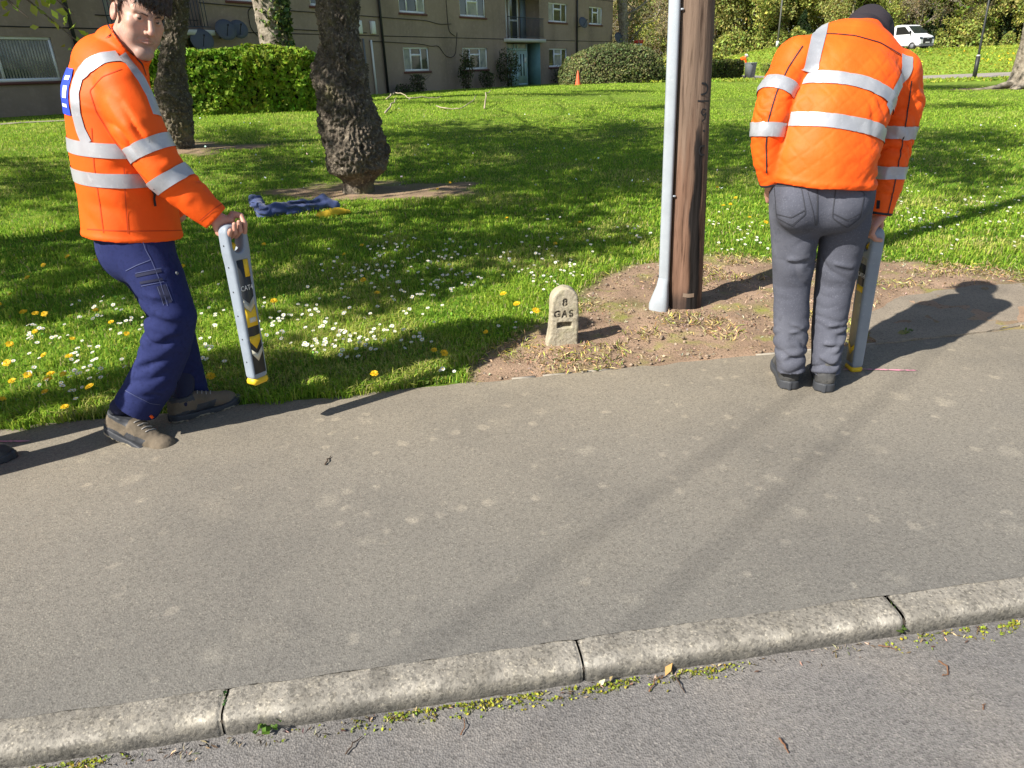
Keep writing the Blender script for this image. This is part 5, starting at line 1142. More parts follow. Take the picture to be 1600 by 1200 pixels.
mb = MB(); c = bt.ray_cast(Vector((0, 0, EYE)), Vector(nrmz(ray(276, 427)))); 
if c[0] is not None: mb.tube([np.array(c[0]), np.array(c[0])+np.array(c[1])*.005], [.008, .006], 8); mb.build('stud', m_grey, tr, True)
heelN = at(161, 651, 2.735); toe = gz(281, 697); fw = nrmz((toe-heelN)*[1, 1, 0])
make_shoe(man_l, heelN, fw, math.radians(21), False, (m_suede, m_sole, None, m_soled), .345, flex=.5)
ankN = heelN+fw*.108+np.array([0, 0, .058])
hF = gz(266, 661); tF = gz(378, 627); make_shoe(man_l, hF, tF-hF, 0., False, (m_suede, m_sole, None, m_soled), .325)
sdf_obj('sock', lambda p: rc(p, legN[4]*.5+legN[5]*.5, ankN, .046, .040), heelN-[.2, .2, .1], heelN+[.35, .3, .5], .006, m_navy_d, man_l); ankF = hF+nrmz(tF-hF)*.075+np.array([0, 0, .085]); sdf_obj('sock', lambda p: rc(p, legF[3]*.5+legF[4]*.5, ankF, .056, .043), hF-[.2, .2, .05], hF+[.35, .35, .5], .006, m_navy_d, man_l)
mb = MB(); mb.tube([legN[5]+np.array([.062, -.05, -.035]), legN[5]+np.array([.074, -.055, -.048])], [.007, .006], 7); mb.build('tongue_tag', m_hv, man_l, True)
# locator frame for the hand
def loc_frame(top, bot, n):
    z = nrmz(top-bot); n = nrmz(np.asarray(n)-z*(np.asarray(n)@z)); x = np.cross(z, n)      # x along the face width, n out of the labelled face
    return np.stack([x, -n, z], 1), bot
LT = at(361, 349, 2.775); LB = at(403, 596, 2.745); RLl, OLl = loc_frame(LT, LB, (.86, -.5, 0)); LLn = np.linalg.norm(LT-LB)
barL = LB+RLl @ np.array([0, 0, LLn-.012]); wrL = armR[4]+nrmz(armR[4]-armR[3])*.012
nL = -RLl[:, 1]
handL = lambda p: smin(hand_sdf(p, wrL+nrmz(barL-wrL)*.012, barL, -RLl[:, 0] if RLl[:, 0] @ LF > 0 else RLl[:, 0], wrL-barL, .022, 1.0, 1), rc(p, armR[3]*.35+armR[4]*.65, wrL+nrmz(barL-wrL)*.015, .034, .027), .012)
def body_l(p):
    d = smin(loft(p, [(c, l, a-.055, b-.055) for c, l, a, b in tl[:5]]+[(tl[5][0], tl[5][1], .06, .055)]), chain(p, armR, [r-.024 for r in rR]), .03); d = smin(d, chain(p, armL, [r-.022 for r in rL]), .03)
    d = smin(d, chain(p, legN[:4]+[legN[4]*.4+ankN*.6, ankN], [r-.045 for r in rN[:4]]+[.034, .03]), .03); return smin(d, chain(p, legF[:4]+[legF[4]*.5+ankF*.5, ankF], [r-.04 for r in rF[:4]]+[.034, .03]), .03)
def hd_l(p):
    q = (p-HL) @ RL; d = head_sdf(q); nk = rc(p, HL+RL @ np.array([0, -.035, -.05]), NB-neck_dir*.05, .056, .062); return smin(d, nk, .02)
vh = nets(hd_l, HL-.19, HL+np.array([.19, .19, .17]), .0026, margin=.03); hq = (vh[0]-HL) @ RL
vb = nets(body_l, (-2.1, 2.3, .1), (-.8, 3.45, 1.6), .014); vhd = nets(handL, barL-.14, barL+.14, .0026)
join_body('body', [(vb, np.tile(SK, (len(vb[0]), 1))), (vh, head_col(hq)), (vhd, np.tile(np.array([.50, .255, .185]), (len(vhd[0]), 1)))], man_l)
def ball(c, r, R=None, n=14, capz=None):
    bm = bmesh.new(); bmesh.ops.create_uvsphere(bm, u_segments=n*2, v_segments=n, radius=1); bm.verts.index_update(); V = np.array([v.co[:] for v in bm.verts]); fs = [[v.index for v in f.verts] for f in bm.faces]; bm.free()
    return V*np.asarray(r), [f for f in fs if len(f) == 4], [f for f in fs if len(f) == 3]
for sx in (1, -1):
    ec = HL+RL @ np.array([sx*.031, .0785, .012]); V, f4, f3 = ball(0, .0119); mb = MB(); mb.add(V+ec, f4, f3); e = mb.build('eye', m_eye, man_l, True)
    g = nrmz(np.array([.05, 0, EYE+.0])-ec); mb = MB(); mb.tube([ec+g*.0108, ec+g*.0122], [.0066, .0062], 14); mb.build('iris', m_iris, e, True)
def brow(p):
    q = (p-HL) @ RL; s = np.stack([np.abs(q[..., 0]), q[..., 1], q[..., 2]], -1); return np.minimum(rc(s, (.014, .0985, .0275), (.032, .0935, .0310), .0026, .0026), rc(s, (.032, .0935, .0310), (.047, .077, .027), .0026, .0014))+.0014*vnoise(q*np.array([500, 300, 200]), 3)
sdf_obj('eyebrow', brow, HL-.13, HL+.13, .0020, mat('brow_hair', (.10, .06, .042), .7), man_l)
def hair(p):
    q = (p-HL) @ RL; s = np.stack([np.abs(q[..., 0]), q[..., 1], q[..., 2]], -1); d = ell(s, (0, -.020, .050), (.084, .104, .094))
    line = .078-.55*np.maximum(0, .06-q[..., 1])+.012*vnoise(q*60, 2)      # hairline drops from the brow to the nape
    line = np.where(q[..., 1] < .0, .045-.9*np.maximum(0, -.01-q[..., 1]), line); line = np.maximum(line, -.075)
    side = rc(s, (.0735, .016, .045), (.074, .014, .008), .009, .004)
    d = np.maximum(d, line-q[..., 2]); d = smin(d, side, .01)
    fr = None
    for k in range(9):
        x = -.055+.0135*k; e = chain(q, [np.array([x, .05, .115]), np.array([x-.004, .088, .098]), np.array([x-.010*(1-k/9), .098, .072-.014*(k < 4)]), np.array([x+.006, .097, .058-.014*(k < 4)])], [.014, .012, .007, .003]); fr = e if fr is None else np.minimum(fr, e)
    d = smin(d, fr, .008)
    return d+.0035*vnoise(q*np.array([220, 60, 60]), 5)+.003*fbm(q*45, 8, 2)
ho = sdf_obj('hair', hair, HL-.17, HL+.19, .003, m_hair, man_l)
Vh = np.empty(len(ho.data.vertices)*3); ho.data.vertices.foreach_get('co', Vh); Nh = np.empty(len(Vh)); ho.data.vertices.foreach_get('normal', Nh); Vh = Vh.reshape(-1, 3); Nh = Nh.reshape(-1, 3); rh = np.random.default_rng(6); kx = rh.choice(len(Vh), min(len(Vh), 3600), replace=False)
mb = MB(); dn_ = RL @ np.array([0, .55, -.8])
hv = []; hf = []
for q, i_ in enumerate(kx):
    n_ = Nh[i_]; t_ = nrmz(dn_-n_*(dn_@n_)+rh.normal(size=3)*.28); sd = np.cross(n_, t_)*.0007; p0 = Vh[i_]-n_*.001; p1 = p0+t_*.012+n_*.003; p2 = p0+t_*.024+n_*rh.uniform(-.001, .004); hv += [p0-sd, p0+sd, p1+sd, p1-sd, p2]; hf.append(q)
hq_ = np.array(hf)*5; hs_ = link('hair_strands', np_mesh('hair_strands', np.array(hv), [np.stack([hq_, hq_+1, hq_+2, hq_+3], 1), np.stack([hq_+3, hq_+2, hq_+4], 1)], [mat('hair_strand', (.05, .034, .024), .45, spec=.5)]), ho); hs_['kind'] = 'stuff'

# ======== the cable locators the two men hold
m_case = mat('grey_casing', (.25, .29, .34), .55, spec=.4, var=[(9, (.21, .245, .29), .45, .7), (60, (.32, .36, .40), .62, .75)], bump=[(160, .15, .002)])
m_lab = mat('label_black', (.03, .032, .034), .45); m_yell = mat('label_yellow', (.80, .52, .02), .5, var=[(25, (.65, .42, .02), .5, .75)]); m_pale = mat('label_pale', (.62, .58, .45), .5); m_ltxt = mat('label_text', (.75, .75, .72), .5)
m_tan = mat('worn_label', (.42, .38, .26), .6, var=[(10, (.30, .28, .22), .45, .65), (30, (.52, .47, .33), .6, .75)])
def text_mesh(txt, size, depth=.0006):
    cu = bpy.data.curves.new('lettering', 'FONT'); cu.body = txt; cu.size = size; cu.extrude = depth; cu.align_x = 'CENTER'; cu.align_y = 'CENTER'; cu.resolution_u = 3
    o = bpy.data.objects.new('lettering', cu); COL.objects.link(o); dg = bpy.context.evaluated_depsgraph_get(); me = bpy.data.meshes.new_from_object(o.evaluated_get(dg)); bpy.data.objects.remove(o); bpy.data.curves.remove(cu); return me
def put_text(txt, size, R, t, m, parent, name='lettering', sx=1.0):
    me = text_mesh(txt, size); V = np.empty(len(me.vertices)*3); me.vertices.foreach_get('co', V); V = V.reshape(-1, 3)*[sx, 1, 1] @ np.asarray(R).T+np.asarray(t); me.vertices.foreach_set('co', V.ravel()); me.materials.clear(); me.materials.append(m); me.update(); return link(name, me, parent)
def locator(R, o, L, label, worn, grp='cable locators held by the two men'):
    t = empty('cable_locator', tuple(o), label, 'cable locator', grp); W2, T2_ = .045, .031
    def case(p):
        q = (p-o) @ R; z = q[..., 2]; w = np.interp(z, [0, .45*L, L-.16, L-.11, L-.03, L], [.038, .043, .047, .052, .053, .044]); th = np.interp(z, [0, L-.15, L-.05, L], [.028, .031, .029, .024])
        dx = np.abs(q[..., 0])-w; dy = np.abs(q[..., 1])-th; d = smax(smax(dx, dy, .016), np.maximum(z-L, .018-z), .02)
        op = rc(q*[1, 0, 1], (-.006, 0, L-.085), (-.002, 0, L-.050), .027, .029); d = smax(d, -op, .008)
        rec = rbox(q, (0, -th_face, .5*L-.055), (.030, .004, .5*L-.085), .003); return smax(d, -rec, .002)
    th_face = .0305
    ca = sdf_obj('casing', case, o+R @ np.array([0, 0, L/2])-[.16, .16, L*.56], o+R @ np.array([0, 0, L/2])+[.16, .16, L*.56], .0034, m_case, t)
    M = (R, o); mb = MB(); mb.box((-.040, -.0295, -.006), (.040, .0295, .026), M, .010); mb.build('yellow_foot', m_yell, t)
    yf = -.0275
    def panel(nm, pts, m, dz=0., par=t):
        mb = MB(); mb.prism([(x, z) for x, z in pts], yf-dz, yf+.003); mb.xf(R, o); return mb.build(nm, m, par)
    a, b = .028, L-.135
    lp = panel('label_panel', [(-.029, .045), (.029, .045), (.029, b), (-.029, b)], m_tan if worn else m_lab)
    H_ = b-.045; z = lambda f: .045+H_*f; k = .027
    if worn:
        panel('label_black', [(-k, z(.74)), (k, z(.74)), (k, z(.93)), (-k, z(.93))], m_lab, .0012, lp)
        panel('label_yellow', [(-k, z(.68)), (k, z(.68)), (k, z(.735)), (-k, z(.735))], m_yell, .0012, lp)
        tz = z(.83)
    else:
        panel('label_yellow', [(0.004, z(.84)), (k, z(.84)), (k, z(.985)), (0.004, z(.985))], m_yell, .0012, lp)
        panel('label_pale', [(-k, z(.60)), (0, z(.545)), (k, z(.60)), (k, z(.67)), (0, z(.615)), (-k, z(.67))], m_pale, .0012, lp)
        panel('label_yellow', [(-k, z(.42)), (k, z(.42)), (k, z(.595)), (0, z(.54)), (-k, z(.595))], m_yell, .0011, lp)
        panel('label_pale', [(-.012, z(.455)), (.02, z(.455)), (.02, z(.495)), (-.012, z(.495))], m_pale, .0022, lp)
        tz = z(.75)
    for f in ((.14, .25) if not worn else (.10,)):
        panel('label_yellow', [(-k, z(f+.045)), (0, z(f-.03)), (k, z(f+.045)), (k, z(f+.09)), (0, z(f+.085 if f > .2 else f+.03)), (-k, z(f+.09))], m_yell if f > .2 or worn else m_pale, .0012, lp)
    Rt = np.stack([R[:, 0], R[:, 2], -R[:, 1]], 1)
    put_text('CAT4', .029, Rt, o+R @ np.array([0, yf-.0021, tz]), m_ltxt, lp, sx=.85)
    mb = MB(); mb.tube([(-.026, 0, L-.108), (-.010, 0, L-.085), (-.004, 0, L-.078)], [.014, .013, .008], 10); mb.xf(R, o); mb.build('trigger', m_yell, t, True)
    for x in (-1,):
        for f in (.15, .3, .45, .6, .75, .88):
            mb = MB(); xx = np.interp(f*L, [0, .45*L, L-.16, L-.11, L-.03, L], [.038, .043, .047, .052, .053, .044]); mb.tube([(x*(xx-.002), .0, f*L), (x*(xx+.0012), .0, f*L)], .0035, 6); mb.xf(R, o); mb.build('screw', m_black, ca, True)
    return t
locator(RLl, OLl, LLn, 'grey cable locator with bright yellow chevrons, held off the ground by the walking man', False)

# ======== man on the right, seen from behind, bending over his locator
RF_ = nrmz([.12, .99, 0]); RLt = nrmz([.98, -.08, -.10])
man_r = empty('person', (1.37, 2.98, 0), 'man in grey jeans seen from behind bending over with his head down', 'person', 'workers in orange jackets')
tt = [(at(1283, 288, 2.94), nrmz([1, -.08, .0]), .207, .150), (at(1288, 245, 2.95), nrmz([1, -.08, -.02]), .208, .152), (at(1302, 182, 2.99), nrmz([.99, -.06, -.06]), .212, .155), (at(1322, 122, 3.06), nrmz([.98, -.04, -.12]), .215, .148), (at(1334, 84, 3.14), nrmz([.97, -.02, -.14]), .180, .122), (at(1348, 60, 3.20), nrmz([.97, 0, -.14]), .095, .080)]
aL = [at(*q) for q in ((1246, 96, 3.08), (1214, 145, 3.0), (1200, 205, 2.96), (1199, 250, 2.97), (1206, 281, 2.98))]; raL = [.082, .073, .064, .056, .05]
aR = [at(*q) for q in ((1400, 116, 3.12), (1414, 160, 3.14), (1400, 222, 3.14), (1387, 290, 3.13), (1376, 331, 3.12))]; raR = [.082, .072, .068, .062, .050]
FJR = FL(2.87, [(1352, 165, 1388, 196), (1345, 226, 1376, 242), (1328, 260, 1372, 270), (1350, 185, 1385, 214), (1255, 70, 1285, 100), (1290, 268, 1350, 276), (1370, 90, 1398, 108)], .007, .018)
FSR = FL(2.93, [(1200, 177, 1228, 181), (1202, 192, 1222, 186), (1198, 229, 1216, 221), (1184, 240, 1212, 264), (1190, 262, 1212, 272)], .006, .013)+FL(3.07, [(1408, 224, 1424, 208), (1410, 242, 1424, 224), (1392, 250, 1412, 240), (1405, 170, 1432, 150), (1386, 300, 1404, 292)], .006, .014)
def quilt(p, c, R_, amp=.0016, wl=.075):
    q = (p-c) @ R_; a = (q[..., 0]+q[..., 2])/wl; b = (q[..., 0]-q[..., 2])/wl; f = lambda t: np.exp(-((t-np.round(t))/.09)**2); return amp*np.maximum(f(a), f(b))
RQ = np.stack([RLt, RF_, np.cross(RLt, RF_)], 1)
def torso_r(p):
    d = loft(p, tt)+quilt(p, tt[2][0], RQ)*smooth(1.47, 1.40, p[..., 2])+folds(p, at(1375, 250, 2.85), np.array([-.5, 0, 1]), .007, .06, .14, 3)+folds(p, at(1380, 175, 2.9), np.array([.9, 0, .6]), .006, .07, .14, 6)+folds(p, at(1250, 60, 3.05), np.array([1, 0, .2]), .004, .07, .12, 5)+crease(p, .0035, 6, 3)+ridges(p, FJR)
    hz = tt[0][0][2]-.002-.10*(p[..., 0]-tt[0][0][0])+.006*vnoise(p*9, 4); d = d-.004*np.exp(-((p[..., 2]-hz-.02)/.012)**2)
    return np.maximum(d, hz-p[..., 2])
def sl_L(p):
    d = chain(p, aL, raL)+folds(p, aL[2], np.array([.3, 0, 1]), .008, .042, .10, 2)+folds(p, aL[4], np.array([.2, 0, 1]), .005, .03, .08, 4)+folds(p, aL[1], np.array([1, 0, .5]), .004, .07, .12, 8)+quilt(p, aL[2], RQ, .002)+crease(p, .0022, 9, 1)+ridges(p, FSR); return np.maximum(d, cut(p, aL[3], aL[4], .014))
def sl_R(p):
    d = chain(p, aR, raR)+folds(p, aR[2]-np.array([.03, 0, .02]), np.array([.5, 0, 1]), .008, .05, .12, 2)+folds(p, aR[1], np.array([.8, 0, .8]), .006, .055, .13, 4)+folds(p, aR[3], np.array([.1, 0, 1]), .004, .06, .1, 14)+quilt(p, aR[2], RQ, .002)+crease(p, .0022, 9, 5)+ridges(p, FSR); return np.maximum(d, cut(p, aR[3], aR[4], .014))
def jacket_r(p):
    d = smin(smin(torso_r(p), sl_L(p), .018), sl_R(p), .014)
    y = smin(rc(p, tt[4][0]+[.0, .0, -.01], aL[0], .105, .084), rc(p, tt[4][0]+[.0, .0, -.015], aR[0]+np.array([0, .0, 0]), .100, .084), .05); return smin(d, y, .045)
jr = sdf_obj('jacket', jacket_r, (.85, 2.6, .6), (2.0, 3.5, 1.7), .0055, m_hvq, man_r); bjr = bvh_of(jr)
for (u, v, Y), nv in (((1312, 152, 3.01), tt[3][0]-tt[2][0]+np.array([-.012, 0, .0])), ((1298, 203, 2.97), tt[2][0]-tt[1][0]+np.array([.004, 0, .01]))):
    mb = MB(); ring_band(mb, torso_r, at(u, v, Y), nrmz(nv), .052, .0045, 96); mb.build('reflective_band', m_tape, jr, True)
for f, (u, v, Y), ax in ((sl_L, (1213, 141, 3.0), aL[2]-aL[0]), (sl_L, (1199, 203, 2.96), aL[3]-aL[1]), (sl_R, (1404, 206, 3.14), aR[2]-aR[1]), (sl_R, (1391, 269, 3.135), aR[3]-aR[2])):
    mb = MB(); ring_band(mb, f, at(u, v, Y), nrmz(ax), .052, .0045, 56, tmax=.2); mb.build('reflective_band', m_tape, jr, True)
for pts in ([(1287, 36), (1278, 60), (1270, 90), (1265, 114)], [(1416, 88), (1416, 105), (1408, 125), (1398, 148), (1388, 172)]):
    mb = MB(); pix_strip(mb, bjr, pts, .052, .0045); mb.build('reflective_band', m_tape, jr, True)
for pts in ([(1254, 72), (1232, 105), (1214, 142), (1201, 185), (1197, 225), (1198, 270)], [(1424, 126), (1420, 160), (1414, 200), (1404, 255), (1394, 305), (1386, 338)], [(1262, 54), (1300, 53), (1335, 56), (1375, 67), (1407, 86)]):
    mb = MB(); pix_strip(mb, bjr, pts, .005, .003, rows=2); mb.build('piping', m_pipe, jr, True)
mb = MB(); pix_strip(mb, bjr, [(1373, 313), (1372, 326)], .014, .003, rows=2); mb.build('sleeve_tab', m_pipe, jr, True)
for f, a in ((sl_L, aL), (sl_R, aR)):
    mb = MB(); ring_band(mb, f, a[4]+nrmz(a[4]-a[3])*.006, nrmz(a[4]-a[3]), .010, .002, 40, tmax=.2); mb.build('cuff_edge', m_pipe, jr, True)
lgL = [at(*q) for q in ((1244, 300, 2.96), (1242, 350, 2.98), (1238, 440, 3.02), (1236, 515, 2.995), (1235, 558, 2.97), (1235, 575, 2.965))]; rlL = [.106, .099, .082, .072, .063, .062]
lgR = [at(*q) for q in ((1324, 302, 2.96), (1320, 350, 2.98), (1304, 440, 3.02), (1294, 515, 2.995), (1290, 560, 2.965), (1289, 578, 2.96))]; rlR = [.106, .100, .082, .072, .063, .062]
FJ = FL(2.915, [(1206, 440, 1264, 453), (1260, 458, 1210, 474), (1208, 500, 1256, 513), (1212, 527, 1258, 516), (1212, 548, 1256, 557), (1214, 566, 1254, 548), (1276, 437, 1330, 443), (1330, 452, 1280, 470), (1275, 490, 1324, 480), (1274, 516, 1320, 506), (1271, 540, 1315, 536), (1271, 557, 1313, 565), (1210, 412, 1262, 402), (1278, 410, 1330, 418)], .0095, .0115)+FL(2.87, [(1288, 352, 1334, 344), (1222, 368, 1264, 354), (1282, 380, 1324, 372), (1214, 384, 1250, 376), (1266, 318, 1276, 350)], .005, .016)
def jleg(p, g, r, s):
    d = chain(p, g, r); st = smooth(.62, .12, p[..., 2])
    d = d+folds(p, g[4]+np.array([0, 0, .03]), np.array([.25*(-1)**s, 0, 1]), .014, .062, .12, s)+folds(p, g[3], np.array([-.35*(-1)**s, 0, 1]), .011, .065, .13, s+3)+folds(p, g[2], np.array([.6, 0, 1]), .008, .075, .13, s+7)+folds(p, g[1]+np.array([0, -.05, -.06]), np.array([.5*(-1)**s, 0, 1]), .004, .06, .1, s+11)+cloth(p, .004, 9, s)+ridges(p, FJ)
    return np.maximum(d, cut(p, g[4], g[5], .012))
def jeans(p):
    pel = loft(p, [(at(1282, 268, 2.95), RLt*[1, 1, 0], .19, .12), (at(1283, 318, 2.955), RLt*[1, 1, 0], .198, .135)])
    for u in (1248, 1320): pel = smin(pel, ell(p, at(u, 322, 2.885), (.088, .07, .10)), .04)
    return smin(smin(pel, jleg(p, lgL, rlL, 2), .025), jleg(p, lgR, rlR, 5), .012) if True else 0
jn = sdf_obj('jeans', jeans, (.9, 2.65, .02), (1.85, 3.35, 1.12), .0055, m_jean, man_r); bjn = bvh_of(jn)
for pts, w in (([(1210, 290), (1252, 292), (1259, 334), (1237, 352), (1214, 340), (1210, 292)], .004), ([(1306, 292), (1300, 340), (1324, 356), (1344, 340), (1351, 300), (1308, 293)], .004), ([(1277, 290), (1277, 320), (1276, 352)], .006), ([(1262, 300), (1270, 330), (1274, 352)], .003), ([(1213, 334), (1236, 340), (1258, 328)], .004), ([(1301, 333), (1324, 344), (1344, 334)], .004)):
    mb = MB(); pix_strip(mb, bjn, pts, w, .002, rows=2); mb.build('seam', m_jst, jn, True)
hl = gz(1233, 611); hr = gz(1286, 615)
make_shoe(man_r, hl, (.24, .97), 0., True, (m_boot, m_soled), .345); make_shoe(man_r, hr, (.40, .92), 0., True, (m_boot, m_soled), .345)
RTt = at(1367, 354, 3.125); RBb = gz(1336, 580)+np.array([0, .02, .004]); Rl2, Ol2 = loc_frame(RTt, RBb, (-1, -.02, 0)); L2_ = np.linalg.norm(RTt-RBb)
barR = RBb+Rl2 @ np.array([0, 0, L2_-.012]); wrR = aR[4]+nrmz(aR[4]-aR[3])*.012
fwd_ax = Rl2[:, 0] if Rl2[:, 0] @ RF_ > 0 else -Rl2[:, 0]
hcR = barR-fwd_ax*.022
handR = lambda p: smin(hand_sdf(p, wrR, hcR, -fwd_ax, wrR-hcR, .023, 1.0, 1), rc(p, aR[3]*.3+aR[4]*.7, wrR, .033, .027), .012)
wl_ = aL[4]+nrmz(aL[4]-aL[3])*.015; handLp = lambda p: smin(rc(p, aL[4], wl_, .03, .028), smin(rc(p, wl_, wl_+np.array([.035, .05, -.06]), .026, .03), chain(p, [wl_+np.array([-.01, .02, -.02]), wl_+np.array([.0, .05, -.055]), wl_+np.array([.01, .06, -.085])], [.014, .011, .009]), .01), .015)
HR = at(1351, 71, 3.37); RR = head_frame(math.radians(-6), math.radians(-52), 0)
def body_r(p):
    d = smin(loft(p, [(c, l, a-.05, b-.05) for c, l, a, b in tt[:5]]+[(tt[5][0], tt[5][1], .06, .05)]), chain(p, aR, [r-.022 for r in raR]), .03); d = smin(d, chain(p, aL, [r-.02 for r in raL]), .03); d = smin(d, chain(p, lgL, [r-.034 for r in rlL]), .03); return smin(d, chain(p, lgR, [r-.034 for r in rlR]), .03)
def hd_r(p): q = (p-HR) @ RR; return smin(head_sdf(q), rc(p, HR+RR @ np.array([0, -.035, -.05]), tt[5][0], .056, .06), .02)
vh = nets(hd_r, HR-.2, HR+.2, .004); vb = nets(body_r, (.85, 2.6, .05), (2.0, 3.5, 1.62), .014); v1 = nets(handR, barR-.14, barR+.14, .0026); v2 = nets(handLp, wl_-.15, wl_+.15, .004)
hc = np.array([.52, .27, .20])
join_body('body', [(vb, np.tile(SK, (len(vb[0]), 1))), (vh, head_col((vh[0]-HR) @ RR)), (v1, np.tile(hc, (len(v1[0]), 1))), (v2, np.tile(hc, (len(v2[0]), 1)))], man_r)
def hood(p):
    q = (p-HR) @ RR; d = ell(q, (0, -.02, .035), (.098, .122, .112)); d = smin(d, rc(p, HR+RR @ np.array([0, -.05, -.02]), tt[5][0]+np.array([.0, .02, .02]), .085, .075), .05)
    d = smax(d, -ell(q, (0, .10, -.03), (.078, .09, .10)), .015); return d+folds(p, HR, RR @ np.array([.2, 1, .3]), .006, .06, .2, 3)+cloth(p, .005, 12, 4)
sdf_obj('hood', hood, HR-.26, HR+.24, .005, m_dark, man_r)
def peak(p): q = (p-HR) @ RR; return np.maximum(ell(q, (0, .10, .055), (.085, .085, .02)), -ell(q, (0, .10, .043), (.08, .08, .02)))
sdf_obj('cap_peak', peak, HR-.2, HR+.22, .0045, m_dark, man_r)
locator(Rl2, Ol2, L2_, 'grey cable locator with worn dirty label, resting on the pavement under the bending man', True)

# ======== third worker, just outside the left edge: a toe and a long shadow are in view
TF = nrmz([.93, .22, 0]); TR = np.array([TF[1], -TF[0], 0]); tx = np.array([-2.52, 2.42, 0.])
man_t = empty('person', tuple(tx), 'worker mostly outside the left edge, a black shoe toe and a shadow showing', 'person', 'workers in orange jackets')
ts = [(tx+[0, 0, .86], TR, .2, .155), (tx+[0, 0, 1.1], TR, .2, .155), (tx+TF*.02+[0, 0, 1.35], TR, .215, .15), (tx+TF*.03+[0, 0, 1.47], TR, .15, .11), (tx+TF*.04+[0, 0, 1.52], TR, .085, .08)]
ta = [[tx+TR*s*.2+[0, 0, 1.40], tx+TR*s*.25+[0, 0, 1.12], tx+TR*s*.22+TF*.12+[0, 0, .90]] for s in (1, -1)]
tg = [[tx+TR*.1+[0, 0, .86], tx+TR*.11+TF*.14+[0, 0, .47], tx+TR*.10+TF*.12+[0, 0, .09]], [tx-TR*.1+[0, 0, .86], tx-TR*.10-TF*.02+[0, 0, .47], tx-TR*.10-TF*.18+[0, 0, .09]]]
sdf_obj('jacket', lambda p: np.maximum(smin(loft(p, ts), np.minimum(chain(p, ta[0], [.085, .075, .055]), chain(p, ta[1], [.085, .075, .055])), .02)+cloth(p, .005, 6, 2), .84-p[..., 2]), tx+[-.45, -.45, .8], tx+[.5, .5, 1.62], .012, m_hv, man_t)
sdf_obj('trousers', lambda p: smin(smin(chain(p, tg[0], [.115, .085, .08]), loft(p, [(tx+[0, 0, .95], TR, .18, .13), (tx+[0, 0, .84], TR, .19, .135)]), .03), chain(p, tg[1], [.115, .085, .08]), .01)+cloth(p, .005, 8, 3), tx+[-.45, -.45, 0], tx+[.45, .45, 1.05], .012, m_navy, man_t)
HT = tx+TF*.06+np.array([0, 0, 1.66]); RT = head_frame(math.atan2(TF[1], TF[0])-math.pi/2, math.radians(-20), 0)
hd_t = lambda p: smin(head_sdf((p-HT) @ RT), rc(p, HT+RT @ np.array([0, -.035, -.05]), tx+TF*.03+[0, 0, 1.42], .056, .06), .02)
vh = nets(hd_t, HT-.22, HT+.2, .006); vb = nets(lambda p: smin(smin(loft(p, [(c, l, a-.03, b-.03) for c, l, a, b in ts]), smin(chain(p, tg[0], [.09, .06, .05]), chain(p, tg[1], [.09, .06, .05]), .02), .03), np.minimum(chain(p, ta[0], [.06, .05, .035]), chain(p, ta[1], [.06, .05, .035])), .02), tx+[-.5, -.5, .04], tx+[.5, .5, 1.55], .016)
hs = []
for g in ta:
    d = nrmz(g[2]-g[1]); c = g[2]; hs.append(nets(lambda p, c=c, d=d: min_hand(p, c, d), c-.22, c+.22, .004) if False else nets(lambda p, c=c, d=d: smin(rc(p, c-d*.02, c+d*.08, .03, .032), np.minimum.reduce([chain(p, [c+d*.08+TF*a, c+d*.13+TF*(a*1.1), c+d*.165+TF*a], [.011, .009, .007]) for a in (-.03, -.01, .01, .03)]+[chain(p, [c+d*.03+TF*.03, c+d*.07+TF*.055, c+d*.11+TF*.055], [.013, .011, .008])]), .008), c-.22, c+.22, .004))
join_body('body', [(vb, np.tile(SK, (len(vb[0]), 1))), (vh, head_col((vh[0]-HT) @ RT))]+[(q, np.tile(hc, (len(q[0]), 1))) for q in hs], man_t)
sdf_obj('cap', lambda p: np.maximum(ell((p-HT) @ RT, (0, -.015, .05), (.086, .108, .094)), .06-((p-HT) @ RT)[..., 2]), HT-.2, HT+.2, .006, m_dark, man_t)
tq = gz(26, 716); make_shoe(man_t, tq-TF*.31, TF, 0., False, (m_boot, m_soled), .31); make_shoe(man_t, tx-TR*.11-TF*.27, TF, 0., False, (m_boot, m_soled), .31)
# ------------------------------------------------------------------ telegraph pole with its steel cable guard
m_pole = mat('weathered_pole', (.2, .13, .09), .85, attr='Col', spec=.25, var=[(16, (1.5, 1.55, 1.6), .50, .68, 'stretch', 'mul'), (44, (.45, .42, .40), .55, .68, 'stretch', 'mul'), (120, (.6, .58, .56), .55, .7, 'stretch', 'mul')], bump=[(26, .8, .012, 'stretch'), (80, .5, .005, 'stretch')])
PB = gz(1069, 479); PT = at(1089, 0, PB[1]+.02); PD = nrmz(PT-PB)
pole = empty('telegraph_pole', tuple(PB), 'brown wooden telegraph pole with a black burnt streak and carved marks', 'pole')
def axp(z): return PB+PD*(z-PB[2])/PD[2]
zz_ = np.concatenate([np.arange(-.15, 2.6, .02), np.arange(2.6, 8.01, .2)]); ns = 90; th = np.linspace(0, 2*np.pi, ns, endpoint=False); U = np.stack([np.cos(th), np.sin(th), 0*th], 1)
cen = np.array([axp(z) for z in zz_]); rr = np.interp(zz_, [0, 2, 8], [.108, .098, .078])
P = cen[:, None]+rr[:, None, None]*U[None]; q = P*np.array([9, 9, .5]); P = P+U[None]*(.004*fbm(q, 3, 3)+.0015*fbm(P*np.array([40, 40, 2]), 6, 2))[..., None]
V = P.reshape(-1, 3); i = np.arange(len(zz_)-1)[:, None]*ns; j = np.arange(ns)[None]; F = np.stack([i+j, i+(j+1) % ns, i+ns+(j+1) % ns, i+ns+j], -1).reshape(-1, 4)
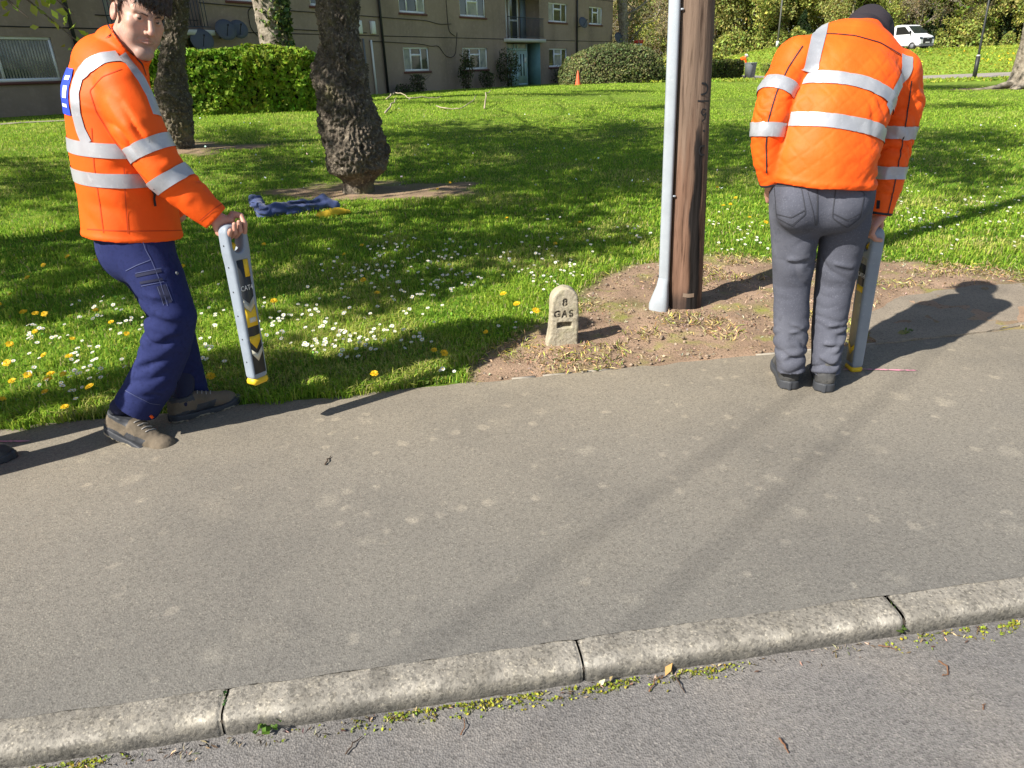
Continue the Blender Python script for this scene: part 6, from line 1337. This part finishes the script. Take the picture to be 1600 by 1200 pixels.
me = np_mesh('shaft', V, [F], [m_pole]); ang = np.degrees(np.arctan2(V[:, 1]-np.repeat(cen[:, 1], ns), V[:, 0]-np.repeat(cen[:, 0], ns))); z = np.repeat(zz_, ns)
nz = fbm(np.stack([ang/14, z*5, 0*z], 1), 9, 3); base = np.tile([.152, .105, .076], (len(V), 1)); red = smooth(1.25, .6, z+.2*nz)[:, None]; base = base*(1-red)+np.array([.135, .076, .050])*red
w = np.interp(z, [0, .1, .5, 1.0, 1.25], [26, 24, 23, 12, 0]); st = smooth(1.15, .75, (np.abs(ang+76)+nz*9)/np.maximum(w, .5))*smooth(1.3, .9, z+.15*nz); st = np.maximum(st, smooth(.16, .05, z+.05*nz)*.75)
base = base*(1-st[:, None])+np.array([.018, .015, .014])*st[:, None]; set_col(me, 'Col', base); sh = link('shaft', me, pole); bp = bvh_of(sh)
for px, w in (([(1096, 130), (1103, 131), (1106, 138), (1103, 146), (1095, 148)], .010), ([(1090, 157.5), (1098, 158), (1107, 158)], .008), ([(1103, 172), (1098, 170), (1095, 176), (1099, 181), (1103, 176), (1101, 186), (1096, 190)], .008), ([(1098, 204), (1100, 205), (1101, 206)], .010), ([(1101, 228), (1094, 228), (1092, 236), (1094, 242), (1100, 242)], .009)):
    mb = MB(); pix_strip(mb, bp, px, w, .0025, sub=6, rows=2); mb.build('carved_mark', m_black, pole, True)
mb = MB(); pix_strip(mb, bp, [(1067, 461), (1076, 462), (1084, 461)], .025, .003, rows=3); mb.build('bare_patch', mat('bare_wood', (.20, .145, .105), .9), pole, True)
m_galv = mat('galvanised_steel', (.40, .44, .48), .5, metal=.25, spec=.5, var=[(5, (.34, .375, .41), .42, .7), (50, (.47, .50, .53), .6, .78), (2.2, (.30, .33, .36), .6, .8)], bump=[(60, .15, .003)])
g0 = at(1037.5, 436, PB[1]-.045); g1 = at(1054.5, 0, PT[1]-.045); gd = (g1-g0); mb = MB(); n = 18; th = np.linspace(0, 2*np.pi, n, endpoint=False)
lat = nrmz([.92, -.38, 0]); dpt = np.cross(nrmz(gd), lat)
def ringv(c, a, b): return c+(np.sign(np.cos(th))*np.abs(np.cos(th))**.55)[:, None]*lat*a+(np.sign(np.sin(th))*np.abs(np.sin(th))**.55)[:, None]*dpt*b
rings = [ringv(g0+gd*t, .032, .022) for t in np.linspace(0, 3.2, 24)]; i = np.arange(23)[:, None]*n; j = np.arange(n)[None]
mb.add(np.vstack(rings), np.stack([i+j, i+(j+1) % n, i+n+(j+1) % n, i+n+j], -1).reshape(-1, 4)); cg = mb.build('cable_guard', m_galv, pole, True)
gb = at(1029.5, 473, PB[1]-.05); mb = MB(); rings = [ringv(g0+nrmz(gd)*.01, .034, .026), ringv(g0*.75+gb*.25, .037, .030), ringv(g0*.35+gb*.65, .050, .042), ringv(gb, .060, .046), ringv(gb-[0, 0, .06], .060, .046)]
mb.add(np.vstack(rings), np.stack([(np.arange(4)[:, None]*n+j), (np.arange(4)[:, None]*n+(j+1) % n), (np.arange(4)[:, None]*n+n+(j+1) % n), (np.arange(4)[:, None]*n+n+j)], -1).reshape(-1, 4)); mb.build('guard_foot', m_galv, pole, True)
for t in (.33, .97): c = g0+gd*t; mb = MB(); mb.tube([c+lat*.026-dpt*.0, c+lat*.05], .006, 6); mb.build('bolt', m_galv, cg, True)
TT = axp(7.9)
for (gx, gy), nm in (((.46, 1.67), 'first'), ((.50, 2.20), 'second')):
    d = np.array([8.9, 9.85])-np.array([gx, gy]); G = np.array([gx, gy])-d*1.0; A = np.array([G[0]-.809*6.5/.839, G[1]-.588*6.5/.839, 6.5]); pts = [TT+(A-TT)*t+np.array([0, 0, -.35*math.sin(math.pi*t)]) for t in np.linspace(0, 1, 20)]
    mb = MB(); mb.tube(pts, .0065, 5); tag(mb.build('telephone_cable', m_cable, None, True), 'black drop cable from the top of the telegraph pole, %s of two' % nm, 'cable', 'cables from the telegraph pole')

# ------------------------------------------------------------------ stone gas marker
MBp = gz(880, 545, .0)+np.array([0, .05, 0]); MT = at(884, 446, MBp[1]); MH = MT[2]-.004
m_stone = mat('sandstone', (.4, .35, .25), .93, attr='Col', spec=.15, var=[(40, (.33, .285, .20), .5, .7), (140, (.50, .445, .34), .56, .74), (12, (.36, .33, .22), .55, .75)], bump=[(70, .7, .006), (220, .5, .003)])
mk = empty('gas_marker', tuple(MBp), 'small round topped sandstone marker post lettered 8 GAS', 'marker stone')
MRt = nrmz([.995, .08, 0]); MNf = np.array([MRt[1], -MRt[0], 0]); MUp = nrmz(MT-MBp); MR_ = np.stack([MRt, -MNf, [0, 0, 1.]], 1)
lean = (MT-MBp)[:2]*.6
def mloc(p):
    q = p-MBp; k = np.clip(q[..., 2]/MH, 0, 1)[..., None]; q = q.copy(); q[..., :2] = q[..., :2]-lean*k; return q @ MR_
def arcp(cx, cz, r, a0, a1, n=12): return [(cx+r*math.cos(math.radians(a)), cz+r*math.sin(math.radians(a))) for a in np.linspace(a0, a1, n)]
hz = MH
L8 = [arcp(0, hz*.80, .0085, 0, 360), arcp(0, hz*.80-.0185, .0098, 0, 360)]
zc = hz*.585; lh = .017
LG = [arcp(-.038, zc, .0165, 50, 320)+[(-.0245, zc-.010), (-.0245, zc-.001), (-.033, zc-.001)]]
LA = [[(-.013, zc-lh), (0.0005, zc+lh), (.014, zc-lh)], [(-.008, zc-.005), (.009, zc-.005)]]
LS = [arcp(.037, zc+.008, .0085, 30, 250, 10)+arcp(.037, zc-.0085, .0088, 90, -150, 10)]
STR = L8+LG+LA+LS
TH = .048
def front(p2):
    d = None
    for st in STR:
        for a, b in zip(st[:-1], st[1:]):
            a_ = np.array(a); b_ = np.array(b); ab = b_-a_; t = np.clip(((p2-a_)@ab)/(ab@ab+1e-12), 0, 1); q = p2-a_-t[:, None]*ab; e = np.sqrt((q*q).sum(-1)); d = e if d is None else np.minimum(d, e)
    return d
def marker(p):
    q = mloc(p); x, y, z = q[..., 0], q[..., 1], q[..., 2]
    w = np.interp(z, [-.05, 0, .07, .16, hz-.07], [.098, .093, .081, .078, .074]); zt = hz-.073
    ox = x+.010*smooth(.12, 0, z); d2 = np.where(z < zt, np.abs(ox)-w, np.sqrt(ox**2+np.maximum(z-zt, 0)**2*1.0)-.073); dy = np.abs(y)-TH
    d = smax(d2, dy, .014)+.0016*fbm(p*22, 4, 3)+.0014*vnoise(p*70, 3)
    rec = rbox(q, (.0, -TH, hz*.40), (.041, .022, .017), .004); d = smax(d, -rec, .005)
    m = (y < -TH+.014) & (np.abs(x) < .07) & (z > .1)
    g = np.full(x.shape, 1.)
    if m.any(): p2 = np.stack([x[m], z[m]], -1); e = front(p2); g[m] = np.sqrt(e**2+np.maximum(0, (y[m]+TH+.001)*.6)**2)-.0046
    return smax(d, -g, .002)
def mcol(V):
    q = mloc(V); C = np.tile([.375, .335, .25], (len(V), 1)); C *= (1+.10*fbm(V*18, 8, 3))[:, None]; e = front(q[:, [0, 2]]); m = (q[:, 1] < -TH+.012) & (e < .0050); C[m] = [.035, .03, .025]
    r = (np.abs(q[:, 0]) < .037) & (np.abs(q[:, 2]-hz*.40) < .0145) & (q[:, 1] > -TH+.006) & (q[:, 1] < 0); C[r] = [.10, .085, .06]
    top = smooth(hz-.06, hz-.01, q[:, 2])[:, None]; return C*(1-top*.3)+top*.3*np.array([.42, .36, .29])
o = sdf_obj('stone', marker, MBp-[.16, .12, .08], MBp+[.16, .12, hz+.04], .0026, m_stone, mk, mcol)

# ------------------------------------------------------------------ pink survey paint lines
m_pink = mat('pink_paint', (.62, .25, .33), .9, coords='World', var=[(60, (.30, .20, .20), .48, .6)])
for (a, b) in (((1318, 577), (1432, 578)), ((-30, 691), (47, 688))):
    a = gz(*a, .008); b = gz(*b, .008); d = nrmz(b-a); s = np.array([-d[1], d[0], 0]); n = 24; V = []
    for t in np.linspace(0, 1, n): w = .0075*(1-.5*abs(2*t-1)**3)*(1+.3*random.uniform(-1, 1)); c = a+(b-a)*t+s*.004*math.sin(t*5); V += [c-s*w, c+s*w]
    k = np.arange(n-1)*2; me = np_mesh('spray_line', np.array(V), [np.stack([k, k+2, k+3, k+1], 1)], [m_pink], False); tag(link('spray_line', me), kind='structure')

# ------------------------------------------------------------------ things lying on the lawn
c0 = gp(455, 336); m_blue_c = mat('blue_cloth', (.035, .055, .16), .8, var=[(9, (.05, .08, .24), .5, .72)], bump=[(60, .3, .005)], sheen=.3)
def px_g(u, v, dz): p = gp(u, v); return p+np.array([0, 0, dz])
cl = [(px_g(398, 322, .10), .035), (px_g(405, 332, .10), .06), (px_g(415, 340, .05), .075), (px_g(440, 337, .06), .065), (px_g(465, 334, .05), .055), (px_g(490, 331, .06), .06), (px_g(510, 328, .08), .065), (px_g(524, 327, .05), .06)]
def cloth_sdf(p): 
    d = chain(p, [c for c, r in cl], [r for c, r in cl])+folds(p, cl[3][0], np.array([.25, .2, 1]), .022, .075, .6, 3)+folds(p, cl[5][0], np.array([-.3, .5, 1]), .02, .09, .5, 8)+.02*fbm(p*9, 2, 2); return np.maximum(d, -(p[..., 2]-(terrain(p[..., 0], p[..., 1])+.012)))
tag(sdf_obj('crumpled_jacket', cloth_sdf, c0-[1.0, .5, .15], c0+[1.0, .6, .4], .012, m_blue_c), 'crumpled navy blue garment lying on the grass by the burred tree', 'jacket')
cy = [px_g(500, 341, .03), px_g(515, 339, .035), px_g(530, 336, .04), px_g(545, 334, .025)]
tag(sdf_obj('yellow_cloth', lambda p: chain(p, cy, [.03, .04, .042, .025])+folds(p, cy[1], np.array([.5, .3, 1]), .012, .05, .4, 5)+.01*fbm(p*14, 2, 2), cy[1]-[.5, .3, .12], cy[1]+[.6, .4, .2], .008, mat('yellow_cloth', (.75, .48, .03), .8)), 'small yellow cloth lying beside the crumpled navy garment', 'cloth')
m_pale_w = mat('pale_wood', (.42, .35, .25), .85, var=[(20, (.28, .22, .15), .45, .65)])
def fallen(pxs, r, lab, m=m_pale_w, dz=.04, grp=None, f=gp):
    pts = [np.array(f(u, v))+[0, 0, dz+h] for u, v, h in pxs]; q = []
    for a, b in zip(pts[:-1], pts[1:]):
        for t in np.linspace(0, 1, 4, endpoint=False): q.append(a+(b-a)*t+np.random.default_rng(len(q)).normal(size=3)*r*.5)
    q.append(pts[-1]); mb = MB(); mb.tube(q, np.linspace(r, r*.45, len(q)), 6); return tag(mb.build('fallen_branch' if r > .008 else 'twig', m, None, True), lab, 'branch' if r > .008 else 'twig', grp)
b1 = fallen([(604, 158, .02), (612, 157, .14), (618, 156, .24), (630, 157, .16), (642, 158, .03)], .03, 'pale arched fallen branch on the grass in front of the flats'); fallen([(640, 157, .03), (660, 156, .05), (680, 155.5, .03), (690, 155, .02)], .025, 'long pale fallen branch lying right of the arched branch')
fallen([(602, 179, .0), (612, 172, .1), (620, 166, .2)], .03, 'short straight stick on the grass right of the burred trunk'); fallen([(682, 168, .0), (695, 173, .02), (720, 173, .03), (738, 168, .12), (745, 160, .18)], .02, 'thin curved branch with an upturned end on the mid lawn'); fallen([(757, 172, .0), (760, 164, .3), (768, 161, .35)], .025, 'forked stick standing up from the mid lawn')
gr = lambda u, v: gz(u, v, -.06); gpv = lambda u, v: gz(u, v, .004)
m_tw = mat('dark_twig', (.07, .045, .03), .9); m_rt = mat('reddish_twig', (.17, .085, .045), .85)
for pxs, r, lab, m, f, dz in (([(508, 727, 0), (512, 720, .004), (517, 714, 0)], .0035, 'dark short twig alone on the pavement', m_tw, gpv, .003), ([(1217, 1155, 0), (1226, 1168, .003), (1232, 1178, 0)], .003, 'brown twig lying on the road at the bottom', m_rt, gr, .003), ([(1014, 1082, 0), (1022, 1068, .006), (1034, 1056, 0)], .0022, 'thin twig slanting up to the gutter moss', m_rt, gr, .003), ([(1056, 1060, 0), (1062, 1072, .004), (1070, 1084, 0)], .0022, 'thin twig slanting away from the gutter moss', m_tw, gr, .003), ([(1466, 1034, 0), (1479, 1044, .004), (1481, 1055, .003), (1472, 1057, 0)], .0025, 'curled reddish stem on the right of the road', m_rt, gr, .003), ([(1372, 1010, 0), (1388, 1014, .006), (1402, 1017, 0)], .002, 'red brown stalk beside the right gutter moss', m_rt, gr, .003), ([(1536, 1110, 0), (1534, 1104, .003), (1540, 1101, 0)], .0018, 'tiny curled stem on the road at far right', m_rt, gr, .003), ([(540, 1180, 0), (552, 1164, .004), (566, 1152, 0)], .0022, 'thin dark twig on the road left of centre', m_tw, gr, .003), ([(720, 1150, 0), (727, 1135, .004), (724, 1122, 0)], .0018, 'small twig on the road below the gutter moss', m_rt, gr, .003), ([(55, 1165, 0), (72, 1162, .003), (86, 1159, 0)], .0025, 'dark twig in the gutter at bottom left', m_tw, gr, .003)):
    fallen(pxs, r, lab, m, dz, 'twigs on the tarmac', f)
# stray leaves on the road
rl = np.random.default_rng(4)
for (u, v, lab, colr) in ((20, 1186, 'yellow fallen leaf in the gutter at bottom left', (.50, .42, .08)), (38, 1178, 'pale dry leaf beside the yellow leaf at bottom left', (.55, .48, .36)), (955, 1062, 'dry tan leaf in the gutter moss right of centre', (.42, .30, .17)), (940, 1066, 'cream dry leaf in the gutter moss', (.55, .47, .30)), (1045, 1046, 'orange brown leaf in the gutter moss', (.40, .22, .10))):
    p = gz(u, v, -.05); tag(cloud_obj('dry_leaf', [leaves(np.array([p]), .034, colr, .05, 3., rl, aspect=.5)], m_straw), lab, 'leaf', 'dry leaves in the gutter')

# ------------------------------------------------------------------ distance: cone, bin, lamp posts, sign, van, workers
def lathe(mb, c, prof, n=24):
    th = np.linspace(0, 2*np.pi, n, endpoint=False); V = np.array([[c[0]+r*math.cos(t), c[1]+r*math.sin(t), c[2]+z] for r, z in prof for t in th]); k = len(prof); i = np.arange(k-1)[:, None]*n; j = np.arange(n)[None]
    mb.add(V, np.stack([i+j, i+(j+1) % n, i+n+(j+1) % n, i+n+j], -1).reshape(-1, 4)); return mb
m_cone = mat('cone_orange', (.72, .13, .05), .6, var=[(6, (.6, .10, .04), .45, .7)])
cc = gp(903, 133.5); sc_ = (CR.T @ (cc-np.array([0, 0, EYE])))[2]*19.5/FPX/.93
cn = empty('traffic_cone', tuple(cc), 'plain faded orange traffic cone beside the domed shrub', 'traffic cone'); mb = MB(); lathe(mb, cc, [(.155*sc_/.75, .03), (.03, sc_), (.026, sc_+.006), (.001, sc_+.006)]); mb.build('cone_body', m_cone, cn, True); mb = MB(); mb.box(cc+[-.19, -.19, -.01], cc+[.19, .19, .035], None, .01); mb.build('base', m_cone, cn)
bc_ = gp(1171, 122.5); k = (CR.T @ (bc_-np.array([0, 0, EYE])))[2]*21.5/FPX/.93/1.06
bn = empty('wheelie_bin', tuple(bc_), 'grey wheelie bin standing at the end of the low distant hedge', 'bin'); Rb = frame((.9, .43)); m_bin = mat('bin_grey', (.17, .18, .20), .6)
mb = MB(); V = [[x*s*k, y*s*k, z*k] for z, s in ((.06, .82), (.95, 1.0)) for x, y in ((-.28, -.3), (.28, -.3), (.28, .3), (-.28, .3))]; mb.add(V, [(0, 1, 5, 4), (1, 2, 6, 5), (2, 3, 7, 6), (3, 0, 4, 7), (3, 2, 1, 0)]); mb.xf(Rb, bc_); mb.build('bin_body', m_bin, bn)
mb = MB(); mb.box((-.31*k, -.34*k, .952*k), (.31*k, .34*k, 1.03*k), None, .03); mb.box((-.29*k, .34*k, .93*k), (.29*k, .40*k, .97*k)); mb.xf(Rb, bc_); mb.build('lid', m_bin, bn)
for s in (-1, 1): mb = MB(); mb.tube([(s*.25*k, .26*k, .1*k), (s*.31*k, .26*k, .1*k)], .1*k, 12); mb.xf(Rb, bc_); mb.build('wheel', m_black, bn, True)
m_lamp = mat('lamp_black', (.022, .024, .022), .5)
lb = gp(1522, 122.5); lt = at(1545.5, 0, lb[1]); ld = nrmz(lt-lb); lp_ = empty('lamp_post', tuple(lb), 'black lamp post leaning slightly on the lawn by the lower road', 'lamp post'); kk = np.linalg.norm(lt-lb)
mb = MB(); mb.tube([lb-ld*.1, lb+ld*1.28], .125, 14); mb.build('base_section', m_lamp, lp_, True); mb = MB(); mb.tube([lb+ld*1.28, lb+ld*1.5, lb+ld*8], [.075, .068, .05], 12); mb.build('shaft', m_lamp, lp_, True); mb = MB(); mb.tube([lb+ld*1.26, lb+ld*1.36], [.128, .085], 14); mb.build('collar', mat('collar_grey', (.45, .45, .43), .5), lp_, True)
mb = MB(); e = lb+ld*8; mb.tube([e, e+[-.3, -.3, .1], e+[-.8, -.8, .12]], .04, 8); mb.build('bracket', m_lamp, lp_, True); mb = MB(); mb.box((-.35, -.14, -.06), (.35, .14, .07), (frame((-.7, -.7)), e+np.array([-1.0, -1.0, .1])), .04); mb.build('lantern', m_grey, lp_)
l2 = at(1212.5, 92, 70); l2[2] = float(terrain(l2[0], 70)); l2b = empty('lamp_post', tuple(l2), 'distant grey lamp post with a small white plate in front of the wood', 'lamp post'); mb = MB(); mb.tube([l2, l2+[0, 0, 5.5]], [.09, .06], 8); mb.build('shaft', mat('post_grey', (.10, .10, .09), .7), l2b, True)
pz = at(1215, 66, 69.85); mb = MB(); mb.box(pz+[-.12, -.02, -.38], pz+[.12, .02, .1]); mb.build('white_plate', m_white, l2b); mb = MB(); mb.box((-.3, -.1, -.05), (.3, .1, .05), (frame((1, -.3)), l2+np.array([.25, 0, 5.5])), .03); mb.build('lantern', m_grey, l2b)
s0 = at(998, 68, 62); sg = empty('site_sign', (s0[0], 62, float(terrain(s0[0], 62))), 'red and white board showing above the domed shrub', 'sign'); Rg = frame((.95, .3))
mb = MB(); mb.box((-.42, -.02, .0), (.42, .02, .26), (Rg, s0)); mb.build('red_board', mat('sign_red', (.62, .05, .03), .5), sg); mb = MB(); mb.box((-.36, -.02, -.17), (.30, .02, -.003), (Rg, s0)); mb.build('white_board', m_white, sg)
mb = MB(); mb.tube([(s0[0], 62.05, float(terrain(s0[0], 62))), s0+[0, .05, .2]], .03, 6); mb.build('post', m_grey, sg, True)
# van on the upper road
VH = nrmz([.40, -.92, 0]); VP = at(1424, 84, 74.6); VP[2] = float(terrain(VP[0], 74.6))+.05; VR = np.stack([VH, [-VH[1], VH[0], 0], [0, 0, 1.]], 1); VP = VP-VH*.7
m_van = mat('van_white', (.72, .73, .75), .3, spec=.5); van = empty('van', tuple(VP), 'white van with a black grille parked on the upper road before the wood', 'van')
def vprism(nm, prof, y0, y1, m, bev=.05, par=van):
    bm = bmesh.new(); a = [bm.verts.new((x, y0, z)) for x, z in prof]; b = [bm.verts.new((x, y1, z)) for x, z in prof]; bm.faces.new(a[::-1]); bm.faces.new(b)
    for q in range(len(a)): bm.faces.new((a[q], a[(q+1) % len(a)], b[(q+1) % len(a)], b[q]))
    bmesh.ops.recalc_face_normals(bm, faces=bm.faces[:])
    if bev: bmesh.ops.bevel(bm, geom=bm.edges[:], offset=bev, segments=2, affect='EDGES', clamp_overlap=True)
    for v in bm.verts: v.co = Vector(VR @ np.array(v.co)+VP)
    me = bpy.data.meshes.new(nm); bm.to_mesh(me); bm.free(); me.materials.append(m)
    for p in me.polygons: p.use_smooth = False
    return link(nm, me, par)
vprism('cab_body', [(-1.0, .42), (-1.0, 2.05), (-.85, 2.25), (-.1, 2.28), (.42, 2.20), (1.32, 1.42), (2.02, 1.18), (2.16, .98), (2.18, .48), (2.05, .36)], -.98, .98, m_van, .07)
vprism('load_body', [(-4.6, .75), (-4.6, 1.25), (-1.08, 1.25), (-1.08, .75)], -1.0, 1.0, m_van, .03); vprism('chassis', [(-4.5, .5), (-4.5, .73), (-1.1, .73), (-1.1, .5)], -.5, .5, m_black, .01)
def vquad(nm, q, m, off, par=van): q = np.array(q, float); mb = MB(); n = np.cross(q[1]-q[0], q[2]-q[0]); n = nrmz(n)*.012; mb.add(np.vstack([q+np.asarray(off), q+np.asarray(off)-n*0]), []); mb.V = []; mb.n = 0; mb.add(q+np.asarray(off), [tuple(range(4))]); mb.xf(VR, VP); return mb.build(nm, m, par)
m_vg = mat('van_glass', (.02, .025, .03), .08, spec=.8)
vquad('windscreen', [(.50, -.84, 2.12), (.50, .84, 2.12), (1.28, .90, 1.47), (1.28, -.90, 1.47)], m_vg, (.022, 0, .022))
for s in (-1, 1): vquad('side_window', [(-.62, s*.985, 2.10), (.28, s*.985, 2.10), (1.02, s*.985, 1.42), (-.62, s*.985, 1.42)], mat('window_dark', (.012, .012, .012), .4) if s < 0 else m_vg, (0, s*.012, 0))
vprism('grille', [(2.14, .55), (2.14, 1.06), (2.21, 1.02), (2.22, .57)], -.60, .60, m_black, .02); vprism('bumper', [(1.75, .30), (1.75, .52), (2.22, .52), (2.22, .30)], -.97, .97, m_grey, .05)
vprism('number_plate', [(2.225, .58), (2.225, .68), (2.24, .68), (2.24, .58)], -.27, .27, m_white, 0); vprism('badge', [(2.215, .93), (2.215, .98), (2.228, .98), (2.228, .93)], -.14, .14, m_galv, 0)
for s in (-1, 1): vprism('headlight', [(1.92, .90), (1.88, 1.10), (2.08, 1.12), (2.185, .92)], *sorted((s*.62, s*.97)), m_glass, .02); vprism('mirror', [(.98, 1.40), (.98, 1.72), (1.10, 1.72), (1.10, 1.40)], *sorted((s*1.02, s*1.22)), m_black, .03)
for x in (1.35, -3.3):
    for s in (-1, 1):
        mb = MB(); mb.tube([(x, s*.78, .36), (x, s*1.0, .36)], .35, 18); mb.xf(VR, VP); w_ = mb.build('tyre', m_black, van, True); mb = MB(); mb.tube([(x, s*.99, .36), (x, s*1.008, .36)], .2, 14); mb.xf(VR, VP); mb.build('rim', m_grey, w_, True)
def figure(label, base, hd, bend, mats, grp, hat):
    """a distant worker: bent forward by bend at the hip"""
    f = nrmz([hd[0], hd[1], 0]); r = np.array([f[1], -f[0], 0]); b = np.asarray(base, float); up = np.array([0, 0, 1.]); tdir = up*math.cos(bend)+f*math.sin(bend); hp = b+up*.92-f*.1
    t = empty('person', tuple(b), label, 'person', grp); sh_ = hp+tdir*.52
    leg = lambda p: smin(chain(p, [hp+r*.09, b+r*.1+up*.48+f*.02, b+r*.11+up*.08], [.10, .075, .06]), chain(p, [hp-r*.09, b-r*.1+up*.48+f*.04, b-r*.11+up*.08], [.10, .075, .06]), .02)
    arms = [[sh_+r*s*.2, sh_+r*s*.24-up*.26+f*.08, sh_+r*s*.18-up*.48+f*.16] for s in (1, -1)]
    tor = lambda p: smin(loft(p, [(hp, r, .17, .12), (hp+tdir*.3, r, .19, .13), (sh_, r, .19, .11), (sh_+tdir*.07, r, .08, .07)]), np.minimum(chain(p, arms[0], [.075, .06, .045]), chain(p, arms[1], [.075, .06, .045])), .03)
    hc_ = sh_+tdir*.2+f*.05; R_ = head_frame(math.atan2(f[1], f[0])-math.pi/2, -bend*.6, 0)
    skin = lambda p: np.minimum(smin(head_sdf((p-hc_) @ R_), rc(p, sh_, hc_, .055, .055), .02), smin(np.minimum(*[chain(p, [a[2], a[2]-up*.09, a[2]-up*.17+f*.03], [.035, .04, .02]) for a in arms]), smin(tor(p), leg(p), .03)+.03, .02))
    V, Q = nets(skin, b-[.9, .9, .05], b+[.9, .9, 1.95], .016); me = np_mesh('body', V, [Q], [m_skin]); set_col(me, 'Col', np.tile(SK, (len(V), 1))); link('body', me, t)
    sdf_obj('jacket', tor, b-[.9, .9, 0], b+[.9, .9, 1.8], .016, mats[0], t); sdf_obj('trousers', leg, b-[.6, .6, .0], b+[.6, .6, 1.1], .016, mats[1], t)
    if hat: sdf_obj('helmet', lambda p: np.minimum(np.maximum(ell((p-hc_) @ R_, (0, 0, .05), (.115, .14, .11)), .03-((p-hc_) @ R_)[..., 2]), ell((p-hc_) @ R_, (0, .03, .04), (.13, .17, .014))), hc_-.25, hc_+.25, .012, hat, t)
    else: sdf_obj('hair', lambda p: np.maximum(ell((p-hc_) @ R_, (0, -.02, .05), (.083, .105, .094)), .03-((p-hc_) @ R_)[..., 2]), hc_-.2, hc_+.2, .012, m_hair, t)
    return t
hb = at(1152, 124, 53); hb[2] = float(terrain(hb[0], 53))
figure('distant worker in orange and a white helmet stooping behind the low hedge', hb, (.9, .3), 1.0, (m_hv, m_navy), None, mat('helmet_white', (.8, .8, .8), .4))
dv = VP+VR @ np.array([-.15, -.45, .28]); figure('van driver in pale pink top seen through the open side window', dv-np.array([0, 0, .0]), VH, .15, (mat('pink_top', (.62, .36, .36), .8), m_navy), None, None)
